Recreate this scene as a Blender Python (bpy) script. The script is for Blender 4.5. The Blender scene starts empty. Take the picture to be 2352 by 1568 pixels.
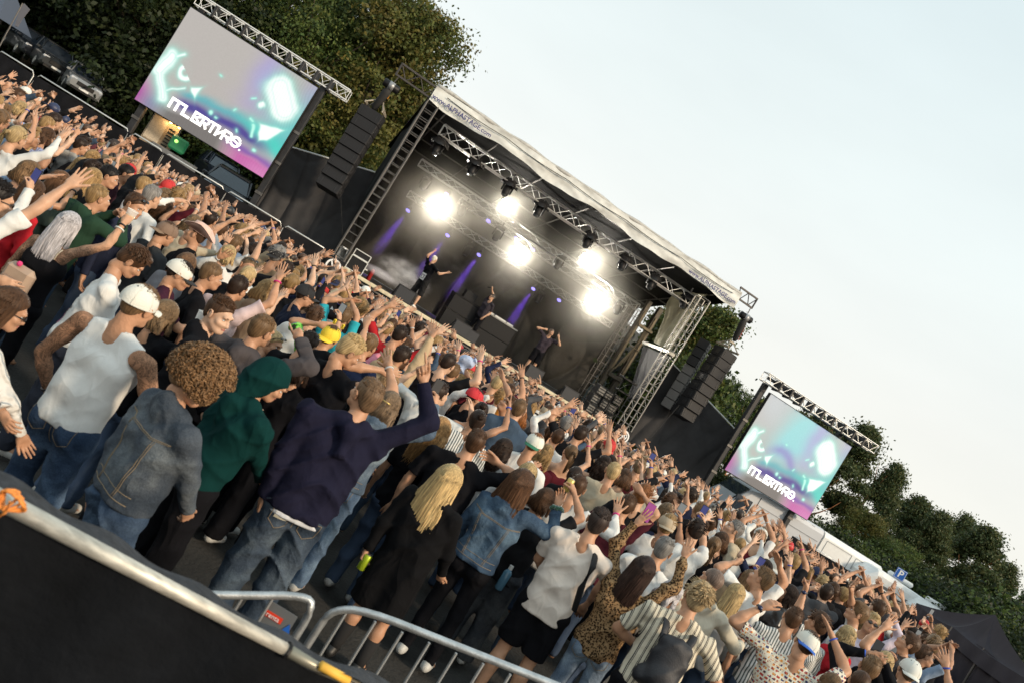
import bpy, math, random, time
import numpy as np
from mathutils import Vector, Matrix, Euler
T0 = time.time()
RNG = np.random.default_rng(11)
random.seed(5)
SC = bpy.context.scene
COL = SC.collection

# ------------------------------------------------------------------ camera
# measurements are in a 2352 x 1568 view of the photograph
FPX = 1829.0
ROLL = math.radians(31.5)
CAMZ = 2.6
cr, sr = math.cos(ROLL), math.sin(ROLL)
cam_d = bpy.data.cameras.new('camera')
cam = bpy.data.objects.new('camera', cam_d)
COL.objects.link(cam)
cam.location = (0, 0, CAMZ)
cam.rotation_euler = (Matrix.Rotation(math.radians(90), 4, 'X') @ Matrix.Rotation(ROLL, 4, 'Z')).to_euler()
cam_d.sensor_width = 36.0
cam_d.lens = FPX / 2352 * 36.0
cam_d.clip_start = 0.1
cam_d.clip_end = 2000
cam_d.dof.use_dof = True
cam_d.dof.focus_distance = 11.0
cam_d.dof.aperture_fstop = 2.8
SC.camera = cam

# ------------------------------------------------------------------ world, sun, exposure
SUN_EL, SUN_AZ = 24.0, 122.0      # degrees; azimuth clockwise from +Y (view direction)
w = bpy.data.worlds.new('World')
SC.world = w
w.use_nodes = True
wn = w.node_tree
wn.nodes.clear()
w_out = wn.nodes.new('ShaderNodeOutputWorld')
w_bg = wn.nodes.new('ShaderNodeBackground')
w_sky = wn.nodes.new('ShaderNodeTexSky')
w_sky.sky_type = 'NISHITA'
w_sky.sun_disc = False
w_sky.sun_elevation = math.radians(SUN_EL)
w_sky.sun_rotation = math.radians(SUN_AZ)
w_sky.air_density = 1.0
w_sky.dust_density = 2.5
w_sky.ozone_density = 1.0
# thin bright veil of cloud over the whole sky: a pale flat tint mixed over the blue
w_mix = wn.nodes.new('ShaderNodeMix')
w_mix.data_type = 'RGBA'
w_mix.inputs[0].default_value = 0.74
wn.links.new(w_sky.outputs[0], w_mix.inputs[6])
w_tc = wn.nodes.new('ShaderNodeTexCoord')
w_sep = wn.nodes.new('ShaderNodeSeparateXYZ')
wn.links.new(w_tc.outputs['Generated'], w_sep.inputs[0])
w_ramp = wn.nodes.new('ShaderNodeValToRGB')      # the veil is cream near the horizon, pale blue higher up, all the way round
e_ = w_ramp.color_ramp.elements
e_[0].position = 0.0; e_[0].color = (1.04, 1.01, .93, 1)
e_[1].position = 1.0; e_[1].color = (.72, .90, .94, 1)
for p_, c_ in ((.16, (1.03, 1.02, .95)), (.34, (.98, 1.05, 1.01)), (.58, (.84, .97, .98))):
	x_ = e_.new(p_); x_.color = (*c_, 1)
wn.links.new(w_sep.outputs[2], w_ramp.inputs[0])
w_sc = wn.nodes.new('ShaderNodeVectorMath'); w_sc.operation = 'SCALE'; w_sc.inputs['Scale'].default_value = 10.6
w_nz = wn.nodes.new('ShaderNodeTexNoise')
w_nz.inputs['Scale'].default_value = 2.6
w_nz.inputs['Detail'].default_value = 5
w_mp = wn.nodes.new('ShaderNodeMapping')
w_mp.inputs['Scale'].default_value = (1, 1, 3.0)
wn.links.new(w_tc.outputs['Generated'], w_mp.inputs[0])
wn.links.new(w_mp.outputs[0], w_nz.inputs['Vector'])
w_mr = wn.nodes.new('ShaderNodeMapRange')
w_mr.inputs[1].default_value = .3
w_mr.inputs[2].default_value = .7
w_mr.inputs[3].default_value = 10.5
w_mr.inputs[4].default_value = 11.3
wn.links.new(w_nz.outputs[0], w_mr.inputs[0])
wn.links.new(w_mr.outputs[0], w_sc.inputs['Scale'])
wn.links.new(w_ramp.outputs[0], w_sc.inputs[0])
wn.links.new(w_sc.outputs[0], w_mix.inputs[7])
wn.links.new(w_mix.outputs[2], w_bg.inputs['Color'])
w_bg.inputs['Strength'].default_value = 0.10
wn.links.new(w_bg.outputs[0], w_out.inputs[0])
sun_d = bpy.data.lights.new('sun', 'SUN')
sun_d.energy = 3.2
sun_d.angle = math.radians(7)
sun_d.color = (1.0, 0.80, 0.58)
sun = bpy.data.objects.new('sun', sun_d)
COL.objects.link(sun)
_az, _el = math.radians(SUN_AZ), math.radians(SUN_EL)
sdir = Vector((math.sin(_az) * math.cos(_el), math.cos(_az) * math.cos(_el), math.sin(_el)))
sun.rotation_euler = sdir.to_track_quat('Z', 'Y').to_euler()
vs = SC.view_settings
vs.view_transform = 'Standard'
vs.look = 'None'
vs.exposure = 0.08
vs.gamma = 1.0
vs.use_curve_mapping = False
cy = SC.cycles
cy.use_denoising = True
try:
	cy.denoiser = 'OPENIMAGEDENOISE'
except Exception:
	pass
cy.max_bounces = 5
cy.diffuse_bounces = 3
cy.glossy_bounces = 2
cy.transmission_bounces = 3
cy.volume_bounces = 2
cy.transparent_max_bounces = 6
cy.volume_step_rate = 2.0
cy.volume_max_steps = 96
cy.caustics_reflective = False
cy.caustics_refractive = False
cy.sample_clamp_indirect = 4.0

def uv(px, py):
	dx, dy = px - 1176.0, py - 784.0
	return dx * cr + dy * sr, dx * sr - dy * cr

def drape_hits(o, pts, side=-1, lift=.004):
	from mathutils.bvhtree import BVHTree
	me = o.data
	if o.name not in BVHS:
		BVHS[o.name] = BVHTree.FromPolygons([v.co[:] for v in me.vertices], [p.vertices[:] for p in me.polygons])
	b = BVHS[o.name]
	out = []
	for x, z in pts:
		h = b.ray_cast(Vector((x, side * 1.2, z)), Vector((0, -side, 0)))
		if h[0] is None:
			continue
		out.append(np.array(h[0]) + np.array([0, side * lift, 0]))
	return out

BVHS = {}

def at(px, py, Y):
	"""pixel of the 2352-wide photograph at distance Y in front of the camera -> world point"""
	u, v = uv(px, py)
	return Vector((u * Y / FPX, Y, CAMZ + v * Y / FPX))

def atz(px, py, z):
	u, v = uv(px, py)
	Y = (z - CAMZ) * FPX / v
	return Vector((u * Y / FPX, Y, z))

SLOPE = .02      # the ground rises slightly to the right

def rise(y):
	y = np.asarray(y, float)
	t = np.clip((y - 5.2) / 4.5, 0, 1)
	f = np.clip((y - 14) / 8, 0, 1)
	return .24 * t * t * (3 - 2 * t) - .36 * f * f * (3 - 2 * f)

def gslope(x, y):
	x, y = np.asarray(x, float), np.asarray(y, float)
	f = np.clip((y - 14) / 8, 0, 1)
	return SLOPE * np.clip(x, -30, 30) * np.where(x > 0, 1 - 1.15 * f, 1)

def gz(x, y=0.0):
	return float(gslope(x, y)) + float(rise(y))

def yof(px, py, h):
	u, v = uv(px, py)
	Y = 6.0
	for _ in range(30):
		Y = .5 * Y + .5 * (CAMZ - h - float(rise(Y))) * FPX / (-v + SLOPE * u)
	return Y

def proj(p):
	u, v = p[0] / p[1] * FPX, (p[2] - CAMZ) / p[1] * FPX
	return u * cr + v * sr + 1176.0, u * sr - v * cr + 784.0

# ------------------------------------------------------------------ materials
MATS = {}

def mat(name, color=(.5, .5, .5), rough=.6, metal=0.0, noise=0.0, nscale=8.0, bump=0.0, bscale=60.0, objcol=False,
		emit=None, estr=1.0, attr=None, spec=0.5, coat=0.0, sheen=0.0, alpha=None, trans=0.0, stretch=None, facrand=0.0,
		attr_mul=False):
	if name in MATS:
		return MATS[name]
	m = bpy.data.materials.new(name)
	m.use_nodes = True
	nt = m.node_tree
	N, L = nt.nodes, nt.links
	b = N['Principled BSDF']
	b.inputs['Base Color'].default_value = (*color, 1)
	b.inputs['Roughness'].default_value = rough
	b.inputs['Metallic'].default_value = metal
	b.inputs['Specular IOR Level'].default_value = spec
	b.inputs['Coat Weight'].default_value = coat
	b.inputs['Sheen Weight'].default_value = sheen
	if trans:
		b.inputs['Transmission Weight'].default_value = trans
	if alpha is not None:
		b.inputs['Alpha'].default_value = alpha
	src = None
	if objcol:
		oi = N.new('ShaderNodeObjectInfo')
		src = oi.outputs['Color']
	if attr:
		at_ = N.new('ShaderNodeAttribute')
		at_.attribute_name = attr
		if src is not None:
			mx = N.new('ShaderNodeMix'); mx.data_type = 'RGBA'; mx.blend_type = 'MULTIPLY'
			mx.inputs[0].default_value = 1.0
			L.new(src, mx.inputs[6]); L.new(at_.outputs['Color'], mx.inputs[7])
			src = mx.outputs[2]
		else:
			src = at_.outputs['Color']
	tc = N.new('ShaderNodeTexCoord')
	vec = tc.outputs['Object']
	if stretch:
		mp = N.new('ShaderNodeMapping'); mp.inputs['Scale'].default_value = stretch
		L.new(vec, mp.inputs[0]); vec = mp.outputs[0]
	if noise > 0:
		nz = N.new('ShaderNodeTexNoise'); nz.inputs['Scale'].default_value = nscale
		nz.inputs['Detail'].default_value = 5.0
		L.new(vec, nz.inputs['Vector'])
		mr = N.new('ShaderNodeMapRange')
		mr.inputs[1].default_value = 0.3; mr.inputs[2].default_value = 0.7
		mr.inputs[3].default_value = 1 - noise; mr.inputs[4].default_value = 1 + noise
		L.new(nz.outputs[0], mr.inputs[0])
		vm = N.new('ShaderNodeVectorMath'); vm.operation = 'SCALE'
		if src is not None:
			L.new(src, vm.inputs[0])
		else:
			vm.inputs[0].default_value = color
		L.new(mr.outputs[0], vm.inputs['Scale'])
		src = vm.outputs[0]
	if src is not None:
		L.new(src, b.inputs['Base Color'])
	if bump > 0:
		nb = N.new('ShaderNodeTexNoise'); nb.inputs['Scale'].default_value = bscale
		nb.inputs['Detail'].default_value = 4.0
		L.new(vec, nb.inputs['Vector'])
		bp = N.new('ShaderNodeBump'); bp.inputs['Strength'].default_value = bump
		bp.inputs['Distance'].default_value = 0.02
		L.new(nb.outputs[0], bp.inputs['Height'])
		L.new(bp.outputs[0], b.inputs['Normal'])
	if emit is not None:
		b.inputs['Emission Color'].default_value = (*emit, 1)
		b.inputs['Emission Strength'].default_value = estr
	MATS[name] = m
	return m

# ------------------------------------------------------------------ geometry container
class Geo:
	def __init__(s):
		s.V, s.Q, s.T, s.mq, s.mt, s.C, s.n = [], [], [], [], [], [], 0

	def add(s, V, Q=None, T=None, m=0, c=None):
		V = np.asarray(V, float).reshape(-1, 3)
		if Q is not None and len(Q):
			Q = np.asarray(Q, np.int64).reshape(-1, 4)
			s.Q.append(Q + s.n); s.mq.append(np.full(len(Q), m) if np.isscalar(m) else np.asarray(m))
		if T is not None and len(T):
			T = np.asarray(T, np.int64).reshape(-1, 3)
			s.T.append(T + s.n); s.mt.append(np.full(len(T), m) if np.isscalar(m) else np.asarray(m)[:len(T)])
		s.V.append(V)
		if c is None:
			c = (1, 1, 1)
		c = np.asarray(c, float)
		s.C.append(np.broadcast_to(c, (len(V), 3)).copy() if c.ndim == 1 else c)
		s.n += len(V)
		return s

	def arrays(s):
		V = np.concatenate(s.V) if s.V else np.zeros((0, 3))
		Q = np.concatenate(s.Q) if s.Q else np.zeros((0, 4), np.int64)
		T = np.concatenate(s.T) if s.T else np.zeros((0, 3), np.int64)
		mq = np.concatenate(s.mq) if s.mq else np.zeros(0, int)
		mt = np.concatenate(s.mt) if s.mt else np.zeros(0, int)
		C = np.concatenate(s.C) if s.C else np.zeros((0, 3))
		return V, Q, T, mq, mt, C

	def merge(s, g, M=None, m_off=0, c=None, cm=None):
		V, Q, T, mq, mt, C = g.arrays()
		if M is not None:
			M = np.asarray(M)
			V = V @ M[:3, :3].T + M[:3, 3]
		if len(Q):
			s.Q.append(Q + s.n); s.mq.append(mq + m_off)
		if len(T):
			s.T.append(T + s.n); s.mt.append(mt + m_off)
		s.V.append(V)
		s.C.append(C * np.asarray(cm) if cm is not None else (np.broadcast_to(np.asarray(c, float), V.shape).copy() if c is not None else C))
		s.n += len(V)
		return s

	def mesh(s, name, mats, smooth=False, color=False, off=None):
		V, Q, T, mq, mt, C = s.arrays()
		if off is not None:
			V = V - np.asarray(off)
		me = bpy.data.meshes.new(name)
		nq, ntt = len(Q), len(T)
		me.vertices.add(len(V))
		me.vertices.foreach_set('co', V.astype(np.float32).ravel())
		me.loops.add(nq * 4 + ntt * 3)
		me.loops.foreach_set('vertex_index', np.concatenate([Q.ravel(), T.ravel()]).astype(np.int32))
		me.polygons.add(nq + ntt)
		ls = np.concatenate([np.arange(nq) * 4, nq * 4 + np.arange(ntt) * 3]).astype(np.int32)
		me.polygons.foreach_set('loop_start', ls)
		me.polygons.foreach_set('material_index', np.concatenate([mq, mt]).astype(np.int32))
		me.polygons.foreach_set('use_smooth', np.full(nq + ntt, bool(smooth)))
		if not isinstance(mats, (list, tuple)):
			mats = [mats]
		for m in mats:
			me.materials.append(m)
		if color:
			a = me.color_attributes.new('Col', 'FLOAT_COLOR', 'POINT')
			a.data.foreach_set('color', np.concatenate([C, np.ones((len(C), 1))], 1).astype(np.float32).ravel())
		me.update()
		return me

CUBE_V = np.array([[x, y, z] for x in (-.5, .5) for y in (-.5, .5) for z in (-.5, .5)])
CUBE_Q = np.array([[0, 1, 3, 2], [4, 6, 7, 5], [0, 4, 5, 1], [2, 3, 7, 6], [0, 2, 6, 4], [1, 5, 7, 3]])

def rotz(a):
	c, s = math.cos(a), math.sin(a)
	return np.array([[c, -s, 0], [s, c, 0], [0, 0, 1.0]])

def basis(d, up=(0, 0, 1)):
	"""rotation with Z along d"""
	d = np.asarray(d, float); d = d / (np.linalg.norm(d) + 1e-12)
	up = np.asarray(up, float)
	if abs(np.dot(d, up)) > .97:
		up = np.array([0, 1.0, 0]) if abs(d[1]) < .9 else np.array([1.0, 0, 0])
	x = np.cross(up, d); x /= np.linalg.norm(x)
	y = np.cross(d, x)
	return np.stack([x, y, d], 1)

def g_box(g, c, s, R=None, m=0, taper=None, bev=0.0, col=None):
	c, s = np.asarray(c, float), np.asarray(s, float)
	if bev <= 0:
		V = CUBE_V * s
		if taper:
			V = V.copy(); top = V[:, 2] > 0; V[top, :2] *= taper
		Q = CUBE_Q
		T = None
	else:
		h = s / 2; b = min(bev, h.min() * .9)
		V = []
		for sx in (-1, 1):
			for sy in (-1, 1):
				for sz in (-1, 1):
					V += [(sx * h[0], sy * (h[1] - b), sz * (h[2] - b)), (sx * (h[0] - b), sy * h[1], sz * (h[2] - b)), (sx * (h[0] - b), sy * (h[1] - b), sz * h[2])]
		V = np.array(V)

		def i(a, b_, c_, k): return ((a * 2 + b_) * 2 + c_) * 3 + k
		Q = [[i(0, 0, 0, 0), i(0, 0, 1, 0), i(0, 1, 1, 0), i(0, 1, 0, 0)], [i(1, 0, 0, 0), i(1, 1, 0, 0), i(1, 1, 1, 0), i(1, 0, 1, 0)],
			 [i(0, 0, 0, 1), i(1, 0, 0, 1), i(1, 0, 1, 1), i(0, 0, 1, 1)], [i(0, 1, 0, 1), i(0, 1, 1, 1), i(1, 1, 1, 1), i(1, 1, 0, 1)],
			 [i(0, 0, 0, 2), i(0, 1, 0, 2), i(1, 1, 0, 2), i(1, 0, 0, 2)], [i(0, 0, 1, 2), i(1, 0, 1, 2), i(1, 1, 1, 2), i(0, 1, 1, 2)]]
		for a in (0, 1):
			for b_ in (0, 1):
				Q += [[i(a, b_, 0, 0), i(a, b_, 0, 1), i(a, b_, 1, 1), i(a, b_, 1, 0)],
					  [i(a, 0, b_, 0), i(a, 0, b_, 2), i(a, 1, b_, 2), i(a, 1, b_, 0)],
					  [i(0, a, b_, 1), i(0, a, b_, 2), i(1, a, b_, 2), i(1, a, b_, 1)]]
		T = [[i(a, b_, c_, 0), i(a, b_, c_, 1), i(a, b_, c_, 2)] for a in (0, 1) for b_ in (0, 1) for c_ in (0, 1)]
	if R is not None:
		V = V @ np.asarray(R)[:3, :3].T
	g.add(V + c, Q, T, m, col)
	return g

def g_tube(g, pts, r, n=8, m=0, caps=True, flat=1.0, col=None, up=(0, 0, 1)):
	pts = np.asarray(pts, float)
	k = len(pts)
	r = np.broadcast_to(np.asarray(r, float), (k,))
	V = []
	ang = np.arange(n) / n * 2 * math.pi
	for i in range(k):
		d = pts[min(i + 1, k - 1)] - pts[max(i - 1, 0)]
		B = basis(d, up)
		V.append(pts[i] + (np.cos(ang)[:, None] * B[:, 0] + np.sin(ang)[:, None] * B[:, 1] * flat) * r[i])
	V = np.concatenate(V)
	a = np.arange(n); b = (a + 1) % n
	Q = np.concatenate([np.stack([a + i * n, b + i * n, b + (i + 1) * n, a + (i + 1) * n], 1) for i in range(k - 1)])
	T = None
	if caps:
		T = [[0, j + 1, j] for j in range(1, n - 1)] + [[(k - 1) * n, (k - 1) * n + j, (k - 1) * n + j + 1] for j in range(1, n - 1)]
	g.add(V, Q, T, m, col)
	return g

def g_grid(g, P, m=0, col=None, close=False):
	"""P (a,b,3) grid of points -> quads"""
	a, b = P.shape[:2]
	I = np.arange(a * b).reshape(a, b)
	Q = np.stack([I[:-1, :-1], I[1:, :-1], I[1:, 1:], I[:-1, 1:]], -1).reshape(-1, 4)
	g.add(P.reshape(-1, 3), Q, None, m, col)
	return g

def g_ell(g, c, r, n=12, k=8, m=0, R=None, col=None):
	th = np.linspace(0, math.pi, k + 1); ph = np.arange(n) / n * 2 * math.pi
	P = np.stack([np.sin(th)[:, None] * np.cos(ph), np.sin(th)[:, None] * np.sin(ph), np.cos(th)[:, None] * np.ones(n)], -1) * np.asarray(r)
	if R is not None:
		P = P @ np.asarray(R)[:3, :3].T
	P = P + np.asarray(c, float)
	I = np.arange((k + 1) * n).reshape(k + 1, n)
	J = np.roll(I, -1, 1)
	Q = np.stack([I[:-1], I[1:], J[1:], J[:-1]], -1).reshape(-1, 4)
	g.add(P.reshape(-1, 3), Q, None, m, col)
	return g

# ------------------------------------------------------------------ objects
def obj(name, me, parent=None, loc=None, M=None, color=None):
	o = bpy.data.objects.new(name, me)
	COL.objects.link(o)
	if M is not None:
		o.matrix_world = Matrix(M.tolist()) if isinstance(M, np.ndarray) else M
	elif loc is not None:
		o.location = loc
	if parent is not None:
		o.parent = parent
		if loc is None and M is None or True:
			o.matrix_parent_inverse = PINV.get(parent.name, Matrix.Identity(4))
	if color is not None:
		o.color = (*color, 1)
	return o

PINV = {}

def thing(name, label, cat, loc=(0, 0, 0), rz=0.0, group=None):
	o = bpy.data.objects.new(name, None)
	COL.objects.link(o)
	o.location = loc
	o.rotation_euler = (0, 0, rz)
	o['label'] = label
	o['category'] = cat
	if group:
		o['group'] = group
	PINV[o.name] = (Matrix.Translation(Vector(loc)) @ Matrix.Rotation(rz, 4, 'Z')).inverted()
	o.empty_display_size = .2
	return o

def tag(o, label, cat, group=None, kind=None):
	o['label'] = label
	if cat:
		o['category'] = cat
	if group:
		o['group'] = group
	if kind:
		o['kind'] = kind
	return o

def part(name, g, mats, parent, smooth=False, color=False, oc=None, label=None, kind=None, M=None):
	"""mesh part given in world coordinates under a thing; sub-parts give the part as parent"""
	me = g.mesh(name, mats, smooth, color)
	o = obj(name, me, parent, M=M, color=oc)
	if label:
		o['label'] = label
	if kind:
		o['kind'] = kind
	return o

def struct(name, g, mats, smooth=False, color=False, kind='structure', label=None, cat=None):
	o = obj(name, g.mesh(name, mats, smooth, color))
	o['kind'] = kind
	if label:
		o['label'] = label
	if cat:
		o['category'] = cat
	return o

BARS = {}

def bar(name, p0, p1, r, m, parent, n=6):
	"""straight round bar, sharing one unit mesh per material"""
	key = (m.name, n)
	if key not in BARS:
		g = Geo(); g_tube(g, [(0, 0, 0), (0, 0, 1)], 1.0, n)
		BARS[key] = g.mesh('bar', m, smooth=False)
	p0, p1 = np.asarray(p0, float), np.asarray(p1, float)
	B = basis(p1 - p0)
	L = np.linalg.norm(p1 - p0)
	M = np.eye(4); M[:3, 0] = B[:, 0] * r; M[:3, 1] = B[:, 1] * r; M[:3, 2] = B[:, 2] * L; M[:3, 3] = p0
	return obj(name, BARS[key], parent, M=M)

def blockp(name, c, s, R, m, parent, bev=0.01):
	g = Geo(); g_box(g, c, s, R, bev=bev)
	return part(name, g, m, parent)

def text(name, s, size, m, M, parent, extrude=0.002, bold=0.0, align='CENTER', shear=0.0):
	c = bpy.data.curves.new(name, 'FONT')
	c.body = s
	c.size = size
	c.extrude = extrude
	c.offset = bold
	c.align_x = align
	c.align_y = 'CENTER'
	c.shear = shear
	c.resolution_u = 3
	tmp = bpy.data.objects.new('tmp', c)
	me = bpy.data.meshes.new_from_object(tmp)
	bpy.data.objects.remove(tmp)
	me.materials.clear()
	me.materials.append(m)
	me.name = name
	o = obj(name, me, parent, M=M)
	return o

def frame4(o, x, y, z=None):
	"""matrix with X axis x, Y axis y at origin o"""
	x = np.asarray(x, float); x = x / np.linalg.norm(x)
	y = np.asarray(y, float); y = y / np.linalg.norm(y)
	z = np.cross(x, y)
	M = np.eye(4); M[:3, 0] = x; M[:3, 1] = y; M[:3, 2] = z; M[:3, 3] = o
	return M

def fbm(x, y, z=0.0, s=0):
	"""cheap smooth pseudo noise, about -1..1"""
	a = np.sin(x * 1.7 + 1.3 * np.sin(y * 1.1 + s) + s) + np.sin(y * 2.3 + 1.7 * np.sin(z * 1.3 + x * .7) + 2 * s)
	b = np.sin(x * 3.9 + 2.1 * np.sin(y * 3.1 + z) + 3 * s) + np.sin(z * 4.3 + y * 3.3 + 1.9 * np.sin(x * 2.9) + s)
	return a * .33 + b * .17
# ------------------------------------------------------------------ palette
ALU = mat('aluminium truss tube', (.62, .62, .60), .38, .85, noise=.12, nscale=5)
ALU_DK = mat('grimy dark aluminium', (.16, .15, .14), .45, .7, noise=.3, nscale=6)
STEEL_BK = mat('black painted steel', (.025, .025, .027), .5, .2, noise=.3, nscale=5)
GALV = mat('galvanised steel', (.50, .52, .53), .42, .75, noise=.22, nscale=14, bump=.15, bscale=90)
BLACKCLOTH = mat('black stage cloth', (.012, .012, .013), .85, noise=.35, nscale=2.0, bump=.5, bscale=9, spec=.15)
GREYCLOTH = mat('dark grey drape', (.052, .051, .053), .8, noise=.25, nscale=1.2, bump=.5, bscale=5, spec=.2)
WHITE = mat('white paint', (.78, .78, .76), .45, noise=.04, nscale=3)
BLACKPL = mat('black plastic', (.008, .008, .009), .5, spec=.3)
GRILLE = mat('speaker grille', (.010, .010, .012), .7, noise=.25, nscale=60)
RUBBER = mat('rubber', (.02, .02, .02), .8)
RED = mat('red webbing', (.55, .03, .03), .6)
ORANGE = mat('orange strap', (.75, .30, .03), .6)
WOODEDGE = mat('pale stage edge', (.62, .55, .38), .55, noise=.2, nscale=6)
FLOORM = mat('dark stage floor', (.030, .028, .026), .5, noise=.3, nscale=3, bump=.1)
TARP = mat('white grimy tarpaulin', (.60, .62, .60), .55, noise=.14, nscale=3.5, bump=.15, bscale=5)
INKBLUE = mat('navy lettering', (.03, .035, .16), .6)
WHITEPRINT = mat('white print', (.8, .8, .8), .7)

# ------------------------------------------------------------------ ground
g = Geo()
xs = np.concatenate([np.linspace(-900, -40, 12), np.linspace(-38, 38, 77), np.linspace(40, 900, 12)])
ys = np.concatenate([[-60, -20], np.linspace(-10, 80, 91), np.linspace(90, 1500, 14)])
X, Y = np.meshgrid(xs, ys, indexing='ij')
bankL = np.clip((-X - 13 + (Y - 26) * .1) / 7, 0, 1) * np.clip((Y - 27) / 10, 0, 1) * 1.3
bankR = np.clip((Y - 34) / 22, 0, 1) * np.clip((X - 14) / 8, 0, 1) * 2.2 * 0
Z = -0.0 + bankL + .03 * fbm(X * .6, Y * .6)
Z = Z - .03 + gslope(X, Y) + rise(Y)
g_grid(g, np.stack([X, Y, Z], -1))
GROUND = mat('trodden gravel ground', (.030, .029, .027), .9, noise=.4, nscale=2.2, bump=.7, bscale=30)
struct('ground', g, GROUND, smooth=True)
GRASS = mat('dull lawn', (.035, .055, .02), .9, noise=.4, nscale=3, bump=.6, bscale=40)
g = Geo()
X, Y = np.meshgrid(np.linspace(-60, -9, 60), np.linspace(27.5, 70, 40), indexing='ij')
Z = np.clip((-X - 13 + (Y - 26) * .1) / 7, 0, 1) * np.clip((Y - 27) / 10, 0, 1) * 1.3 + .03 * fbm(X * .6, Y * .6) + .02 + gslope(X, Y) + rise(Y)
g_grid(g, np.stack([X, Y, Z], -1))
struct('lawn', g, GRASS, smooth=True)
g = Geo()
X, Y = np.meshgrid(np.linspace(12, 90, 50), np.linspace(38, 120, 40), indexing='ij')
g_grid(g, np.stack([X, Y, .03 * fbm(X * .6, Y * .6) + .02 + gslope(X, Y) + rise(Y)], -1))
struct('verge', g, GRASS, smooth=True)

# ------------------------------------------------------------------ stage frame
YAW = math.radians(17.0)
SX = np.array([math.cos(YAW), math.sin(YAW), 0.0])     # along the front edge, to the right
SY = np.array([-math.sin(YAW), math.cos(YAW), 0.0])    # away from the audience
SO = np.array([-6.6, 27.7, 0.0])
RS = np.stack([SX, SY, [0, 0, 1.0]], 1)
FZ = 1.75       # stage floor
EZ = np.array([0, 0, 1.0])

def S(a, b, z):
	return SO + SX * a + SY * b + EZ * z

def s_uv(px, py, b):
	"""point of the plane b metres behind the stage front seen at a pixel -> (a, z)"""
	u, v = uv(px, py)
	t = u / FPX
	a = (t * (SO[1] + SY[1] * b) - SO[0] - SY[0] * b) / (SX[0] - t * SX[1])
	p = S(a, b, 0)
	return a, CAMZ + v * p[1] / FPX

def sbox(g, a, b, z, s, bev=0.0, m=0, rz=0):
	return g_box(g, S(a, b, z), s, RS @ rotz(rz), m, bev=bev)

W = 12.8
stage = thing('stage', 'open air concert stage with dark floor, pale front edge and white letters on its skirt', 'stage', SO.tolist(), YAW)
g = Geo(); sbox(g, W / 2, 4.6, FZ - .05, (W, 9.0, .10)); part('deck', g, FLOORM, stage)
g = Geo(); sbox(g, W / 2, .07, FZ - .045, (W, .14, .12), .01); part('edge_board', g, WOODEDGE, stage)
g = Geo(); sbox(g, W / 2, .05, FZ - .20, (W, .05, .06), .01); part('front_rail', g, ALU_DK, stage)
g = Geo()
A, Zz = np.meshgrid(np.linspace(0, W, 130), np.linspace(0.0, FZ - .12, 10), indexing='ij')
P = S(0, 0, 0) + A[..., None] * SX + Zz[..., None] * EZ + (.10 + .02 * np.sin(A * 9) * (1.6 - Zz))[..., None] * SY
g_grid(g, P); part('skirt', g, BLACKCLOTH, stage, smooth=True)
# white letters of a large banner over the skirt: only strokes and round bowls can be made out
lets = Geo()

def stroke(a0, z0, a1, z1, wd):
	d = np.array([a1 - a0, 0, z1 - z0]); L = np.linalg.norm(d); ang = math.atan2(d[2], d[0])
	c, s_ = math.cos(ang), math.sin(ang)
	R = RS @ np.array([[c, 0, -s_], [0, 1, 0], [s_, 0, c]])
	g_box(lets, S((a0 + a1) / 2, .055 - .0011 * len(lets.V), (z0 + z1) / 2), (L, .006, wd), R)

def ring(a, z, r0, r1, n=28, dd=0.0, h=1.0):
	th = np.linspace(0, 2 * math.pi, n + 1)
	P = np.stack([np.stack([S(a + r * math.cos(t), .048 - dd, z + r * h * math.sin(t)) for t in th]) for r in (r0, r1)])
	g_grid(lets, P)
	g_grid(lets, P[::-1] + SY * .01)

for a0 in (3.95, 4.45, 5.3, 5.95):
	stroke(a0, .45, a0, 1.38, .24)
stroke(4.45, 1.2, 4.85, .5, .22)
stroke(5.3, 1.3, 5.75, 1.3, .18); stroke(5.3, .95, 5.7, .95, .18)
ring(6.9, .93, .22, .48, h=.95)
stroke(7.7, .45, 7.7, 1.38, .25); stroke(7.7, 1.3, 8.3, 1.3, .17); stroke(7.7, .55, 8.3, .55, .17)
stroke(8.7, .45, 8.7, 1.38, .24); stroke(8.7, .9, 9.2, 1.3, .22); stroke(8.7, .9, 9.2, .5, .22)
stroke(9.75, .45, 9.75, 1.38, .26)
ring(10.55, .93, .22, .48, h=.95)
ring(1.0, .98, .30, .48); ring(2.3, .98, .26, .46)
part('banner_lettering', lets, WHITEPRINT, stage)
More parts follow.
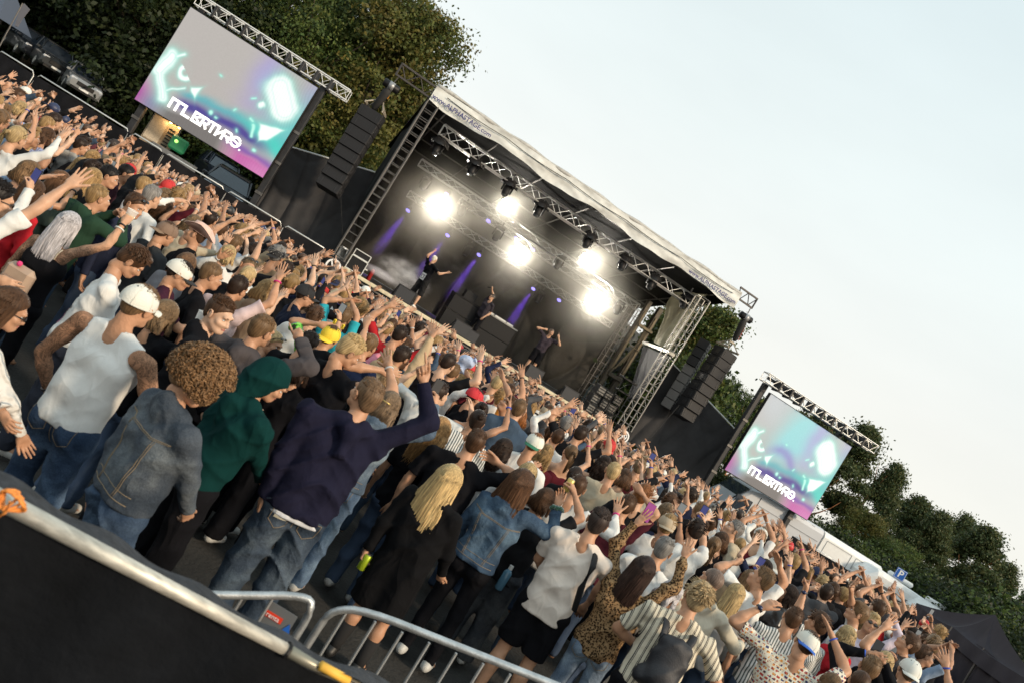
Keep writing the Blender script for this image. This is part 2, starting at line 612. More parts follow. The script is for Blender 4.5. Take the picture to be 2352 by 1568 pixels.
# floor-mounted crest boxes at both ends of the front edge
for (px, py, b, lab, aa) in ((765, 613, -.5, 'black box with white round emblem at left stage corner', -.15), (1431, 1002, -.4, 'black box with white round emblem at right stage corner', 12.9)):
	a_, z_ = s_uv(px, py, b)
	t = thing('emblem_box', lab, 'sign box', S(a_, b, 0).tolist(), YAW, 'emblem boxes at the stage corners')
	g = Geo(); sbox(g, a_, b + .22, (z_ + .32) / 2, (.62, .4, z_ + .32), .01); part('box', g, BLACKPL, t)
	e = Geo(); th = np.linspace(0, 2 * math.pi, 33)
	P = np.stack([np.stack([S(a_ + r * math.cos(q), b + .012, z_ + r * math.sin(q)) for q in th]) for r in (.205, .27)])
	g_grid(e, P)

	def em(x0, y0, x1, y1, wd, k=[0]):
		k[0] += 1
		d = np.array([x1 - x0, y1 - y0]); L = np.linalg.norm(d); an = math.atan2(d[1], d[0]); c, s_ = math.cos(an), math.sin(an)
		g_box(e, S(a_ + (x0 + x1) / 2, b + .012 - .0012 * (k[0] % 6), z_ + (y0 + y1) / 2), (L, .004, wd), RS @ np.array([[c, 0, -s_], [0, 1, 0], [s_, 0, c]]))
	em(-.13, .15, -.03, 0, .05); em(.07, .17, -.10, -.17, .05)
	em(.02, .10, .10, .13, .035); em(.10, .13, .15, .03, .035); em(.15, .03, .07, -.02, .035); em(.07, -.02, .02, .10, .035); em(.15, .03, .10, -.14, .04)
	part('emblem', e, WHITEPRINT, t)

# ------------------------------------------------------------------ trusses

def truss(label, p0, p1, w_=.29, h_=.29, n=20, m=ALU, r=.025, rb=.011, up=EZ, group=None, box=True, cat='truss', parent=None, ladder=False, name='lighting_truss', sub='chord'):
	p0, p1 = np.asarray(p0, float), np.asarray(p1, float)
	d = p1 - p0; L = np.linalg.norm(d); d = d / L
	side = np.cross(d, up); side /= np.linalg.norm(side); upv = np.cross(side, d)
	t = parent or thing(name, label, cat, p0.tolist(), 0, group)
	cs = [side * (sx * w_ / 2) + upv * (sz * h_ / 2) for sx, sz in ((-1, -1), (1, -1), (1, 1), (-1, 1))]
	for c in cs:
		bar('chord', p0 + c, p1 + c, r, m, t, 8)
	for k in range(n):
		s0, s1 = L * k / n, L * (k + 1) / n
		for f in range(4):
			A_, B_ = cs[f], cs[(f + 1) % 4]
			if ladder and f % 2 == 0:
				bar('brace', p0 + d * s0 + A_, p0 + d * s0 + B_, rb, m, t, 5)
			else:
				q0, q1 = (A_, B_) if k % 2 else (B_, A_)
				bar('brace', p0 + d * s0 + q0, p0 + d * s1 + q1, rb, m, t, 5)
	for f in range(4):
		for e in (p0, p1):
			bar('end_bar', e + cs[f], e + cs[(f + 1) % 4], rb, m, t, 5)
	return t

def px_truss(label, x0, y0, x1, y1, b, n, **k):
	a0, z0 = s_uv(x0, y0, b); a1, z1 = s_uv(x1, y1, b)
	z = (z0 + z1) / 2
	return truss(label, S(a0, b, z), S(a1, b, z), n=n, **k), a0, a1, z

FT, fa0, fa1, fz = px_truss('bright aluminium lighting truss nearest the stage front, hung with hooded moving heads', 1008, 308, 1604, 690, .9, 26, w_=.35, h_=.42)
T2, _, _, z2 = px_truss('second aluminium truss behind the front lighting truss', 958, 384, 1470, 696, 3.6, 22)
T3, _, _, z3 = px_truss('lower rear aluminium truss close to the black backdrop', 935, 450, 1405, 742, 6.2, 22)
T4, _, _, z4 = px_truss('thin dim truss high at the back, half hidden by the white glow', 1050, 470, 1440, 700, 5.0, 16)

# towers at both front corners: ladder-like, dark
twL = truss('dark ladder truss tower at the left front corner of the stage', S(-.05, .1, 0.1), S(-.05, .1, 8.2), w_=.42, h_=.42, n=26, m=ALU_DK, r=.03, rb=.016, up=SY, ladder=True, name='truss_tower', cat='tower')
twR = truss('aluminium truss tower at the right front corner of the stage', S(12.75, .1, 0.1), S(12.75, .1, 8.0), w_=.46, h_=.46, n=26, m=mat('worn aluminium', (.28, .27, .25), .42, .7, noise=.2), r=.028, rb=.014, up=SY, ladder=True, name='truss_tower', cat='tower')

# roof: fascia band, roof skin, dark ceiling, side sheets
roof = thing('stage_roof', 'sloping tarpaulin stage roof with a wavy cream fascia carrying a web address', 'roof', S(6, 0, 8.7).tolist(), 0)
a_l, zl = s_uv(1003, 199, 0.0); a_r, zr = s_uv(1700, 678, 0.0)
g = Geo()
n = 160
A = np.linspace(a_l, a_r, n)
topz = np.interp(A, [a_l, a_r], [zl, zr]) + .05 * np.sin((A - a_l) / (a_r - a_l) * math.pi)
drop = .56 + .07 * np.sin(A * 1.45 + .5) + .02 * np.sin(A * 4.4)
K = 9
rows = []
for k in range(K):
	f = k / (K - 1)
	zz = topz - drop * f
	bb = -.10 - .05 * np.sin(A * 1.9 + f * 2) * f + .04 * fbm(A * 2.3, f * 4)
	rows.append(S(0, 0, 0) + A[:, None] * SX + bb[:, None] * SY + zz[:, None] * EZ)
g_grid(g, np.stack(rows)); part('fascia', g, TARP, roof, smooth=True)
g = Geo()   # grey roll over the fascia
for (z_o, r_) in ((.06, .07),):
	pts = [S(a, -.02, np.interp(a, [a_l, a_r], [zl, zr]) + z_o + .02 * math.sin(a * 2.2)) for a in np.linspace(a_l, a_r, 60)]
	g_tube(g, pts, [r_ * (1 + .3 * math.sin(k * .9)) for k in range(60)], 8)
part('roof_roll', g, mat('grey folded tarpaulin', (.42, .42, .40), .6, noise=.2, nscale=6, bump=.3, bscale=12), roof, smooth=True)
g = Geo()   # black lashing cord along fascia
pts = [S(a, -.17, np.interp(a, [a_l, a_r], [zl, zr]) - .14 - .06 * abs(math.sin(a * 1.15))) for a in np.linspace(a_l + .5, a_r - .4, 90)]
g_tube(g, pts, .014, 5); part('lashing_cord', g, RUBBER, roof)
CEIL = mat('black roof lining', (.008, .008, .008), .9, noise=.3, nscale=2, bump=.3, bscale=6, spec=.08)
g = Geo()
A2, Bb = np.meshgrid(np.linspace(a_l, a_r, 40), np.linspace(0, 8.8, 24), indexing='ij')
Zc = 8.55 - Bb * .16 + .05 * np.sin(A2 * 1.5 + Bb)
P = SO + A2[..., None] * SX + Bb[..., None] * SY + Zc[..., None] * EZ
g_grid(g, P); part('lining', g, CEIL, roof, smooth=True)
g = Geo(); g_grid(g, (P + EZ * .12)[::-1]); part('roof_skin', g, mat('pale grey roof skin', (.45, .45, .43), .6, noise=.15, nscale=2), roof, smooth=True)
for k in range(7):
	a_ = a_l + .8 + k * 2.1
	bar('rafter', S(a_, .2, 8.38), S(a_, 8.6, 7.0), .03, ALU_DK, roof)
for bb in (1.6, 3.0, 4.6, 6.4):
	bar('purlin', S(a_l + .2, bb, 8.40 - bb * .16), S(a_r - .4, bb, 8.40 - bb * .16), .028, mat('faint grey purlin', (.18, .17, .15), .5, .6), roof)
bar('front_beam', S(a_l, .05, 8.45), S(a_r, .05, 8.45), .06, STEEL_BK, roof)
# lettering on the fascia
for a_, lab in ((a_l + 1.25, 'l'), (a_r - 1.35, 'r')):
	z_ = np.interp(a_, [a_l, a_r], [zl, zr]) - .40
	text('lettering', 'www.ALPHASTAGE.com', .235, INKBLUE, frame4(S(a_, -.235, z_), SX, EZ), roof, extrude=.003, bold=.004)

# outriggers: black trussed arms beyond both ends of the roof

def arm(lab, a0, z0, a1, z1, hh, b=-.05):
	t = thing('roof_outrigger', lab, 'beam', S(a0, b, z0).tolist(), 0, 'black arms at the two ends of the roof')
	m = mat('brown black steel arm', (.05, .045, .042), .5, .3)
	for o in (0, -hh):
		g = Geo(); p, q = S(a0, b, z0 + o), S(a1, b, z1 + o)
		g_box(g, (p + q) / 2, (np.linalg.norm(q - p), .07, .07), frame4((0, 0, 0), q - p, EZ)[:3, :3] @ np.array([[1, 0, 0], [0, 0, 1], [0, -1, 0.]]) if False else RS, bev=.008)
		part('boom', g, m, t)
	k = 4
	for i in range(k):
		s0, s1 = i / k, (i + 1) / k
		bar('strut', S(a0 + (a1 - a0) * s0, b, z0 - (hh if i % 2 else 0)), S(a0 + (a1 - a0) * s1, b, z1 - (0 if i % 2 else hh)), .02, m, t)
	bar('end_post', S(a1, b, z1 + .03), S(a1, b, z1 - hh - .03), .035, m, t)
	return t

aL, zLo = s_uv(925, 146, -.05)
arm('black trussed arm sticking out from the left end of the roof', a_l + .1, zLo - .02, aL, zLo - .02, .42)
aR, zRo = s_uv(1738, 690, -.05)
arm('black trussed arm sticking out from the right end of the roof', a_r - .2, zRo + .05, aR, zRo + .05, .42)

# ------------------------------------------------------------------ chain hoists and line arrays

def hoist(lab, ptop, pbot):
	ptop, pbot = np.asarray(ptop), np.asarray(pbot)
	t = thing('chain_hoist', lab, 'hoist', ptop.tolist(), 0, 'chain hoists over the speaker arrays')
	d = pbot - ptop; L = np.linalg.norm(d); d /= L
	bar('hook', ptop, ptop + d * .25, .02, ALU_DK, t)
	c = ptop + d * .42
	g = Geo(); g_tube(g, [c - SX * .30, c - SX * .27, c + SX * .27, c + SX * .30], [.10, .14, .14, .10], 14); part('motor', g, BLACKPL, t, smooth=True)
	g = Geo(); g_tube(g, [c - SX * .10, c + SX * .10], .155, 14); part('gear_case', g, mat('grey hoist casing', (.3, .31, .32), .4, .5), t, smooth=True)
	g = Geo(); g_tube(g, [c + d * .12, c + d * .3, c + d * .95, c + d * 1.05], [.12, .15, .12, .06], 12); part('chain_bag', g, mat('black chain bag', (.02, .02, .02), .8), t, smooth=True)
	g = Geo()
	for k in range(int((L - .9) / .06)):
		q = c + d * (.35 + k * .06) + SX * .16
		g_box(g, q, (.03, .012, .055) if k % 2 else (.012, .03, .055), None, bev=.004)
	part('chain', g, ORANGE if 'left' in lab else RED, t)
	return t

def line_array(lab, x0, y0, x1, y1, b, n, turn, front=True):
	a0, z0 = s_uv(x0, y0, b); a1, z1 = s_uv(x1, y1, b)
	p, q = S(a0, b, z0), S(a0, b, z1)
	t = thing('line_array', lab, 'loudspeaker', p.tolist(), 0, 'hanging line arrays beside the stage')
	R0 = RS @ rotz(turn)
	step = (z0 - z1) / n
	g = Geo()
	for sx in (-1, 1):
		g_box(g, p + R0 @ np.array([sx * .34, .1, .10]), (.05, .75, .09), R0, bev=.01)
		g_tube(g, [p + R0 @ np.array([sx * .34, -.2, .12]), p + R0 @ np.array([sx * .1, .1, .42]), p + R0 @ np.array([sx * .34, .4, .12])], .028, 6)
	g_box(g, p + R0 @ np.array([0, .1, .40]), (.3, .1, .08), R0, bev=.01)
	part('flying_frame', g, mat('tan flying frame', (.33, .29, .23), .5, .4), t)
	for k in range(n):
		tilt = math.radians(-1.0 - 1.25 * k)
		c_, s_ = math.cos(tilt), math.sin(tilt)
		Rx = np.array([[1, 0, 0], [0, c_, -s_], [0, s_, c_]])
		R = R0 @ Rx
		cc = p - EZ * (step * (k + .5)) + R0 @ np.array([0, .012 * k * k * .35, 0])
		g = Geo(); g_box(g, cc + R @ np.array([0, .1, 0]), (.86, .6, step * .985), R, bev=.02)
		cab = part('cabinet', g, mat('black speaker paint', (.009, .009, .011), .7, bump=.3, bscale=200), t)
		gg = Geo()
		if front:
			g_box(gg, cc + R @ np.array([0, -.206, 0]), (.80, .02, step * .93), R, bev=.006)
		part('grille', gg, GRILLE, cab)
		h = Geo()
		for sx in (-1, 1):
			g_box(h, cc + R @ np.array([sx * .438, .05, 0]), (.02, .2, step * .5), R, bev=.004)
			g_box(h, cc + R @ np.array([sx * .28, -.222, 0]), (.02, .01, step * .6), R)
			g_box(h, cc + R @ np.array([sx * .40, -.222, step * .1]), (.012, .01, step * .6), R)
		part('rigging_plate', h, STEEL_BK, cab, kind='stuff')
	return t, p, a0

AL, pL, aLa = line_array('tall black line array of eight cabinets hanging left of the stage against the trees', 858, 255, 755, 440, .3, 8, math.radians(-16))
AR, pR, aRa = line_array('black line array hanging right of the stage against the sky', 1672, 806, 1588, 972, .2, 8, math.radians(14))
# small side array of tan boxes hung behind the right array
t = thing('side_fill_array', 'column of small grey speaker boxes hanging just behind the right line array', 'loudspeaker', pR.tolist(), 0)
for k in range(8):
	c = pR + SX * (-.62) + SY * .8 - EZ * (.25 + .40 * k)
	R = RS @ rotz(math.radians(52))
	g = Geo(); g_box(g, c, (.62 if k > 2 else .8, .45, .38), R, bev=.015)
	cab = part('cabinet', g, mat('grey speaker paint', (.11, .105, .10), .6) if k > 2 else BLACKPL, t)
	h = Geo()
	for dx, dz in ((-.12, .06), (-.12, -.07), (.05, .06), (.05, -.07)):
		g_box(h, c + R @ np.array([dx, -.228, dz]), (.09, .012, .07), R, bev=.02)
	part('port', h, RUBBER, cab)
hoist('black chain hoist with yellow chain over the left line array', S(aL + .12, -.05, zLo - .45), pL + EZ * .42)
hoist('black chain hoist with red sling over the right line array', S(aR - .05, -.05, zRo - .40), pR + EZ * .42)
t = thing('steel_cable', 'thin black guy cable running down from the left line array', 'cable', pL.tolist(), 0)
bar('cable', pL + SX * .1 - EZ * 2.4, pL + SX * 1.6 - EZ * 4.7, .008, RUBBER, t)

# ------------------------------------------------------------------ drapes beside and behind

def drape(name, lab, quad, na, nz, amp, freq, m, cat='drape', seed=0, thick=.03, diag=0.0):
	"""quad: TL, TR, BL, BR world points; hanging cloth with folds, two skins"""
	TL, TR, BL, BR = [np.asarray(q, float) for q in quad]
	s, t_ = np.meshgrid(np.linspace(0, 1, na), np.linspace(0, 1, nz), indexing='ij')
	s, t_ = s[..., None], t_[..., None]
	P = (TL * (1 - s) + TR * s) * (1 - t_) + (BL * (1 - s) + BR * s) * t_
	nrm = np.cross(TR - TL, BL - TL); nrm /= np.linalg.norm(nrm)
	L = np.linalg.norm(TR - TL)
	q = s * L * freq + diag * t_ * L
	f = np.sin(q * 2.1 + 1.2 * np.sin(q * .7 + seed) + .8 * np.sin(t_ * 4 + seed)) * .6 + .4 * np.sin(q * 5.3 + 2 * t_ * math.sin(seed + 1) + seed)
	f = f * (.25 + .75 * t_) + .5 * fbm(s * L * 1.2, t_ * 5, 0, seed)
	rd = 1 - np.abs(np.sin(q * 1.3 + 2.2 * t_ * math.sin(seed * 2 + .5) + 1.1 * np.sin(t_ * 5 + q * .4)))
	rd2 = 1 - np.abs(np.sin(s * L * .9 - t_ * 6 * math.cos(seed) + 1.5 * np.sin(s * 5 + seed)))
	if diag == 0 or na == 130:
		rd = 1 - np.abs(np.sin(q * 1.25 + .5 * np.sin(t_ * 3 + seed) + .8 * np.sin(q * .45)))
		f = f * .5 + 1.6 * rd ** 2 * (.5 + .5 * t_) + .5 * rd2 ** 5
	else:
		f = f * .6 + 1.3 * rd ** 3 + .9 * rd2 ** 4
	P = P + nrm * f * amp
	g = Geo(); g_grid(g, P); g_grid(g, (P - nrm * thick)[::-1])
	if name:
		o = obj(name, g.mesh(name, m, True)); tag(o, lab, cat)
		return o
	return g

# back cloth, sewn from wrinkled panels
bx = [(-.1, 2.6), (2.64, 5.3), (5.34, 8.0), (8.04, 10.7), (10.74, 13.2)]
bd = thing('backdrop', 'wrinkled black cloth backdrop hung across the back of the stage', 'backdrop', S(5, 8.3, FZ).tolist(), YAW)
for i, (x0, x1) in enumerate(bx):
	yb = 6.9 + .28 * (i % 2); x1 += .3
	gg = drape('', '', (S(x0, yb, 7.6), S(x1, yb, 7.6), S(x0, yb, FZ + .02), S(x1, yb, FZ + .02)), 70, 60, .10, .9, BLACKCLOTH, seed=i * 1.7, diag=.25)
	part('cloth_panel', gg, mat('backdrop cloth', (.026, .024, .020), .7, noise=.3, nscale=1.5, bump=.8, bscale=5, spec=.3), bd, smooth=True)
drape('side_drape', 'black cloth closing the left side of the stage', (S(-.15, .5, 8.3), S(-.15, 6.9, 7.3), S(-.15, .5, FZ), S(-.15, 6.9, FZ)), 40, 10, .08, .8, BLACKCLOTH, seed=2)

# grey wing cloth left (between screen and tower)
q = [at(652, 336, 27.0), S(-.35, .1, 4.55), at(577, 470, 26.5), S(-.35, .1, 0.9)]
drape('wing_drape', 'dark grey wrinkled drape between the left screen and the stage tower', [at(655, 336, 28.6), at(862, 398, 29.2), at(585, 480, 28.6), at(745, 640, 29.2)], 130, 40, .085, 2.4, GREYCLOTH, seed=3)
bar('drape_rail', at(655, 334, 28.6), at(862, 396, 29.2), .03, WHITE, thing('drape_rail', 'pale cord along the top of the left wing drape', 'rail', at(655, 334, 28.6)))
drape('wing_drape', 'dark drape sloping down between the right stage tower and the right screen', [at(1545, 835, 33.3), at(1690, 990, 33.7), at(1440, 1010, 33.3), at(1620, 1130, 33.7)], 130, 60, .075, 2.0, GREYCLOTH, seed=5, diag=.35)
bar('drape_rail', at(1543, 832, 33.3), at(1692, 988, 33.7), .03, WHITE, thing('drape_rail', 'pale cord along the sloping top of the right wing drape', 'rail', at(1543, 832, 33.3)))
t = thing('steel_cable', 'thin dark guy cable crossing the right wing drape', 'cable', at(1565, 935, 31.4))
bar('cable', at(1560, 930, 31.3), at(1480, 1020, 31.0), .012, RUBBER, t)

# inner right side: roof masts, side sheet, view through the back opening
ms = thing('roof_mast', 'tall dark twin hydraulic mast with yellow lit braces inside the right of the stage', 'mast', S(10.8, 4, FZ).tolist(), YAW)
a0, z0 = s_uv(1345, 935, 4.0); a1, z1 = s_uv(1510, 640, 4.0)
MASTM = mat('brown black mast steel', (.07, .06, .045), .45, .5, noise=.3)
YELL = mat('yellowish steel brace', (.12, .10, .065), .45, .6, noise=.2)
for da, r_ in ((0, .13), (.62, .14)):
	g = Geo(); sbox(g, a0 + da, 4.0, (FZ + 7.3) / 2, (r_ * 1.6, .25, 7.3 - FZ), .02); part('post', g, MASTM, ms)
	g = Geo(); sbox(g, a0 + da + .01, 3.86, FZ + 3.6, (.1, .05, 2.9), .01); part('inner_ram', g, YELL, ms)
for i in range(5):
	bar('brace', S(a0 + .05 + .1 * i, 3.8, FZ + 2.0 + .2 * i), S(a0 + .60 - .05 * i, 3.8, FZ + 4.3), .022, YELL, ms)
bar('brace', S(a0 + .1, 3.8, FZ + 3.4), S(a0 + .7, 3.8, FZ + 3.4), .025, YELL, ms)
g = Geo(); sbox(g, a0 + .38, 3.8, FZ + 4.4, (.8, .10, .14), .02); part('yoke', g, YELL, ms)
g = Geo(); sbox(g, a0 + .38, 3.8, FZ + 1.9, (.8, .12, .18), .02); part('yoke', g, MASTM, ms)
# ladder by the masts
ld = thing('access_ladder', 'thin ladder leaning inside the right side of the stage by the masts', 'ladder', S(a0 + 1.2, 3.4, FZ).tolist())
for da in (0, .42):
	bar('rail', S(a0 + 1.15 + da, 3.3, FZ), S(a0 + 1.15 + da, 3.3, FZ + 2.6), .02, ALU_DK, ld)
for k in range(9):
	bar('rung', S(a0 + 1.15, 3.3, FZ + .2 + k * .28), S(a0 + 1.57, 3.3, FZ + .2 + k * .28), .013, ALU_DK, ld)
# back corner scaffold
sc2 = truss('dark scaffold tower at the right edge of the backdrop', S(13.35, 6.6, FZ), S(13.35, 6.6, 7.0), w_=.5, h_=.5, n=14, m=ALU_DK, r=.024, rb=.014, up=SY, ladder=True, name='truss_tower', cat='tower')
rl = thing('guard_rail', 'dark tubular guard rail at the back right edge of the stage', 'railing', S(11, 8.2, FZ).tolist())
for z_ in (.35, .75, 1.15):
	bar('rail', S(13.4, 6.6, FZ + z_), S(15.2, 6.6, FZ + z_), .025, ALU_DK, rl)
for k in range(4):
	bar('post', S(13.6 + k * .5, 6.6, FZ), S(13.6 + k * .5, 6.6, FZ + 1.3), .022, ALU_DK, rl)
# white side tarp, upper right; yellowish light is put into its colour
gg = drape('side_tarpaulin', 'white tarpaulin coloured yellow-lit, lining the upper right side of the stage, gathered by a strap', [S(13.0, .4, 8.3), S(13.0, 3.0, 8.1), S(13.0, .4, 5.6), S(13.0, 2.3, 5.7)], 70, 30, .14, 1.6, mat('white tarpaulin tinted as lit yellow', (.36, .33, .22), .45, noise=.15, nscale=3, bump=.4, bscale=4), cat='tarpaulin', seed=8)
g = Geo(); sbox(g, 12.9, 1.5, 5.5, (.3, 2.6, .14), .01); o = obj('side_beam', g.mesh('side_beam', mat('pale aluminium beam', (.34, .33, .30), .4, .5))); tag(o, 'pale beam under the yellow-tinted tarpaulin on the stage side', 'beam')
drape('lower_side_drape', 'black sheet below the yellow-tinted tarpaulin on the right stage side', [S(13.0, .5, 5.4), S(13.0, 3.0, 5.4), S(12.9, .5, 3.3), S(12.9, 1.5, 3.1)], 30, 20, .08, 1.2, mat('blue black sheet', (.010, .011, .016), .6, bump=.5, bscale=4), seed=4)
# pale container and netting behind
g = Geo(); g_box(g, S(17.6, 13, 1.95), (6.5, 2.5, 3.9), RS, bev=.02)
o = obj('white_cabin', g.mesh('white_cabin', mat('pale cabin wall', (.42, .47, .47), .6, noise=.06))); tag(o, 'pale flat sided cabin seen through the open back right of the stage', 'cabin')
drape('scrim', 'grey see-through netting above the pale cabin behind the stage', [S(13.6, 9.3, 6.6), S(17.0, 9.6, 6.2), S(13.6, 9.3, 3.4), S(17.0, 9.6, 3.5)], 30, 16, .15, .8, mat('grey scrim', (.09, .10, .10), .8, noise=.35, nscale=5), seed=9)

# ------------------------------------------------------------------ equipment at the right stage corner
rk = thing('amp_rack', 'cluttered stack of amplifier racks and cables at the right end of the stage', 'equipment rack', S(11.9, 1.2, FZ).tolist())
random.seed(3)
for k in range(9):
	c = (11.55 + (k % 3) * .42, 1.3 + .1 * (k % 2), FZ + .22 + (k // 3) * .42)
	g = Geo(); sbox(g, *c, (.38, .45, .38), .015); u_ = part('rack_unit', g, mat('rack black', (.03, .03, .03), .4), rk)
	h = Geo()
	for j in range(3):
		sbox(h, c[0] - .02, c[1] - .232, c[2] - .12 + j * .11, (.3, .02, .05 + .02 * (j % 2)), .004)
	part('face_plate', h, mat('grey rack face', (.25, .24, .22), .4, .5), u_)
g = Geo()
for k in range(16):
	p = [S(11.3 + random.random() * 1.4, 1.0, FZ + random.random() * 1.3) for _ in range(2)]
	mid = (p[0] + p[1]) / 2 - EZ * .25
	g_tube(g, [p[0], mid, p[1]], .012, 5)
part('cable_bundle', g, RUBBER, rk, kind='stuff')
dsk = thing('music_stand', 'black angled monitor stand rising above the amplifier racks', 'stand', S(11.9, .8, FZ).tolist())
bar('pole', S(11.95, .8, FZ), S(11.95, .8, FZ + 1.95), .03, BLACKPL, dsk)
g = Geo(); sbox(g, 12.15, .8, FZ + 1.98, (.75, .4, .08), .01, rz=.2); part('tray', g, BLACKPL, dsk)
g = Geo(); sbox(g, 12.2, .8, FZ + 1.45, (.6, .35, .07), .01); part('shelf', g, BLACKPL, dsk)
bar('arm', S(11.95, .8, FZ + 1.4), S(12.35, .8, FZ + 1.95), .02, BLACKPL, dsk)

# monitors (wedges) on the front edge
for (px, py, lab) in ((930, 672, 'floor monitor wedge below the jumping singer in the long black shirt'), (1052, 762, 'floor monitor wedge in front of the left desk'), (1075, 782, 'small black box in front of the floor wedge by the desks'),
					  (1215, 868, 'floor monitor wedge beside the legs of the singer in shorts'), (1303, 905, 'rightmost floor monitor wedge on the front edge')):
	a_, z_ = s_uv(px, py, .35)
	small = 'small' in lab
	t = thing('floor_monitor', lab, 'monitor speaker', S(a_, .35, FZ).tolist(), YAW, 'wedges along the stage front')
	w2, h2 = (.45, .45) if small else (.72, .52)
	V = np.array([[-w2 / 2, -.25, 0], [w2 / 2, -.25, 0], [w2 / 2, .3, 0], [-w2 / 2, .3, 0], [-w2 / 2, -.22, h2], [w2 / 2, -.22, h2], [w2 / 2, .22, .12], [-w2 / 2, .22, .12]])
	if small:
		V[6:, 2] = h2 * .9
	V = V @ RS.T + S(a_, .35, FZ)
	g = Geo(); g.add(V, [[3, 2, 1, 0], [0, 1, 5, 4], [1, 2, 6, 5], [2, 3, 7, 6], [3, 0, 4, 7], [4, 5, 6, 7]])
	part('cabinet', g, mat('wedge black', (.014, .014, .016), .5, noise=.1, spec=.3), t)
	h = Geo(); sbox(h, a_, .35 - .262, FZ + h2 * .5, (w2 * .9, .012, h2 * .82), .02); part('back_panel', h, mat('wedge panel', (.030, .032, .037), .45), t)

# DJ desks
for i, (x, y, x2, wd, hh, lab) in enumerate(((1068, 715, 0, 1.55, 1.25, 'tall black desk with small box on top, behind the middle singer on the left'), (1130, 748, 0, 1.75, 1.25, 'tall black desk with pale equipment on top, right of the middle singer'))):
	a_, z_ = s_uv(x, y, 2.2)
	t = thing('deejay_desk', lab, 'desk', S(a_, 2.2, FZ).tolist(), YAW, 'black desks on the stage')
	g = Geo(); sbox(g, a_, 2.2, FZ + .32, (wd, .8, .64), .01); part('lower_box', g, BLACKPL, t)
	g = Geo(); sbox(g, a_, 2.2, FZ + .97, (wd, .8, .62), .01); part('upper_box', g, BLACKPL, t)
	g = Geo(); sbox(g, a_, 2.2, FZ + 1.31, (wd + .06, .86, .05), .01); part('top', g, mat('desk top grey', (.35, .35, .33), .4) if i else BLACKPL, t)
	if i == 0:
		g = Geo(); sbox(g, a_ - .15, 2.2, FZ + 1.5, (.5, .4, .33), .01)
		o = obj('small_monitor', g.mesh('small_monitor', BLACKPL)); tag(o, 'small black box on top of the left desk', 'speaker')
	else:
		for k, (dx, ss) in enumerate(((-.45, .42), (.1, .5), (.55, .3))):
			g = Geo(); sbox(g, a_ + dx, 2.15, FZ + 1.37, (ss, .35, .07), .01)
			o = obj('mixer', g.mesh('mixer', mat('silver mixer', (.6, .6, .58), .35, .4))); tag(o, ('first', 'second', 'third')[k] + ' pale mixing deck from the left on the right desk', 'mixer', 'decks on the right desk')
			for q in range(4):
				h = Geo(); g_tube(h, [S(a_ + dx - ss * .35 + q * ss * .22, 2.1, FZ + 1.4), S(a_ + dx - ss * .35 + q * ss * .22, 2.1, FZ + 1.43)], .018, 8); part('knob', h, BLACKPL, o)
# fog machine and flight cases at left corner
t = thing('fog_machine', 'fog machine in a white edged flight case at the left stage corner', 'fog machine', S(.9, .5, FZ).tolist(), YAW)
a_, z_ = s_uv(820, 605, .5)
EDGE = mat('white case edge', (.75, .75, .72), .4, .3)
for cz, hh, ww in ((.27, .5, .62), (.66, .22, .6)):
	g = Geo(); sbox(g, a_, .5, FZ + cz, (ww, .5, hh), .01); cs_ = part('case', g, BLACKPL, t)
	for dz in (-1, 1):
		bar('case_edge', S(a_ - ww / 2, .24, FZ + cz + dz * hh / 2), S(a_ + ww / 2, .24, FZ + cz + dz * hh / 2), .018, EDGE, cs_)
	for dx in (-1, 1):
		bar('case_edge', S(a_ + dx * ww / 2, .24, FZ + cz - hh / 2), S(a_ + dx * ww / 2, .24, FZ + cz + hh / 2), .018, EDGE, cs_)
bar('nozzle', S(a_ + .3, .5, FZ + .3), S(a_ + .45, .5, FZ + .3), .03, EDGE, t)
fogA = a_ + .45
g = Geo(); sbox(g, a_ - .62, .6, FZ + .3, (.3, .3, .6), .04); o = obj('plastic_sack', g.mesh('plastic_sack', mat('cloudy plastic', (.5, .48, .45), .3, noise=.4, nscale=12), True)); tag(o, 'cloudy plastic wrapped bundle beside the fog machine', 'bundle')
for k, (px, py) in enumerate(((783, 575), (880, 585))):
	a_, z_ = s_uv(px, py, 1.0)
	t = thing('fire_extinguisher', ('red cylinder by the foot of the left tower', 'red nozzle on the floor behind the fog machine')[k], 'extinguisher', S(a_, 1.0, FZ).tolist(), 0)
	g = Geo(); g_tube(g, [S(a_, 1., FZ), S(a_, 1., FZ + .38), S(a_, 1., FZ + .45)], [.08, .08, .03], 10); part('cylinder', g, RED, t, smooth=True)
	bar('valve', S(a_, 1., FZ + .45), S(a_, 1., FZ + .52), .02, BLACKPL, t)

# ------------------------------------------------------------------ lamps

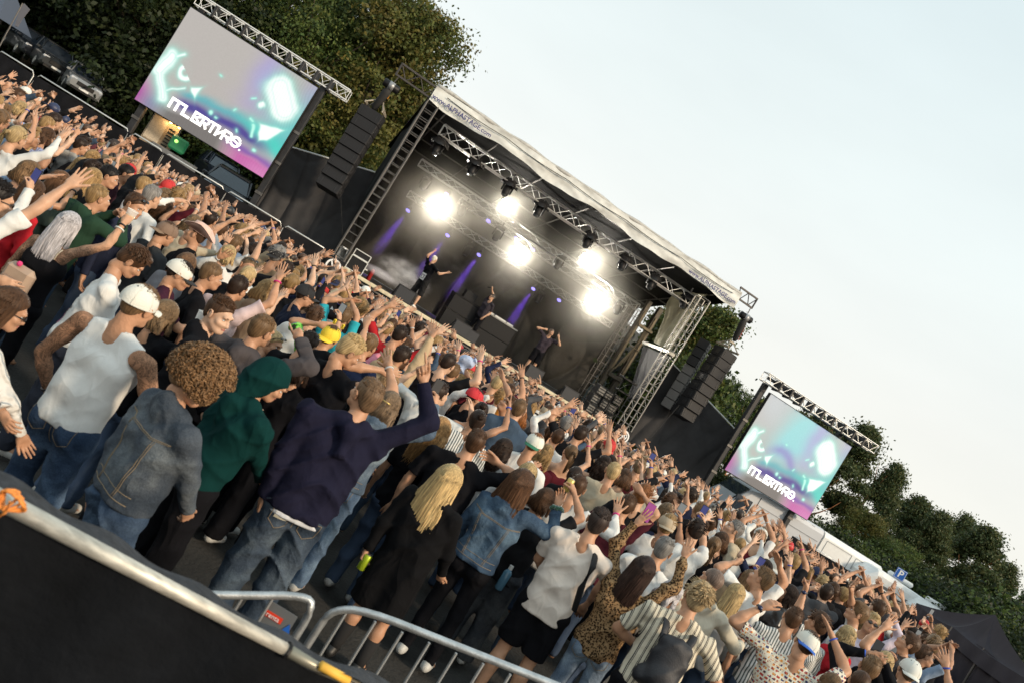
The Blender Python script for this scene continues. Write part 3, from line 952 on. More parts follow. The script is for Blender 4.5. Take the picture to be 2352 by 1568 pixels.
def moving_head(lab, a, b, z, tilt=.4, hood=True, group='moving head lamps under the front truss'):
	t = thing('moving_head', lab, 'stage lamp', S(a, b, z).tolist(), YAW, group)
	g = Geo(); sbox(g, a, b, z - .10, (.34, .24, .14), .03); part('base', g, BLACKPL, t)
	for sx in (-1, 1):
		g = Geo(); sbox(g, a + sx * .19, b, z - .33, (.05, .12, .36), .02); part('yoke_arm', g, BLACKPL, t)
	d = RS @ np.array([0, -math.sin(tilt), -math.cos(tilt)])
	c = S(a, b, z - .42)
	g = Geo(); g_tube(g, [c - d * .20, c - d * .14, c + d * .05, c + d * .22, c + d * .23], [.08, .14, .15, .13, .11], 14)
	h = part('lamp_head', g, BLACKPL, t, smooth=True)
	g = Geo(); g_tube(g, [c + d * .232, c + d * .245], [.105, .10], 14); part('lens', g, mat('dark lens glass', (.10, .11, .12), .05, .3), h, smooth=True)
	if hood:
		g = Geo(); n = 14
		th = np.linspace(0, 2 * math.pi, n, endpoint=False)
		R_ = []
		for k, (rr, zz) in enumerate(((.02, .03), (.24, .0), (.30, -.10), (.36, -.24))):
			R_.append(np.stack([S(a + rr * math.cos(q) * (1 + .18 * math.sin(q * 3 + k)), b + rr * .8 * math.sin(q), z + zz + .04 * math.sin(q * 4)) for q in list(th) + [th[0]]]))
		g_grid(g, np.stack(R_)); part('rain_cover', g, mat('black rain cover', (.015, .015, .016), .25), t, smooth=True)
	bar('clamp', S(a, b, z), S(a, b, z + .28), .03, ALU_DK, t)

fpx = [(1010, 345), (1092, 392), (1170, 440), (1243, 488), (1355, 560), (1436, 612), (1502, 655), (1578, 700)]
ordn = ['first', 'second', 'third', 'fourth', 'fifth', 'sixth', 'seventh', 'eighth', 'ninth', 'tenth']
for i, (px, py) in enumerate(fpx):
	a_, z_ = s_uv(px, py - 14, .9)
	moving_head(f'hooded black moving head, {ordn[i]} from the left on the front truss', a_, .9, z_ + .2)
for i, (px, py) in enumerate([(978, 418), (1065, 478), (1145, 535), (1285, 600), (1422, 705)]):
	a_, z_ = s_uv(px, py, 3.6)
	moving_head(f'unlit black moving head without hood, {ordn[i]} from the left on the second truss', a_, 3.6, z_ + .3, hood=False, group='moving heads on the second truss')
for i, (px, py) in enumerate([(1075, 572), (1240, 680)]):
	a_, z_ = s_uv(px, py, 6.2)
	moving_head(f'unlit black moving head on the rear truss, {("left of", "right of")[i]} the lower middle glare', a_, 6.2, z_ + .3, hood=False, group='moving heads on the rear truss')

BLIND = mat('blinder lamp glass', (1, 1, 1), .3, emit=(1.0, .97, .86), estr=60)
glare = [(1002, 475, 3.6, 1.0), (1160, 474, 3.4, .6), (1182, 582, 5.6, 1.0), (1345, 596, 3.6, .7), (1357, 692, 4.6, 1.05)]
gwords = ['large white blinder lamp shining at the upper left of the stage', 'smaller white blinder lamp high above the middle singer', 'white blinder lamp glaring in the middle of the stage smoke', 'white blinder lamp at the upper right of the stage', 'brightest blinder lamp low at the right of the stage']
GL = []
for i, (px, py, b, pw) in enumerate(glare):
	a_, z_ = s_uv(px, py, b)
	t = thing('blinder_lamp', gwords[i], 'stage lamp', S(a_, b, z_).tolist(), YAW, 'blinder lamps facing the crowd')
	g = Geo(); sbox(g, a_, b + .12, z_, (.5, .2, .5), .03); part('housing', g, BLACKPL, t)
	for sx in (-1, 1):
		for sz in (-1, 1):
			g = Geo(); g_tube(g, [S(a_ + sx * .12, b + .015, z_ + sz * .12), S(a_ + sx * .12, b - .01, z_ + sz * .12)], .105, 16); part('bulb', g, BLIND, t)
	bar('hanger', S(a_, b + .1, z_ + .25), S(a_, b + .1, z_ + .75), .02, ALU_DK, t)
	ld_ = bpy.data.lights.new('blinder_light', 'SPOT'); ld_.spot_size = math.radians(142); ld_.spot_blend = 1.0; ld_.energy = 1400 * pw; ld_.color = (1, .91, .76); ld_.shadow_soft_size = .22
	lo = bpy.data.objects.new('blinder_light', ld_); COL.objects.link(lo)
	lo.location = S(a_, b - .05, z_).tolist()
	lo.rotation_euler = Vector(SY.tolist()).to_track_quat('Z', 'Y').to_euler()
	GL.append((a_, b, z_, pw))
# small violet lamps
PURP = mat('violet lamp glass', (.5, .4, 1), .3, emit=(.34, .28, 1.0), estr=1.5)
BEAMS = []
vio = [(937, 484, 1), (1026, 447, 0), (1122, 508, 0), (1028, 541, 1), (1100, 586, 1), (1224, 574, 0), (1225, 664, 1), (1284, 690, 0), (1186, 548, 0)]
for i, (px, py, beam) in enumerate(vio):
	b = 6.0 if i not in (1, 2) else 4.0
	a_, z_ = s_uv(px, py, b)
	t = thing('violet_lamp', f'small round violet stage lamp, {ordn[i]} counted down the rear trusses' + (' with a beam' if beam else ''), 'stage lamp', S(a_, b, z_).tolist(), YAW, 'small violet lamps on the rear trusses')
	d = RS @ np.array([-.25, -.45, -.85]); d /= np.linalg.norm(d)
	c = S(a_, b, z_)
	g = Geo(); g_tube(g, [c - d * .24, c - d * .16, c], [.05, .11, .12], 12); part('lamp_head', g, BLACKPL, t, smooth=True)
	g = Geo(); g_tube(g, [c, c + d * .02], [.11, .10], 14); part('lens', g, PURP, t)
	bar('clamp', c - d * .2, c - d * .2 + EZ * .3, .02, ALU_DK, t)
	if beam:
		BEAMS.append((c + d * .1, -SX * .12 - SY * .25 - EZ * 1.0))
		ld_ = bpy.data.lights.new('violet_spot', 'SPOT'); ld_.energy = 2600; ld_.color = (.20, .05, 1.0); ld_.spot_size = math.radians(15); ld_.spot_blend = .3; ld_.shadow_soft_size = .08
		lo = bpy.data.objects.new('violet_spot', ld_); COL.objects.link(lo)
		lo.location = (c + d * .1).tolist()
		dd = Vector((-SX * .12 - SY * .25 - EZ * 1.0).tolist())
		lo.rotation_euler = (-dd).to_track_quat('Z', 'Y').to_euler()

# ------------------------------------------------------------------ smoke

def volmat(name, dens, color=(1, 1, 1), r0=0.2, r1=1.0, nscale=2.0, namt=0.0, aniso=0.0):
	m = bpy.data.materials.new(name); m.use_nodes = True
	N, L = m.node_tree.nodes, m.node_tree.links
	N.remove(N['Principled BSDF'])
	pv = N.new('ShaderNodeVolumeScatter'); pv.inputs['Color'].default_value = (*color, 1); pv.inputs['Anisotropy'].default_value = aniso
	L.new(pv.outputs[0], N['Material Output'].inputs['Volume'])
	if r1 is None:
		pv.inputs['Density'].default_value = dens
		return m
	tc = N.new('ShaderNodeTexCoord')
	ln = N.new('ShaderNodeVectorMath'); ln.operation = 'LENGTH'; L.new(tc.outputs['Object'], ln.inputs[0])
	mr = N.new('ShaderNodeMapRange'); mr.interpolation_type = 'SMOOTHSTEP'
	mr.inputs[1].default_value = r0; mr.inputs[2].default_value = r1; mr.inputs[3].default_value = dens; mr.inputs[4].default_value = 0
	L.new(ln.outputs['Value'], mr.inputs[0])
	out = mr.outputs[0]
	if namt > 0:
		nz = N.new('ShaderNodeTexNoise'); nz.inputs['Scale'].default_value = nscale; nz.inputs['Detail'].default_value = 3
		L.new(tc.outputs['Object'], nz.inputs['Vector'])
		m2 = N.new('ShaderNodeMapRange'); m2.inputs[1].default_value = .42; m2.inputs[2].default_value = .62; m2.inputs[3].default_value = 1 - namt; m2.inputs[4].default_value = 1.0
		L.new(nz.outputs[0], m2.inputs[0])
		mu = N.new('ShaderNodeMath'); mu.operation = 'MULTIPLY'; L.new(out, mu.inputs[0]); L.new(m2.outputs[0], mu.inputs[1]); out = mu.outputs[0]
	L.new(out, pv.inputs['Density'])
	return m

def puff(lab, c, rad, m, R=None):
	g = Geo(); g_ell(g, (0, 0, 0), (1, 1, 1), 20, 12)
	o = obj('smoke', g.mesh('smoke', m, True))
	M = np.eye(4); M[:3, :3] = (RS if R is None else R) @ np.diag(rad); M[:3, 3] = c
	o.matrix_world = Matrix(M.tolist())
	o['kind'] = 'stuff'; o['label'] = lab
	return o

g = Geo(); sbox(g, 6.3, 4.6, 5.0, (12.2, 7.0, 6.2))
o = obj('stage_haze', g.mesh('stage_haze', volmat('thin stage haze', .0022, (1, .86, .66), r1=None))); o['kind'] = 'stuff'; o['label'] = 'thin lamp smoke filling the inside of the stage'
VG = volmat('smoke ball for lamp glow', .42, (1, .95, .84), 0.0, 1.0, nscale=1.6, namt=.45)  # smoke balls added so the glare spreads around each blinder lamp
for i, (a_, b, z_, pw) in enumerate(GL):
	rr = 2.5 * (.6 + .45 * pw)
	puff('added glow smoke around ' + gwords[i], S(a_, b - .45, z_), (rr, rr * .8, rr), VG)
VJ = volmat('fog jet', 3.6, (.96, .95, 1), 0.0, 1.0, nscale=3.2, namt=.9)
puff('white fog blown from the machine toward the jumping singer', S(fogA + 1.35, 1.7, FZ + .80), (1.35, .7, .75), VJ)
puff('thin neck of fog leaving the machine', S(fogA + .45, .6, FZ + .45), (.8, .2, .2), volmat('fog jet neck', 7.0, (.9, .85, 1), .3, 1.0, nscale=3, namt=.5))
VP = volmat('loose smoke', .35, (1, .97, .9), .2, 1.0, nscale=2.4, namt=.95)
for i, (px, py, b, r_) in enumerate(((1175, 650, 6.6, 1.3), (985, 520, 7.2, 1.5), (1060, 620, 7.2, 1.4), (1290, 640, 7.0, 1.4))):
	a_, z_ = s_uv(px, py, b)
	puff(('drifting smoke below the middle glare', 'drifting smoke below the upper left glare', 'drifting smoke behind the jumping singer', 'drifting smoke between the two right glares')[i], S(a_, b, z_), (r_ * 1.2, .9, r_ * .8), VP)
VB = volmat('smoke added to show violet beams', .10, (1, .97, 1), .25, 1.0)  # smoke shafts added along the beams to make them visible
for i, (p_, d_) in enumerate(BEAMS):
	d_ = d_ / np.linalg.norm(d_)
	puff(f'smoke shaft added to show the {ordn[i]} violet beam', p_ + d_ * 1.3, (.5, .5, 1.4), VB, basis(d_))
# soft lamp fill inside the haze belongs to the blinder lamps above
# ------------------------------------------------------------------ LED screens

def seg(x, y, x0, y0, x1, y1):
	dx, dy = x1 - x0, y1 - y0
	t = np.clip(((x - x0) * dx + (y - y0) * dy) / (dx * dx + dy * dy + 1e-9), 0, 1)
	return np.hypot(x - x0 - t * dx, y - y0 - t * dy)

def screen_colors(nx, ny, variant):
	"""picture on the LED wall; x 0..1.37 left to right, y 0..1 bottom to top"""
	x, y = np.meshgrid(np.linspace(0, 1.37, nx), np.linspace(0, 1, ny), indexing='ij')
	wx = x + .015 * fbm(x * 9, y * 9); wy = y + .015 * fbm(y * 9, x * 8, 0, 3)
	grey = np.array([.44, .41, .385])
	C = np.ones(x.shape + (3,)) * grey

	def mixc(C, col, a):
		a = np.clip(a, 0, 1)[..., None]
		return C * (1 - a) + np.array(col) * a
	G = lambda cx, cy, sx, sy: np.exp(-((wx - cx) / sx) ** 2 - ((wy - cy) / sy) ** 2)
	bc = .215 + .05 * np.sin((wx - .5) * 3.2)          # middle of the coloured band
	if variant:
		C = mixc(C, (.26, .62, .64), 1.25 * G(.70, .80, .34, .34) + .5 * G(.5, .5, .2, .2))
		C = mixc(C, (.50, .56, .60), .7 * G(.12, .95, .22, .3) + .6 * G(1.35, .9, .2, .4))
		C = mixc(C, (.22, .16, .50), .75 * np.exp(-((wy - .52 + .9 * np.clip(wx - .55, -.3, 1) ** 2 * 2) / .07) ** 2) * np.clip((wx - .3) / .2, 0, 1) * np.clip((1.15 - wx) / .3, 0, 1))
	C = mixc(C, (.36, .30, .60), .85 * G(.90, .84, .13, .30) + .6 * G(1.40, .85, .13, .3) + .4 * G(1.15, .52, .3, .08))
	C = mixc(C, (.13, .50, .50), 1.0 * G(1.30, .40, .22, .16) + .8 * G(1.42, .6, .12, .3))
	inx = np.clip((wx - .26) / .14, 0, 1)
	C = mixc(C, (.10, .42, .46), inx * np.exp(-((wy - bc - .10) / (.045 + .05 * np.clip(wx - .6, 0, 1))) ** 2) * .95)
	C = mixc(C, (.04, .62, .50), np.clip((wx - .80) / .3, 0, 1) * np.exp(-((wy - bc - .08) / .075) ** 2) * .8)
	C = mixc(C, (.055, .035, .26), inx * np.exp(-((wy - bc) / .065) ** 2) * np.clip((1.34 - wx) / .25, 0, 1) * 1.05)
	C = mixc(C, (.14, .125, .12), np.clip((bc - .075 - wy) / .05, 0, 1) * np.clip((1.02 - wx) / .2, 0, 1) * np.clip((wx - .12) / .2, 0, 1) * .92)
	C = mixc(C, (.17, .05, .36), np.clip((wx - .85) / .15, 0, 1) * np.exp(-((wy - .125) / .045) ** 2) * .9)
	C = mixc(C, (.52, .10, .36), np.clip((wx - .86) / .22, 0, 1) * np.clip((.125 - wy) / .05, 0, 1))
	C = mixc(C, (.66, .22, .48), .8 * G(1.36, .0, .22, .10))
	C = mixc(C, (.42, .07, .33), 1.1 * G(-.02, .06, .12, .16))
	C = mixc(C, (.16, .14, .34), .7 * G(.14, .05, .09, .10))

	def glow(C, d, r, soft, core=(.95, 1.0, .97), halo=(.25, .80, .66)):
		C = mixc(C, halo, np.exp(-np.clip(d - r, 0, 9) / soft) * .8)
		return mixc(C, core, 1 / (1 + np.exp(np.clip((d - r) / (soft * .28), -40, 40))))
	# fat glossy shape on the left with inner lines
	d = np.minimum(seg(wx, wy, .085, .52, .06, .36) - .055, seg(wx, wy, .06, .36, .20, .14) - .035)
	C = glow(C, d, 0, .030)
	C = mixc(C, (.35, .82, .68), .5 * np.exp(-(np.abs(d + .022) / .006) ** 2))
	C = glow(C, seg(wx, wy, .13, .55, .18, .60), .008, .014)
	C = glow(C, seg(wx, wy, .20, .22, .33, .34), .004, .012)
	d = np.abs(np.hypot(wx - .265, (wy - .455) * .9) - .048); d = np.where((wx - .265) * .7 + (wy - .455) > .012, d + .06, d)
	C = glow(C, d, .017, .013)
	C = glow(C, np.maximum(np.maximum(wy - .395 - (wx - .42) * .5, (wx - .46) * 1.0 - .0), (.42 - wx) * .8 + (.34 - wy) * .9), 0, .013)
	C = glow(C, seg(wx, wy, 1.08, .79, 1.20, .67), .125, .040)
	d2_ = seg(wx, wy, 1.07, .80, 1.22, .66)
	C = mixc(C, (.55, .93, .82), .5 * np.exp(-(np.abs(d2_ - .075) / .008) ** 2))
	C = glow(C, seg(wx, wy, 1.0, .56, 1.02, .58), .020, .014)
	C = glow(C, np.maximum(np.maximum(wy - .45 - (wx - 1.2) * .25, (.30 - wy) + (wx - 1.19) * .55), np.abs(wx - 1.18) * 1.0 - (wy - .24) * .5), 0, .016)
	for (p, q, c_, d_, r) in ((1.05, .38, 1.08, .29, .010), (1.03, .41, 1.00, .42, .005), (.93, .60, .90, .58, .004), (.64, .275, .64, .275, .016), (1.16, .18, 1.17, .18, .011), (.70, .26, .72, .255, .003), (.93, .25, .94, .24, .003), (.55, .62, .56, .615, .004), (.82, .40, .83, .42, .003)):
		C = glow(C, seg(wx, wy, p, q, c_, d_), r, .010, core=(.5, .95, .8))
	st_ = .5 + .5 * np.sin((wx + wy * .12) * 230)
	C = C * (1 - .10 * st_ * np.clip((wx - .9) / .1, 0, 1) * np.clip((wy - .45) / .1, 0, 1) - .06 * st_ * np.clip((.12 - wy) / .05, 0, 1))[..., None]
	return C

def screen_logo(org, X_, Y_, N_):
	"""white letters ITLBRTNRS. in heavy geometric strokes; org bottom-left of lettering, unit = letter height"""
	g = Geo()
	k = [0]

	def st(x0, y0, x1, y1, wd=.235):
		k[0] += 1
		d = np.array([x1 - x0, y1 - y0]); L = np.hypot(*d); a = math.atan2(d[1], d[0])
		R = np.stack([X_, Y_, N_], 1) @ rotz(a)
		c = org + X_ * (x0 + x1) / 2 * LH + Y_ * (y0 + y1) / 2 * LH + N_ * (.004 + .0011 * (k[0] % 5))
		g_box(g, c, (L * LH, wd * LH, .002), R)

	def arc(cx, cy, r, a0, a1, wd=.22, n=14):
		th = np.radians(np.linspace(a0, a1, n))
		k[0] += 1
		P = np.stack([np.stack([org + X_ * (cx + rr * math.cos(t)) * LH + Y_ * (cy + rr * math.sin(t)) * LH + N_ * (.0045 + .0011 * (k[0] % 5)) for t in th]) for rr in (r - wd / 2, r + wd / 2)])
		g_grid(g, P[::-1])
	st(.12, 0, .12, 1.0); st(.0, .885, 1.5, .885, .23); st(.72, 0, .72, 1.0); st(1.38, 0, 1.38, 1.0); st(1.27, .115, 2.08, .115, .23)
	st(2.32, 0, 2.32, 1.0, .23); st(2.2, .90, 3.02, .90, .2); st(2.2, .10, 3.02, .10, .2); st(2.5, .5, 2.98, .80, .16); st(2.5, .5, 2.98, .20, .16); st(2.4, .5, 2.56, .5, .16)
	st(3.15, 0, 3.15, 1.0, .22); st(3.05, .90, 3.48, .90, .2); arc(3.48, .68, .22, -90, 90, .2); st(3.1, .46, 3.48, .46, .18); st(3.42, .42, 3.70, .03, .22)
	st(3.74, .90, 4.72, .90, .2); st(4.12, 0, 4.12, .9, .22); st(4.62, 0, 4.62, 1.0, .22); st(4.66, .22, 5.16, .78, .22); st(5.2, 0, 5.2, 1.0, .22)
	st(5.2, .90, 5.68, .90, .2); arc(5.68, .68, .22, -90, 90, .2); st(5.3, .46, 5.68, .46, .18); st(5.60, .42, 5.88, .03, .22)
	arc(6.40, .5, .40, 35, 205, .22, 20); arc(6.40, .5, .40, 215, 385, .22, 20); st(6.08, .58, 6.72, .42, .16)
	arc(7.02, .06, .045, 0, 360, .09, 16)
	return g

def led_wall(lab, TL, BL, W_, H_, yaw, variant, posts, post_bottom, truss_ext, truss_dz):
	X_ = np.array([math.cos(yaw), math.sin(yaw), 0]); N_ = np.array([math.sin(yaw), -math.cos(yaw), 0]); Y_ = EZ
	BL = np.asarray(BL, float)
	t = thing('led_screen', lab, 'video screen', BL.tolist(), yaw, 'video walls left and right of the stage')
	R = np.stack([X_, -N_, EZ], 1)
	c = BL + X_ * W_ / 2 + EZ * H_ / 2
	g = Geo(); g_box(g, c - N_ * .09, (W_ + .06, .16, H_ + .06), R, bev=.01); part('cabinet_frame', g, BLACKPL, t)
	nx, ny = 210, 154
	C = screen_colors(nx, ny, variant)
	A_, B_ = np.meshgrid(np.linspace(0, W_, nx), np.linspace(0, H_, ny), indexing='ij')
	P = BL + A_[..., None] * X_ + B_[..., None] * EZ + N_ * .002
	g = Geo(); g_grid(g, P, col=C.reshape(-1, 3))
	m = MATS.get('led picture')
	if m is None:
		m = bpy.data.materials.new('led picture'); m.use_nodes = True; MATS['led picture'] = m
		N, L = m.node_tree.nodes, m.node_tree.links
		b = N['Principled BSDF']; b.inputs['Base Color'].default_value = (.02, .02, .02, 1); b.inputs['Roughness'].default_value = .4
		a = N.new('ShaderNodeAttribute'); a.attribute_name = 'Col'
		tc = N.new('ShaderNodeTexCoord')
		nz = N.new('ShaderNodeTexNoise'); nz.inputs['Scale'].default_value = 22
		L.new(tc.outputs['Object'], nz.inputs[0])
		mr = N.new('ShaderNodeMapRange'); mr.inputs[3].default_value = .93; mr.inputs[4].default_value = 1.07
		L.new(nz.outputs[0], mr.inputs[0])
		vm = N.new('ShaderNodeVectorMath'); vm.operation = 'SCALE'; L.new(a.outputs['Color'], vm.inputs[0]); L.new(mr.outputs[0], vm.inputs['Scale'])
		L.new(vm.outputs[0], b.inputs['Emission Color']); b.inputs['Emission Strength'].default_value = 1.0
	part('picture', g, m, t, color=True)
	global LH
	LH = W_ * .080
	lg = screen_logo(BL + X_ * W_ * .205 + EZ * H_ * (.10), X_, EZ, N_)
	part('lettering', lg, mat('led white', (.9, .9, .9), .5, emit=(1, 1, 1), estr=1.0), t)
	# module seams of the wall
	# posts
	for k, a in enumerate(posts):
		p = BL + X_ * a - N_ * .30
		g = Geo(); g_box(g, (p[0], p[1], (BL[2] + H_ + .25) / 2), (.22, .22, BL[2] + H_ + .25), R, bev=.02)
		po = part('post', g, STEEL_BK, t)
		for q in range(4):
			g = Geo(); g_box(g, (*(p + N_ * .12)[:2], 1.2 + q * 1.2), (.26, .05, .10), R, bev=.005); part('bracket', g, ALU_DK, po)
	z = BL[2] + H_ + truss_dz
	p0 = BL + X_ * truss_ext[0] - N_ * truss_ext[2]; p1 = BL + X_ * truss_ext[1] - N_ * truss_ext[2]
	p0[2] = p1[2] = z
	tt = truss('aluminium truss carried on top of the ' + ('right' if variant else 'left') + ' video screen', p0, p1, w_=.4, h_=.36, n=20, m=ALU if variant else mat('pale truss tube', (.8, .8, .78), .4, .3), r=.025, rb=.012, name='screen_truss')
	for q in range(9):
		c = p0 + (p1 - p0) * (.12 + q * .095)
		g = Geo(); g_box(g, c - EZ * .05, (.10, .5, .42), R, bev=.02); part('clamp_plate', g, STEEL_BK, tt)
	return t, X_, N_

LH = .3
pTL, pBL = at(435, 16, 26.1), at(309, 228, 26.1)
led_wall('large left video screen showing chrome shapes, teal and pink bands and white lettering', pTL, pBL, 4.75, 3.53, math.radians(7), 0, (.25, 4.85), 0, (.0, 5.7, .25), .35)
pTL, pBL = at(1770, 900, 31.75), at(1665, 1077, 31.75)
led_wall('smaller right video screen with turquoise top, pink corner and white lettering', pTL, pBL, 4.5, 3.53, math.radians(15), 1, (-.25, 3.9), 0, (-.75, 5.3, -.15), .42)
# cross bars on top of the right screen posts
for k, (px, py) in enumerate(((1800, 888), (1965, 1003))):
	c = at(px, py, 31.9 + k)
	t = thing('support_beam', ('black beam across the left end of the right screen truss', 'black beam across the right end of the right screen truss')[k], 'beam', c, 0, 'black beams under the right screen truss')
	R = rotz(math.radians(15 - 24))
	g = Geo(); g_box(g, c, (1.5, .14, .12), R, bev=.02); part('beam', g, STEEL_BK, t)
	g = Geo(); g_box(g, np.array(c) + R @ np.array([.2, -.1, -.12]), (1.0, .08, .08), R, bev=.02); part('lower_bar', g, STEEL_BK, t)
for k, (x0, y0, x1, y1) in enumerate(((1698, 1142, 1640, 1225), (1765, 1210, 1645, 1245), (1800, 1280, 1955, 1325))):
	p, q = at(x0, y0, 31.6), at(x1, y1, 31.0)
	t = thing('guy_cable', ('short dark guy cable under the left half of the right screen', 'long dark guy cable slanting left across the van', 'ratchet strap slanting right from the right screen post')[k], 'cable', p)
	g = Geo(); g_tube(g, [p, (np.array(p) + np.array(q)) / 2 - EZ * .05, q], .016, 5); part('cable', g, RUBBER, t)

# ------------------------------------------------------------------ black clad crowd fences
FENCECLOTH = mat('black fence fabric', (.010, .010, .012), .85, noise=.4, nscale=2.5, bump=.5, bscale=14, spec=.15)
RAILW = mat('white galvanised rail', (.62, .62, .60), .4, .5)

def fence(lab, pts, h, rail=True, n=None, sag=.05, wh=True, slots=None):
	pts = [np.asarray(p, float) for p in pts]
	t = thing('barrier_fence', lab, 'fence', pts[0].tolist(), 0, 'black clad barrier fences')
	for i in range(len(pts) - 1):
		p, q = pts[i], pts[i + 1]
		L = np.linalg.norm(q - p)
		s, z = np.meshgrid(np.linspace(0, 1, max(8, int(L * 4))), np.linspace(0, 1, 9), indexing='ij')
		d = (q - p) / L; nn = np.array([-d[1], d[0], 0])
		top = h - .03 - sag * np.abs(np.sin(s * L * 1.3 + i))
		P = p + (q - p) * s[..., None] * np.array([1, 1, 0]) + EZ * (z * top)[..., None] + nn * (.03 * np.sin(s * L * 7 + z * 3) + .02 * np.sin(s * L * 17))[..., None]
		g = Geo(); g_grid(g, P); g_grid(g, (P - nn * .015)[::-1])
		part('cloth_panel', g, FENCECLOTH, t, smooth=True)
		if rail:
			r = RAILW if wh else GALV
			k = 1
			for j in range(k):
				a, b = p + (q - p) * (j / k + .02), p + (q - p) * ((j + 1) / k - .02)
				g = Geo(); g_tube(g, [a + EZ * .1, a + EZ * (h - .12), a + d * .1 + EZ * h, b - d * .1 + EZ * h, b + EZ * (h - .12), b + EZ * .1], .021, 8)
				part('rail_frame', g, r, t, smooth=True)
	return t

def fpt(px, py, Y, h):
	"""foot of a fence whose top of height h is seen at the pixel, near distance Y"""
	p = atz(px, py, h)
	if p[1] < 3 or abs(p[1] - Y) > 40:
		p = at(px, py, Y)
	return np.array([p[0], p[1], 0.0])

fl = [at(0, 110, 24.3), at(80, 173, 24.1), at(300, 308, 23.8), at(372, 358, 23.8), at(520, 437, 24.4), at(650, 520, 24.9), at(745, 585, 25.4)]
fl = [np.array([p[0], p[1], 0]) for p in fl]
fence('left crowd fence of black cloth under a white rail, below the left screen', fl, 2.0)
fr = [at(1822, 1227, 30.2), at(1940, 1304, 30.5), at(2035, 1371, 30.6), at(2120, 1425, 30.8)]
fr = [np.array([p[0], p[1], 0]) for p in fr]
fence('right crowd fence of dark grey cloth in front of the van and caravans', fr, 1.93, wh=False, sag=.03)
# barrier in front of the stage
fb = [S(-1.5, -1.6, 0), S(3, -1.7, 0), S(8, -1.7, 0), S(13.5, -1.6, 0)]
fence('low grey crowd barrier along the foot of the stage', fb, 1.2, wh=False)

# ------------------------------------------------------------------ foreground rail, cloth and two steel barriers
fgc = thing('covered_barrier', 'blurred near barrier wrapped in black cloth with a pale metal top rail, bottom left corner', 'barrier', (-1.2, 2.6, 0))
a, b = at(-260, 1010, 2.35), at(660, 1492, 2.75)
c, d = at(735, 1535, 2.85), at(1000, 1650, 3.05)
a, b, c, d = map(np.array, (a, b, c, d))
RAILM = mat('brushed pale rail', (.52, .50, .44), .55, .5, noise=.3, nscale=9, stretch=(1, 6, 6))
g = Geo(); g_tube(g, [a, b], [.034, .021], 16); part('top_rail', g, RAILM, fgc, smooth=True)
g = Geo(); g_tube(g, [b + (c - b) * .02, c, d], [.022, .018, .012], 12); part('top_rail', g, mat('darker rail end', (.30, .28, .22), .4, .6), fgc, smooth=True)
g = Geo(); p = np.array(at(736, 1527, 2.82)); q = np.array(at(800, 1562, 2.88)); g_tube(g, [p, q], .017, 10); part('tape', g, mat('orange yellow tape', (.8, .45, .06), .6), fgc, smooth=True)
g = Geo(); g_tube(g, [b - (b - a) * .004, b + (c - b) * .02], .03, 10); part('joint', g, BLACKPL, fgc)
# dark band behind the rail and cloth hanging in front
e0, e1, e2 = [np.array(v) for v in (at(-260, 935, 2.5), at(690, 1478, 2.92), at(1060, 1640, 3.2))]
sx, sz = np.meshgrid(np.linspace(0, 1, 60), np.linspace(0, 1, 8), indexing='ij')
up_ = np.where(sx[..., None] < .7, e0 + (e1 - e0) * (sx[..., None] / .7), e1 + (e2 - e1) * ((sx[..., None] - .7) / .3))
lo_ = np.where(sx[..., None] < .7, a + (b - a) * (sx[..., None] / .7), b + (d - b) * ((sx[..., None] - .7) / .3))
P = up_ * (1 - sz[..., None]) + lo_ * sz[..., None] + EZ * (.012 * np.sin(sx * 40))[..., None]
g = Geo(); g_grid(g, P); g_grid(g, (P - EZ * .02)[::-1])
BAND = mat('dark weathered cloth band', (.024, .027, .033), .85, noise=.5, nscale=18, bump=.5, bscale=40)
part('cloth_band', g, BAND, fgc, smooth=True)
P2 = lo_ * np.array([1, 1, 0]) + EZ * (lo_[..., 2] * (1 - sz) * .985)[..., None] + np.array([0, .02, 0]) + np.array([0, 1, 0]) * (.015 * np.sin(sx * 25 + sz * 3))[..., None]
g = Geo(); g_grid(g, P2); g_grid(g, (P2 + np.array([0, .02, 0]))[::-1]); part('cloth_panel', g, mat('near black cloth', (.005, .006, .008), .85, noise=.5, nscale=3, bump=.7, bscale=11, spec=.14), fgc, smooth=True)
up2 = np.array([up_[..., 0], up_[..., 1], up_[..., 2]]).transpose(1, 2, 0)
P3 = up2 * np.array([1, 1, 0]) + EZ * (up2[..., 2] * (1 - sz) * .985)[..., None] + np.array([0, .02, 0])
g = Geo(); g_grid(g, P3); part('back_cloth', g, BAND, fgc, smooth=True)
tw = thing('cord_knot', 'orange cord knotted round the near rail at the left edge', 'cord', at(35, 1140, 2.4))
g = Geo()
rr = np.random.default_rng(4)
for k in range(4):
	o_ = np.array(at(32 + 4 * k, 1138 + 3 * k, 2.42))
	th = np.linspace(0, 2 * math.pi, 14)
	g_tube(g, [o_ + np.array([.022 * math.cos(t) * (1 + .3 * k), -.03 + .02 * math.sin(t * 2 + k), .028 * math.sin(t)]) for t in th], .005, 6)
g_tube(g, [at(25, 1150, 2.35), at(12, 1175, 2.34), at(-10, 1190, 2.34)], .006, 6)
part('cord', g, mat('orange cord', (.75, .26, .05), .7), tw, smooth=True)

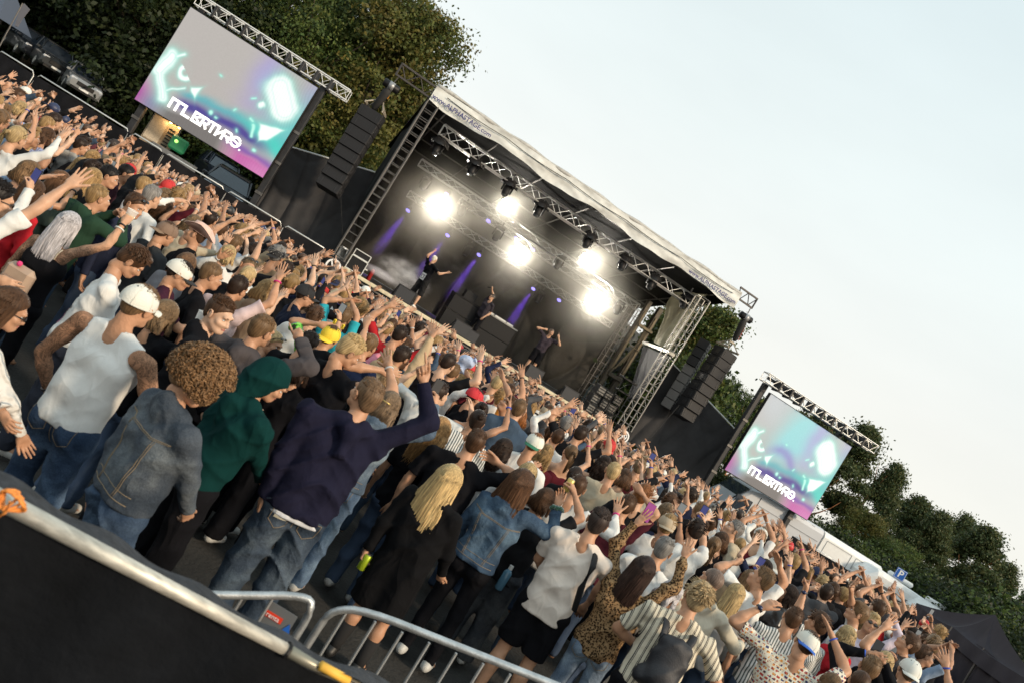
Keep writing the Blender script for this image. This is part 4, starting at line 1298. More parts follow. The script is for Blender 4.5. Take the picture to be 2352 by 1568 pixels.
def steel_barrier(lab, path, feet_z, bars, r=.0215, plate=False):
	pts = [np.array(at(*p)) for p in path]
	t = thing('crowd_barrier', lab, 'barrier', pts[len(pts) // 2].tolist(), 0, 'steel crowd barriers at the near edge')
	# smooth the path
	g = Geo()
	q = [pts[0]]
	for i in range(1, len(pts) - 1):
		for s in np.linspace(.25, .75, 5):
			pass
	q = pts
	for _ in range(2):
		n_ = [q[0]]
		for i in range(len(q) - 1):
			n_ += [q[i] * .75 + q[i + 1] * .25, q[i] * .25 + q[i + 1] * .75]
		n_.append(q[-1]); q = n_
	g_tube(g, q, r, 12); part('frame_tube', g, GALV, t, smooth=True)
	for (x, y, Y) in bars:
		p = np.array(at(x, y, Y)); e = p.copy(); e[2] = .16
		bar('upright', e, p, .0085, GALV, t, 8)
	return t

b1 = steel_barrier('steel crowd barrier with rounded corner and small red label, lower centre left', [(380, 1362, 3.9), (560, 1366, 4.05), (700, 1366, 4.15), (722, 1392, 4.16), (655, 1500, 4.16), (590, 1600, 4.16)], 0, [(560, 1366, 4.05), (630, 1367, 4.1)])
b2 = steel_barrier('long steel crowd barrier with thin uprights running out of the bottom edge', [(640, 1590, 4.3), (730, 1440, 4.3), (765, 1398, 4.3), (840, 1400, 4.3), (1030, 1475, 4.3), (1290, 1578, 4.3), (1500, 1662, 4.3)], 0, [(800 + 62 * k, 1402 + 24.2 * k - 8 + (8 if k else 4), 4.31) for k in range(9)])
g = Geo(); c = np.array(at(640, 1420, 4.12)); g_box(g, c, (.16, .004, .12), None); part('plate', g, mat('grey plate', (.18, .19, .2), .5, .3), b1)
g = Geo(); c = np.array(at(628, 1414, 4.12)) - np.array([0, .006, 0]); g_box(g, c, (.105, .004, .032), None); lb = part('label', g, mat('red label', (.70, .05, .02), .5), b1)
text('label_text', 'renta', .036, WHITEPRINT, frame4(c - np.array([0, .006, 0]), (1, 0, 0), (0, 0, 1)), lb, extrude=.001)
g = Geo(); c2 = np.array(at(660, 1443, 4.12)) - np.array([0, .006, 0]); g.add([c2 + np.array([-.022, 0, -.015]), c2 + np.array([.022, 0, -.015]), c2 + np.array([0, 0, .03])], None, [[0, 1, 2]]); part('blue_mark', g, mat('blue mark', (.02, .12, .5), .5), b1)

# ------------------------------------------------------------------ trees
LEAFC = {}

def leaf_mat(name):
	if name in MATS:
		return MATS[name]
	m = bpy.data.materials.new(name); m.use_nodes = True; MATS[name] = m
	N, L = m.node_tree.nodes, m.node_tree.links
	b = N['Principled BSDF']; b.inputs['Roughness'].default_value = .55; b.inputs['Specular IOR Level'].default_value = .3
	a = N.new('ShaderNodeAttribute'); a.attribute_name = 'Col'
	L.new(a.outputs['Color'], b.inputs['Base Color'])
	tr = N.new('ShaderNodeBsdfTranslucent'); L.new(a.outputs['Color'], tr.inputs['Color'])
	mx = N.new('ShaderNodeMixShader'); mx.inputs[0].default_value = .32
	L.new(b.outputs[0], mx.inputs[1]); L.new(tr.outputs[0], mx.inputs[2])
	L.new(mx.outputs[0], N['Material Output'].inputs['Surface'])
	return m

LEAF = leaf_mat('foliage')
BARK = mat('bark', (.06, .045, .032), .9, noise=.35, nscale=6, bump=.8, bscale=14, stretch=(1, 1, .3))
PINEBARK = mat('orange pine bark', (.36, .15, .065), .85, noise=.35, nscale=5, bump=.7, bscale=12)

def crown_geo(seed, lobes, nleaf, size, cols, elong=1.6, droop=0.0, zs=.85, k=36, cl0=.22, cl1=.40):
	"""lobes: (cx,cy,cz,r) ; leaves scattered near lobe shells with clumping"""
	r = np.random.default_rng(seed)
	g = Geo()
	lobes = np.asarray(lobes, float)
	wgt = lobes[:, 3] ** 2; wgt /= wgt.sum()
	idx = r.choice(len(lobes), nleaf // k, p=wgt)
	d = r.normal(size=(len(idx), 3)); d /= np.linalg.norm(d, axis=1)[:, None]
	d[:, 2] = np.abs(d[:, 2]) * np.where(r.random(len(idx)) < .72, 1, -1)
	rad = lobes[idx, 3] * (1 - .45 * r.random(len(idx)) ** 2.2)
	cc = lobes[idx, :3] + d * rad[:, None] * np.array([1, 1, zs])
	# twig clumps
	n = len(cc)
	cr_ = cl0 + cl1 * r.random(n) ** 1.5
	off = r.normal(size=(n, k, 3)) * cr_[:, None, None] * np.array([1, 1, .55])
	pos = (cc[:, None] + off).reshape(-1, 3)
	pos[:, 2] -= droop * r.random(len(pos))
	nn = r.normal(size=pos.shape) + np.repeat(d, k, 0) * .8 + np.array([0, 0, .5]); nn /= np.linalg.norm(nn, axis=1)[:, None]
	t = np.cross(nn, r.normal(size=pos.shape)); t /= np.linalg.norm(t, axis=1)[:, None]
	b = np.cross(nn, t)
	s = size * (.6 + .8 * r.random(len(pos)))[:, None]
	V = np.stack([pos - t * s * .5, pos + b * s * .32, pos + t * s * .55, pos - b * s * .32], 1).reshape(-1, 3)
	Q = np.arange(len(V)).reshape(-1, 4)
	cols = np.asarray(cols)
	ci = cols[r.integers(0, len(cols), n)] * (.75 + .5 * r.random(n))[:, None]
	cl = np.repeat(ci, k, 0) * (.8 + .4 * r.random(len(pos)))[:, None]
	g.add(V, Q, None, 0, np.repeat(cl, 4, 0))
	return g

def trunk_geo(seed, h, r0, spread, nb=7, bend=.1, top=.8):
	r = np.random.default_rng(seed)
	g = Geo()
	ks = np.linspace(0, 1, 7)
	pts = np.stack([bend * h * .3 * np.sin(ks * 2.5 + seed), bend * h * .3 * np.sin(ks * 1.7 + seed * 2), ks * h * top], 1)
	g_tube(g, pts, r0 * (1 - .8 * ks) + r0 * .35 * np.exp(-ks * 14), 10)
	for i in range(nb):
		s = .3 + .6 * i / nb
		p = np.array([np.interp(s, ks, pts[:, q]) for q in range(3)])
		a = r.random() * 6.28
		L = spread * (.6 + .5 * r.random())
		dr = np.array([math.cos(a), math.sin(a), .5 + .4 * r.random()])
		g_tube(g, [p, p + dr * L * .4, p + dr * L * .75 + EZ * L * .1, p + dr * L + EZ * L * .3], [r0 * .32, r0 * .2, r0 * .1, r0 * .03], 6)
	return g

def blob_lobes(seed, h0, h1, R, n, taper=.5):
	r = np.random.default_rng(seed)
	L = []
	for i in range(n):
		s = r.random()
		z = h0 + (h1 - h0) * s
		rr = R * (math.sin(math.pi * (.16 + .74 * s)) ** .7)
		a = r.random() * 6.28; q = rr * (.25 + .6 * r.random() ** .6)
		L.append((q * math.cos(a), q * math.sin(a), z, R * (.26 + .24 * r.random())))
	return L

GREEN = [(.075, .115, .028), (.10, .14, .034), (.055, .09, .024), (.115, .135, .034)]
SUNGOLD = [(.13, .125, .030), (.15, .125, .032), (.10, .115, .028), (.075, .10, .026)]  # golden sunlight put into the leaf colour
SHADEG = [(.016, .028, .011), (.022, .036, .012), (.034, .047, .014)]  # shade of the left trees put into the leaf colour
PINE = [(.058, .088, .036), (.08, .105, .040), (.10, .105, .038)]
tree_bank = {}
for nm, seed, h0, h1, R, nl, nleaf, sz, cols in (('limeA', 1, 2.6, 14, 4.6, 40, 52000, .19, GREEN), ('limeB', 2, 2.2, 15, 4.2, 38, 52000, .19, GREEN), ('gold', 3, 2.5, 14.5, 3.8, 34, 50000, .185, SUNGOLD),
											   ('dark', 4, 2.8, 13, 5.0, 46, 36000, .24, SHADEG)):
	tree_bank[nm] = (crown_geo(seed, blob_lobes(seed, h0, h1 - R * .3, R, nl), nleaf, sz, cols).mesh('crown', LEAF, False, True),
					 trunk_geo(seed, h1, .36, R, 9).mesh('trunk', BARK, True))
# poplar like column, pine, bush
tree_bank['poplar'] = (crown_geo(7, blob_lobes(7, 1.5, 11.5, 2.3, 34), 42000, .20, GREEN + SUNGOLD).mesh('crown', LEAF, False, True), trunk_geo(7, 11, .25, 2, 6).mesh('trunk', BARK, True))

def pine_lobes(seed, h, R):
	r = np.random.default_rng(seed); L = []
	for i in range(36):
		s = r.random() ** .7
		z = h * (.46 + .50 * s); rr = R * (1.08 - 1.02 * s)
		a = r.random() * 6.28; q = rr * (.3 + .7 * r.random())
		L.append((q * math.cos(a), q * math.sin(a), z, R * (.10 + .22 * r.random() * (1.15 - s))))
	return L

for nm, seed in (('pineA', 21), ('pineB', 22), ('pineC', 23)):
	tree_bank[nm] = (crown_geo(seed, pine_lobes(seed, 9.5, 2.3), 34000, .17, PINE, zs=.42, k=30, cl0=.2, cl1=.3).mesh('crown', LEAF, False, True), trunk_geo(seed, 9.5, .24, 1.5, 10, .30, .90).mesh('trunk', PINEBARK, True))
for nm, seed, cols in (('bush', 31, GREEN + SHADEG), ('bushB', 32, SHADEG)):
	tree_bank[nm] = (crown_geo(seed, [(x, y, z, r) for x, y, z, r in blob_lobes(seed, .4, 2.3, 1.7, 16)], 14000, .13, cols).mesh('crown', LEAF, False, True), trunk_geo(seed, 2, .08, 1.2, 6).mesh('trunk', BARK, True))

def tree(kind, x, y, s, rz, label, cat='tree', group=None, z=0.0, sz=None, name='tree'):
	t = thing(name, label, cat, (x, y, z), rz, group)
	t.scale = (s, s, sz or s)
	cm, tm = tree_bank[kind]
	for nm, me in (('crown', cm), ('trunk', tm)):
		o = bpy.data.objects.new(nm, me); COL.objects.link(o); o.parent = t
	return t

def treeat(kind, px, py, Y, hproto, rz, label, name='tree', zb=0.0, wide=1.0, **k):
	"""tree whose top shows at the pixel"""
	p = at(px, py, Y)
	s = (p[2] - zb) / hproto
	return tree(kind, p[0], p[1], s * wide, rz, label, name=name, z=zb, sz=s, **k)

LG = 'broadleaf trees behind the left screen and stage'
treeat('gold', 996, 18, 41, 14.6, .5, 'tree coloured sunlit gold whose edge meets the sky beside the stage roof', group=LG, wide=.95)
treeat('limeA', 930, -30, 43, 14.2, 1.5, 'tall green tree behind the left speaker array', group=LG, wide=.9)
treeat('limeB', 800, -40, 40, 15.2, 2.6, 'green tree behind the right end of the left screen truss', group=LG, wide=.85)
treeat('limeA', 640, -70, 41, 14.2, 3.9, 'green tree above the middle of the left screen truss', group=LG)
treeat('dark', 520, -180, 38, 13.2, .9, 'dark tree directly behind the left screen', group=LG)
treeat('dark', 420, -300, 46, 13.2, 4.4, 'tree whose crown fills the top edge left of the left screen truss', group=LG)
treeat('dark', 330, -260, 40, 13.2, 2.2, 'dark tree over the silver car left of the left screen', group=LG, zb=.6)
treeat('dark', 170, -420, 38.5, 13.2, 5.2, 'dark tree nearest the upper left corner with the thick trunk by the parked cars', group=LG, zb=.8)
treeat('dark', 60, -400, 43, 13.2, 5.9, 'dark shade-coloured tree behind the cars at the left edge', group=LG, zb=1)
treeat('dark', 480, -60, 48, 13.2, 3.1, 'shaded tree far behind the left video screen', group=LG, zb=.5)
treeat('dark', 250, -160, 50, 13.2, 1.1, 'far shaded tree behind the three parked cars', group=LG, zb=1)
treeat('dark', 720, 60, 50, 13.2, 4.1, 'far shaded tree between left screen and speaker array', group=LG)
treeat('limeA', 880, 120, 50, 14.2, .2, 'far green tree behind the left stage tower', group=LG)
tree('dark', -2.5, 46, .62, 2.0, 'low dark tree behind the stage left back corner', group=LG)
tree('limeB', 4.5, 52, .5, 2.4, 'low green tree hidden behind the stage backdrop', group=LG)
treeat('poplar', 1660, 700, 42, 12.6, .4, 'slim tree rising behind the right stage tower', zb=0)
treeat('poplar', 1585, 705, 46, 12.6, 1.4, 'slim tree partly hidden by the right stage tower')
treeat('limeB', 1708, 878, 44, 15.0, 2.0, 'round leafy tree between the right speaker array and right screen', wide=.8)
treeat('bush', 1600, 830, 40, 2.9, .2, 'low green tree between the stage tower and speaker array', wide=.8)
treeat('gold', 1650, 860, 50, 14.6, 1.2, 'yellowish tree low behind the right line array', wide=1.1)
PG = 'pines behind the caravans'
pin = [(1770, 935, 44, 'pineA', 'pine top showing left of the right screen truss'), (1850, 905, 46, 'pineB', 'pine top showing above the right screen truss'), (1905, 940, 50, 'pineC', 'pine crown rising behind the middle of the right screen'),
	   (2015, 975, 45, 'pineA', 'spiky tall pine just right of the right screen'), (2075, 1075, 47, 'pineB', 'pine with gaps of sky right of the right screen'), (2130, 1110, 50, 'pineC', 'broad dark pine in the middle of the right tree line'),
	   (2185, 1165, 46, 'pineA', 'pine with orange trunk above the caravan'), (2235, 1175, 52, 'pineB', 'pine crown above the parking sign'), (2290, 1225, 47, 'pineC', 'pine with forked orange trunk near the right edge'),
	   (2335, 1265, 50, 'pineA', 'last tall pine at the right edge'), (2385, 1330, 52, 'pineB', 'pine cut by the right edge of the picture'), (1950, 985, 52, 'pineC', 'pine in deep shade behind the right screen'), (2130, 1190, 60, 'pineA', 'far pine behind the tree line gap')]
for i, (px, py, Y, kd, lab) in enumerate(pin):
	treeat(kd, px + (-6, 8, 0)[i % 3], py + (-26, 22, 4, -8)[i % 4], Y, 9.8, i * 1.7, lab, group=PG, wide=(.85, .7, 1.0)[i % 3], name='pine_tree')
treeat('limeA', 2075, 1235, 40, 14.2, 1.3, 'round yellow green tree in front of the pines', wide=1.1)
treeat('gold', 2000, 1170, 41, 14.6, 1.9, 'leafy tree beside the lower right corner of the right screen', wide=1.0)
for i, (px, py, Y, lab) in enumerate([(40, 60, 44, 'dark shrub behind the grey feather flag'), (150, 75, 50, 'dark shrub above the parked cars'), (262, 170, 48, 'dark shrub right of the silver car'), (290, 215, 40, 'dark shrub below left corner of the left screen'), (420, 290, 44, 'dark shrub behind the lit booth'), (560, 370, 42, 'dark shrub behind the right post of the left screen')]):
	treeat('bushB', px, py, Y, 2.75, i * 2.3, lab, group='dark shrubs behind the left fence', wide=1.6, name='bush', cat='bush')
BG = 'bushes along the right fence'
for i, (px, py, Y, kd, lab) in enumerate([(1935, 1215, 37, 'bushB', 'dark bush right of the van'), (1990, 1235, 37.5, 'bush', 'green bush above the end of the van'), (2050, 1270, 38, 'bushB', 'bush behind the caravan roof'), (2110, 1290, 38, 'bush', 'green bush by the parking sign'),
										 (2165, 1320, 37, 'bushB', 'bush right of the parking sign'), (2215, 1345, 36, 'bush', 'bush below the forked pine'), (2265, 1365, 34, 'bushB', 'bush behind the peak of the black tent'), (2320, 1400, 32, 'bush', 'sunlit bush behind the tent at the right edge'),
										 (2360, 1440, 29, 'bushB', 'bush cut by the right edge above the tent'), (1890, 1180, 39, 'bush', 'bush behind the lower right corner of the screen'), (2395, 1400, 36, 'bush', 'far bush at the right edge'), (1650, 1060, 40, 'bushB', 'bush behind the left post of the right screen'), (1720, 1090, 41, 'bush', 'bush above the front of the van')]):
	treeat(kd, px, py + 26, Y, 2.75, i * 2.1, lab, group=BG, wide=1.0, name='bush', cat='bush')

# ------------------------------------------------------------------ vehicles
GLASSD = mat('dark car glass', (.03, .04, .055), .06, spec=.8)
TYRE = mat('tyre', (.02, .02, .02), .8)

def loft_x(g, secs, m=0):
	"""sections: list of (x, [(y,z)...]) closed loops"""
	n = len(secs[0][1])
	V = np.array([[x, y, z] for x, pr in secs for y, z in pr])
	a = np.arange(n); b = (a + 1) % n
	Q = np.concatenate([np.stack([a + i * n, b + i * n, b + (i + 1) * n, a + (i + 1) * n], 1) for i in range(len(secs) - 1)])
	g.add(V, Q, None, m)
	for base, rev in ((0, True), ((len(secs) - 1) * n, False)):
		T = [[base, base + j, base + j + 1] if not rev else [base, base + j + 1, base + j] for j in range(1, n - 1)]
		g.add(V[base:base + n], None, np.array(T) - base, m)

def car(lab, loc, rz, col, scale=1.0, name='parked_car'):
	t = thing(name, lab, 'car', loc, rz, 'cars parked under the trees')
	R = rotz(rz)
	m = mat('car paint %s' % (col,), col, .3, .4, coat=.5)

	def pt(g):
		g.V = [v * scale @ R.T + np.array(loc) for v in g.V]; return g

	def sec(x, hw, z0, z1, r=.12):
		return (x, [(-hw, z0 + r), (-hw + r * .5, z0), (hw - r * .5, z0), (hw, z0 + r), (hw, z1 - r), (hw - r, z1), (-hw + r, z1), (-hw, z1 - r)])
	g = Geo(); loft_x(g, [sec(-2.25, .78, .42, .78), sec(-2.15, .88, .3, .92), sec(-1.4, .92, .25, 1.02), sec(0, .93, .25, 1.05), sec(1.3, .92, .25, 1.06), sec(2.1, .88, .3, 1.0), sec(2.25, .8, .42, .85)]); part('body', pt(g), m, t)
	g = Geo(); loft_x(g, [sec(-1.05, .84, 1.0, 1.06, .02), sec(-.35, .72, 1.0, 1.60, .1), sec(.2, .72, 1.0, 1.68, .1), sec(1.4, .72, 1.0, 1.64, .1), sec(2.05, .80, 1.0, 1.08, .02)]); part('cabin', pt(g), GLASSD, t)
	g = Geo(); loft_x(g, [sec(-.38, .66, 1.6, 1.66, .02), sec(.2, .68, 1.66, 1.72, .02), sec(1.42, .66, 1.62, 1.68, .02)]); part('roof', pt(g), m, t)
	for sx in (-1, 1):
		for x0, x1 in (((-1.0, 1.04), (-.38, 1.62)), ((.45, 1.04), (.5, 1.68)), ((1.98, 1.06), (1.42, 1.63))):
			g = Geo(); g_tube(g, [(x0[0], sx * .86, x0[1]), (x1[0], sx * .72, x1[1])], .04, 6); part('pillar', pt(g), m, t)
		for x in (-1.42, 1.35):
			g = Geo(); g_tube(g, [(x, sx * .72, .33), (x, sx * .93, .33)], .34, 20); wh = part('wheel', pt(g), TYRE, t)
			g = Geo(); g_tube(g, [(x, sx * .92, .33), (x, sx * .95, .33)], .21, 14); part('rim', pt(g), ALU, wh)
		g = Geo(); g_box(g, (-2.16, sx * .66, .80), (.14, .34, .13), bev=.03); part('headlight', pt(g), mat('headlight glass', (.6, .62, .65), .1, .2), t)
		g = Geo(); g_box(g, (-.9, sx * 1.0, 1.08), (.12, .2, .14), bev=.03); part('mirror', pt(g), m, t)
	g = Geo(); g_box(g, (-2.25, 0, .66), (.06, .9, .22), bev=.02); part('grille', pt(g), BLACKPL, t)
	g = Geo(); g_box(g, (-2.27, 0, .45), (.03, .5, .11), bev=.005); part('number_plate', pt(g), WHITE, t)
	g = Geo(); g_box(g, (-2.22, 0, .34), (.08, 1.3, .14), bev=.02); part('bumper', pt(g), BLACKPL, t)
	return t

def caron(px, py, Y, rz, col, lab, sc=1.0):
	p = at(px, py, Y)     # middle of the body
	return car(lab, (p[0], p[1], p[2] - .8 * sc), rz, col, sc)

caron(190, 190, 35, math.radians(128), (.27, .28, .29), 'silver estate car parked nose on, left of the left screen', .78)
caron(118, 136, 36, math.radians(135), (.03, .035, .04), 'dark car with bright headlights behind the thick trunk', .8)
caron(70, 106, 37, math.radians(140), (.02, .025, .035), 'dark blue car left of the thick tree trunk', .8)
caron(500, 400, 34, math.radians(125), (.02, .025, .04), 'dark car under the right half of the left screen', .8)
caron(518, 440, 33, math.radians(110), (.04, .04, .045), 'black car by the right post of the left screen')

# stall with lamps under left screen
t = thing('market_stall', 'lit tan booth with price board and two warm lamps under the left screen', 'stall', at(375, 300, 27.5))
ctr = np.array(at(372, 305, 27.5)); Rr = rotz(math.radians(20))

def lb_(p): return ctr + Rr @ np.array(p)

TAN = mat('tan plywood', (.30, .24, .17), .7, noise=.25, nscale=8)
g = Geo(); g_box(g, lb_((0, 0, -.25)), (.95, .5, 1.5), Rr, bev=.01); part('booth_body', g, TAN, t)
g = Geo(); g_box(g, lb_((-.18, -.265, .0)), (.5, .02, .85), Rr); part('price_board', g, mat('beige board', (.48, .42, .33), .6, noise=.3, nscale=40), t)
for k in range(7):
	g = Geo(); g_box(g, lb_((.28, -.265, .25 - k * .12)), (.2, .02, .05), Rr); part('slot', g, BLACKPL, t)
WARM = mat('warm bulb', (1, .8, .5), .4, emit=(1, .55, .18), estr=8)
for k, dx in enumerate((.12, .42)):
	g = Geo(); g_ell(g, lb_((dx, -.33, .46)), (.06, .06, .05), 10, 6); part('lamp', g, WARM, t, smooth=True)
	ld_ = bpy.data.lights.new('stall_lamp_light', 'POINT'); ld_.energy = 9; ld_.color = (1, .6, .25); ld_.shadow_soft_size = .05
	lo = bpy.data.objects.new('stall_lamp_light', ld_); COL.objects.link(lo); lo.location = lb_((dx, -.48, .46)).tolist()
t = thing('green_lantern', 'glowing green translucent bin beside the lit booth', 'bin', at(408, 332, 27.3))
g = Geo(); g_box(g, at(410, 333, 27.3), (.55, .4, .5), Rr, bev=.06); part('shell', g, mat('green plastic lit from inside', (.02, .14, .06), .4, emit=(.02, .28, .10), estr=.22), t)
g = Geo(); g_ell(g, np.array(at(405, 325, 27.05)), (.07, .05, .06), 10, 6); part('lamp', g, mat('green lamp', (.5, 1, .3), .4, emit=(.35, .9, .15), estr=2), t, smooth=True)
g = Geo(); c0 = np.array(at(395, 370, 27.4)); g_box(g, c0, (1.6, .3, .5), Rr, bev=.01)
o = obj('trestle_table', g.mesh('trestle_table', mat('grey trestle', (.14, .15, .16), .6, noise=.3, nscale=10))); tag(o, 'grey trestle block under the green lantern', 'table')
# grey flag and gazebo, far left
t = thing('feather_flag', 'grey feather flag standing by the fence in the upper left corner', 'flag', at(35, 60, 26))
g = Geo()
qa = [at(55, 8, 26), at(68, 22, 26), at(50, 45, 26), at(40, 62, 26), at(34, 60, 26), at(40, 40, 26), at(46, 20, 26)]
V = [np.array(v) for v in qa] + [np.array(v) + np.array([0, .03, 0]) for v in qa]
T = [[0, j + 1, j] for j in range(1, 6)] + [[7, 7 + j, 8 + j] for j in range(1, 6)]
g.add(V, [[j, (j + 1) % 7, 7 + (j + 1) % 7, 7 + j] for j in range(7)], T); part('cloth', g, mat('grey flag cloth', (.13, .13, .15), .7), t)
p = at(36, 62, 26); bar('pole', (p[0], p[1], 0), at(52, 8, 26), .02, ALU_DK, t)
t = thing('gazebo', 'pale blue gazebo edge in the top left corner', 'gazebo', at(0, 20, 30))
g = Geo(); c0 = np.array(at(-5, 5, 30)); g_box(g, c0, (2.2, 2, 1.0), None, taper=(.3), bev=0); part('roof', g, mat('pale blue canopy', (.07, .09, .13), .7), t)
bar('leg', at(14, 40, 30) * 1.0 - Vector((0, 0, 2.2)), at(14, 30, 30), .03, ALU_DK, t)
t = thing('hanging_banner', 'grey framed window panel seen between dark leaves above the parked cars', 'panel', at(165, 105, 42))
g = Geo(); g_box(g, at(168, 108, 42), (2.2, .08, 1.5), None, bev=.01); part('panel', g, mat('grey panel', (.22, .24, .22), .6), t)
for s_, e_ in (((-1.1, 0), (1.1, 0)), ((0, -.75), (0, .75))):
	c0 = np.array(at(168, 108, 41.93)); bar('frame_bar', c0 + np.array([s_[0], 0, s_[1]]), c0 + np.array([e_[0], 0, e_[1]]), .035, WHITE, t)

# van behind the right screen
VANW = mat('grey white van paint', (.52, .54, .57), .35, coat=.3)
VANW2 = mat('white van paint', (.74, .75, .74), .4, coat=.3, noise=.04)

def vbox(lab, pts_px, Y, depth, z0, mt, name, cat, yaw, extra=None, nose=0.0):
	pass

vy = math.radians(13)
t = thing('white_van', 'large silver white van parked behind the right screen, nose to the left', 'van', at(1660, 1180, 33.5))
A0 = np.array(at(1655, 1125, 33.5)); A0[2] = 0
VX = np.array([math.cos(vy), math.sin(vy), 0]); VY_ = np.array([-math.sin(vy), math.cos(vy), 0]); VR = np.stack([VX, VY_, EZ], 1)

def vp(a, b, z): return A0 + VX * a + VY_ * b + EZ * z

def vsec(g, secs):
	loft_x(g, secs)
	g.V = [v @ VR.T + A0 for v in g.V]

def sec2(x, hw, z0, z1, r=.22):
	return (x, [(-hw, z0), (hw, z0), (hw, z1 - r), (hw - r * .35, z1 - r * .3), (hw - r, z1), (-hw + r, z1), (-hw + r * .35, z1 - r * .3), (-hw, z1 - r)])

H_ = 2.72
g = Geo(); vsec(g, [sec2(-1.0, .8, .35, 1.0), sec2(-.8, .95, .3, 1.35), sec2(-.2, 1.0, .3, 1.5), sec2(.7, 1.0, .3, H_ - .1), sec2(1.2, 1.0, .3, H_), sec2(4.6, 1.0, .3, H_)]); part('body', g, VANW, t)
g = Geo(); vsec(g, [(-.12, [(-.9, 1.5), (.9, 1.5), (.9, 1.56), (-.9, 1.56)]), (.62, [(-.85, 2.5), (.85, 2.5), (.85, 2.56), (-.85, 2.56)])]); part('windscreen', g, GLASSD, t)
g = Geo(); g_box(g, vp(.55, -1.005, 1.85), (.8, .02, .62), VR, bev=.01); part('side_window', g, GLASSD, t)
for z_ in (2.15, 1.55):
	g = Geo(); g_box(g, vp(2.9, -1.006, z_), (3.2, .02, .03), VR); part('side_groove', g, mat('van groove', (.25, .26, .28), .5), t)
for k in range(5):
	g = Geo(); g_box(g, vp(1.6 + .6 * k, -.93, 2.62), (.18, .02, .03), VR); part('roof_mount', g, BLACKPL, t)
g = Geo(); g_box(g, vp(1.18, -1.006, 1.5), (.02, .02, 2.0), VR); part('door_gap', g, BLACKPL, t)
g = Geo(); g_box(g, vp(-.05, -1.18, 1.55), (.1, .2, .5), VR, bev=.04); part('mirror', g, WHITE, t)
for a_ in (.1, 3.9):
	g = Geo(); g_tube(g, [vp(a_, -1.02, .36), vp(a_, -.75, .36)], .36, 18); part('wheel', g, TYRE, t)
t = thing('white_trailer', 'clean white rear box parked at the tail of the van', 'trailer', vp(4.7, 0, 0).tolist())
g = Geo(); vsec(g, [sec2(4.68, 1.02, .4, 2.70), sec2(8.0, 1.02, .4, 2.66), sec2(8.25, .9, .4, 2.45), sec2(8.45, .85, .5, 1.9)]); part('body', g, VANW2, t)
GRV = mat('door seam', (.35, .36, .36), .5)
for a_, w__ in ((5.6, 1.4), (7.2, 1.3)):
	for dz in (1.45, 2.4):
		g = Geo(); g_box(g, vp(a_, -1.026, dz), (w__, .02, .025), VR); part('panel_seam', g, GRV, t)
	for da in (-.5, .5):
		g = Geo(); g_box(g, vp(a_ + da * w__, -1.026, 1.92), (.025, .02, .95), VR); part('panel_seam', g, GRV, t)
for a_ in (5.5, 7.3):
	g = Geo(); g_tube(g, [vp(a_, -1.0, .34), vp(a_, -.75, .34)], .34, 18); part('wheel', g, TYRE, t)

# caravans
CARV = mat('caravan white', (.76, .77, .76), .45, noise=.05)
for i, (x0, y0, x1, y1, Y, hh, lab) in enumerate(((1963, 1290, 2100, 1345, 34.0, 2.55, 'white caravan with rounded front behind the right fence'), (2100, 1358, 2172, 1400, 33.2, 2.45, 'second low white caravan right of the parking sign'))):
	p, q = np.array(at(x0, y0, Y)), np.array(at(x1, y1, Y + .5))
	d = (q - p); d[2] = 0; L = np.linalg.norm(d); d /= L
	t = thing('caravan', lab, 'caravan', (p[0], p[1], 0), 0, 'caravans behind the right fence')
	R_ = np.stack([d, np.array([-d[1], d[0], 0]), EZ], 1)
	g = Geo(); loft_x(g, [sec2(0, .95, .5, hh - .5), sec2(.45, 1.05, .4, hh - .05), sec2(.7, 1.05, .4, hh), sec2(L, 1.05, .4, hh - .1), sec2(L + .2, 1.0, .5, hh - .4)])
	g.V = [v @ R_.T + np.array([p[0], p[1], 0]) for v in g.V]; part('body', g, CARV, t)
	for k in range(2):
		g = Geo(); g_box(g, np.array([p[0], p[1], 0]) + d * (1.2 + k * L * .45) + R_[:, 1] * -1.056 + EZ * 1.75, (.9, .02, .55), R_, bev=.01); part('window', g, mat('caravan window', (.16, .16, .16), .15), t)
	g = Geo(); g_box(g, np.array([p[0], p[1], 0]) + d * L * .75 + EZ * (hh + .08), (.9, .8, .22), R_, bev=.08); part('roof_box', g, CARV, t)
	g = Geo(); c0 = np.array([p[0], p[1], .3]) + d * L * .5 - R_[:, 1] * .95; g_tube(g, [c0, c0 + R_[:, 1] * .2], .3, 16); part('wheel', g, TYRE, t)
# parking sign
t = thing('parking_sign', 'blue square parking sign with white P above two small plates', 'sign', at(2068, 1318, 33.5))
c0 = np.array(at(2068, 1318, 33.5)); Rq = rotz(math.radians(-8))
g = Geo(); g_box(g, c0, (.46, .03, .46), Rq, bev=.01); sg = part('plate', g, mat('sign blue', (.01, .10, .42), .4), t)
g = Geo(); g_box(g, c0 + Rq @ np.array([0, -.017, 0]), (.42, .004, .42), Rq); part('border', g, WHITE, sg)
g = Geo(); g_box(g, c0 + Rq @ np.array([0, -.021, 0]), (.39, .004, .39), Rq); part('face', g, mat('sign blue', (.01, .10, .42), .4), sg)
text('letter', 'P', .42, WHITE, frame4(c0 + Rq @ np.array([0, -.028, 0]), Rq[:, 0], EZ), sg, bold=.008)
g = Geo(); g_box(g, c0 + Rq @ np.array([-.02, 0, -.38]), (.40, .03, .18), Rq, bev=.01); part('lower_plate', g, mat('sign blue', (.01, .10, .42), .4), t)
text('lower_text', 'II h', .13, WHITE, frame4(c0 + Rq @ np.array([-.02, -.02, -.38]), Rq[:, 0], EZ), t)
bar('post', (c0[0], c0[1] + .04, 0), c0 + np.array([0, .04, .2]), .03, GALV, t)

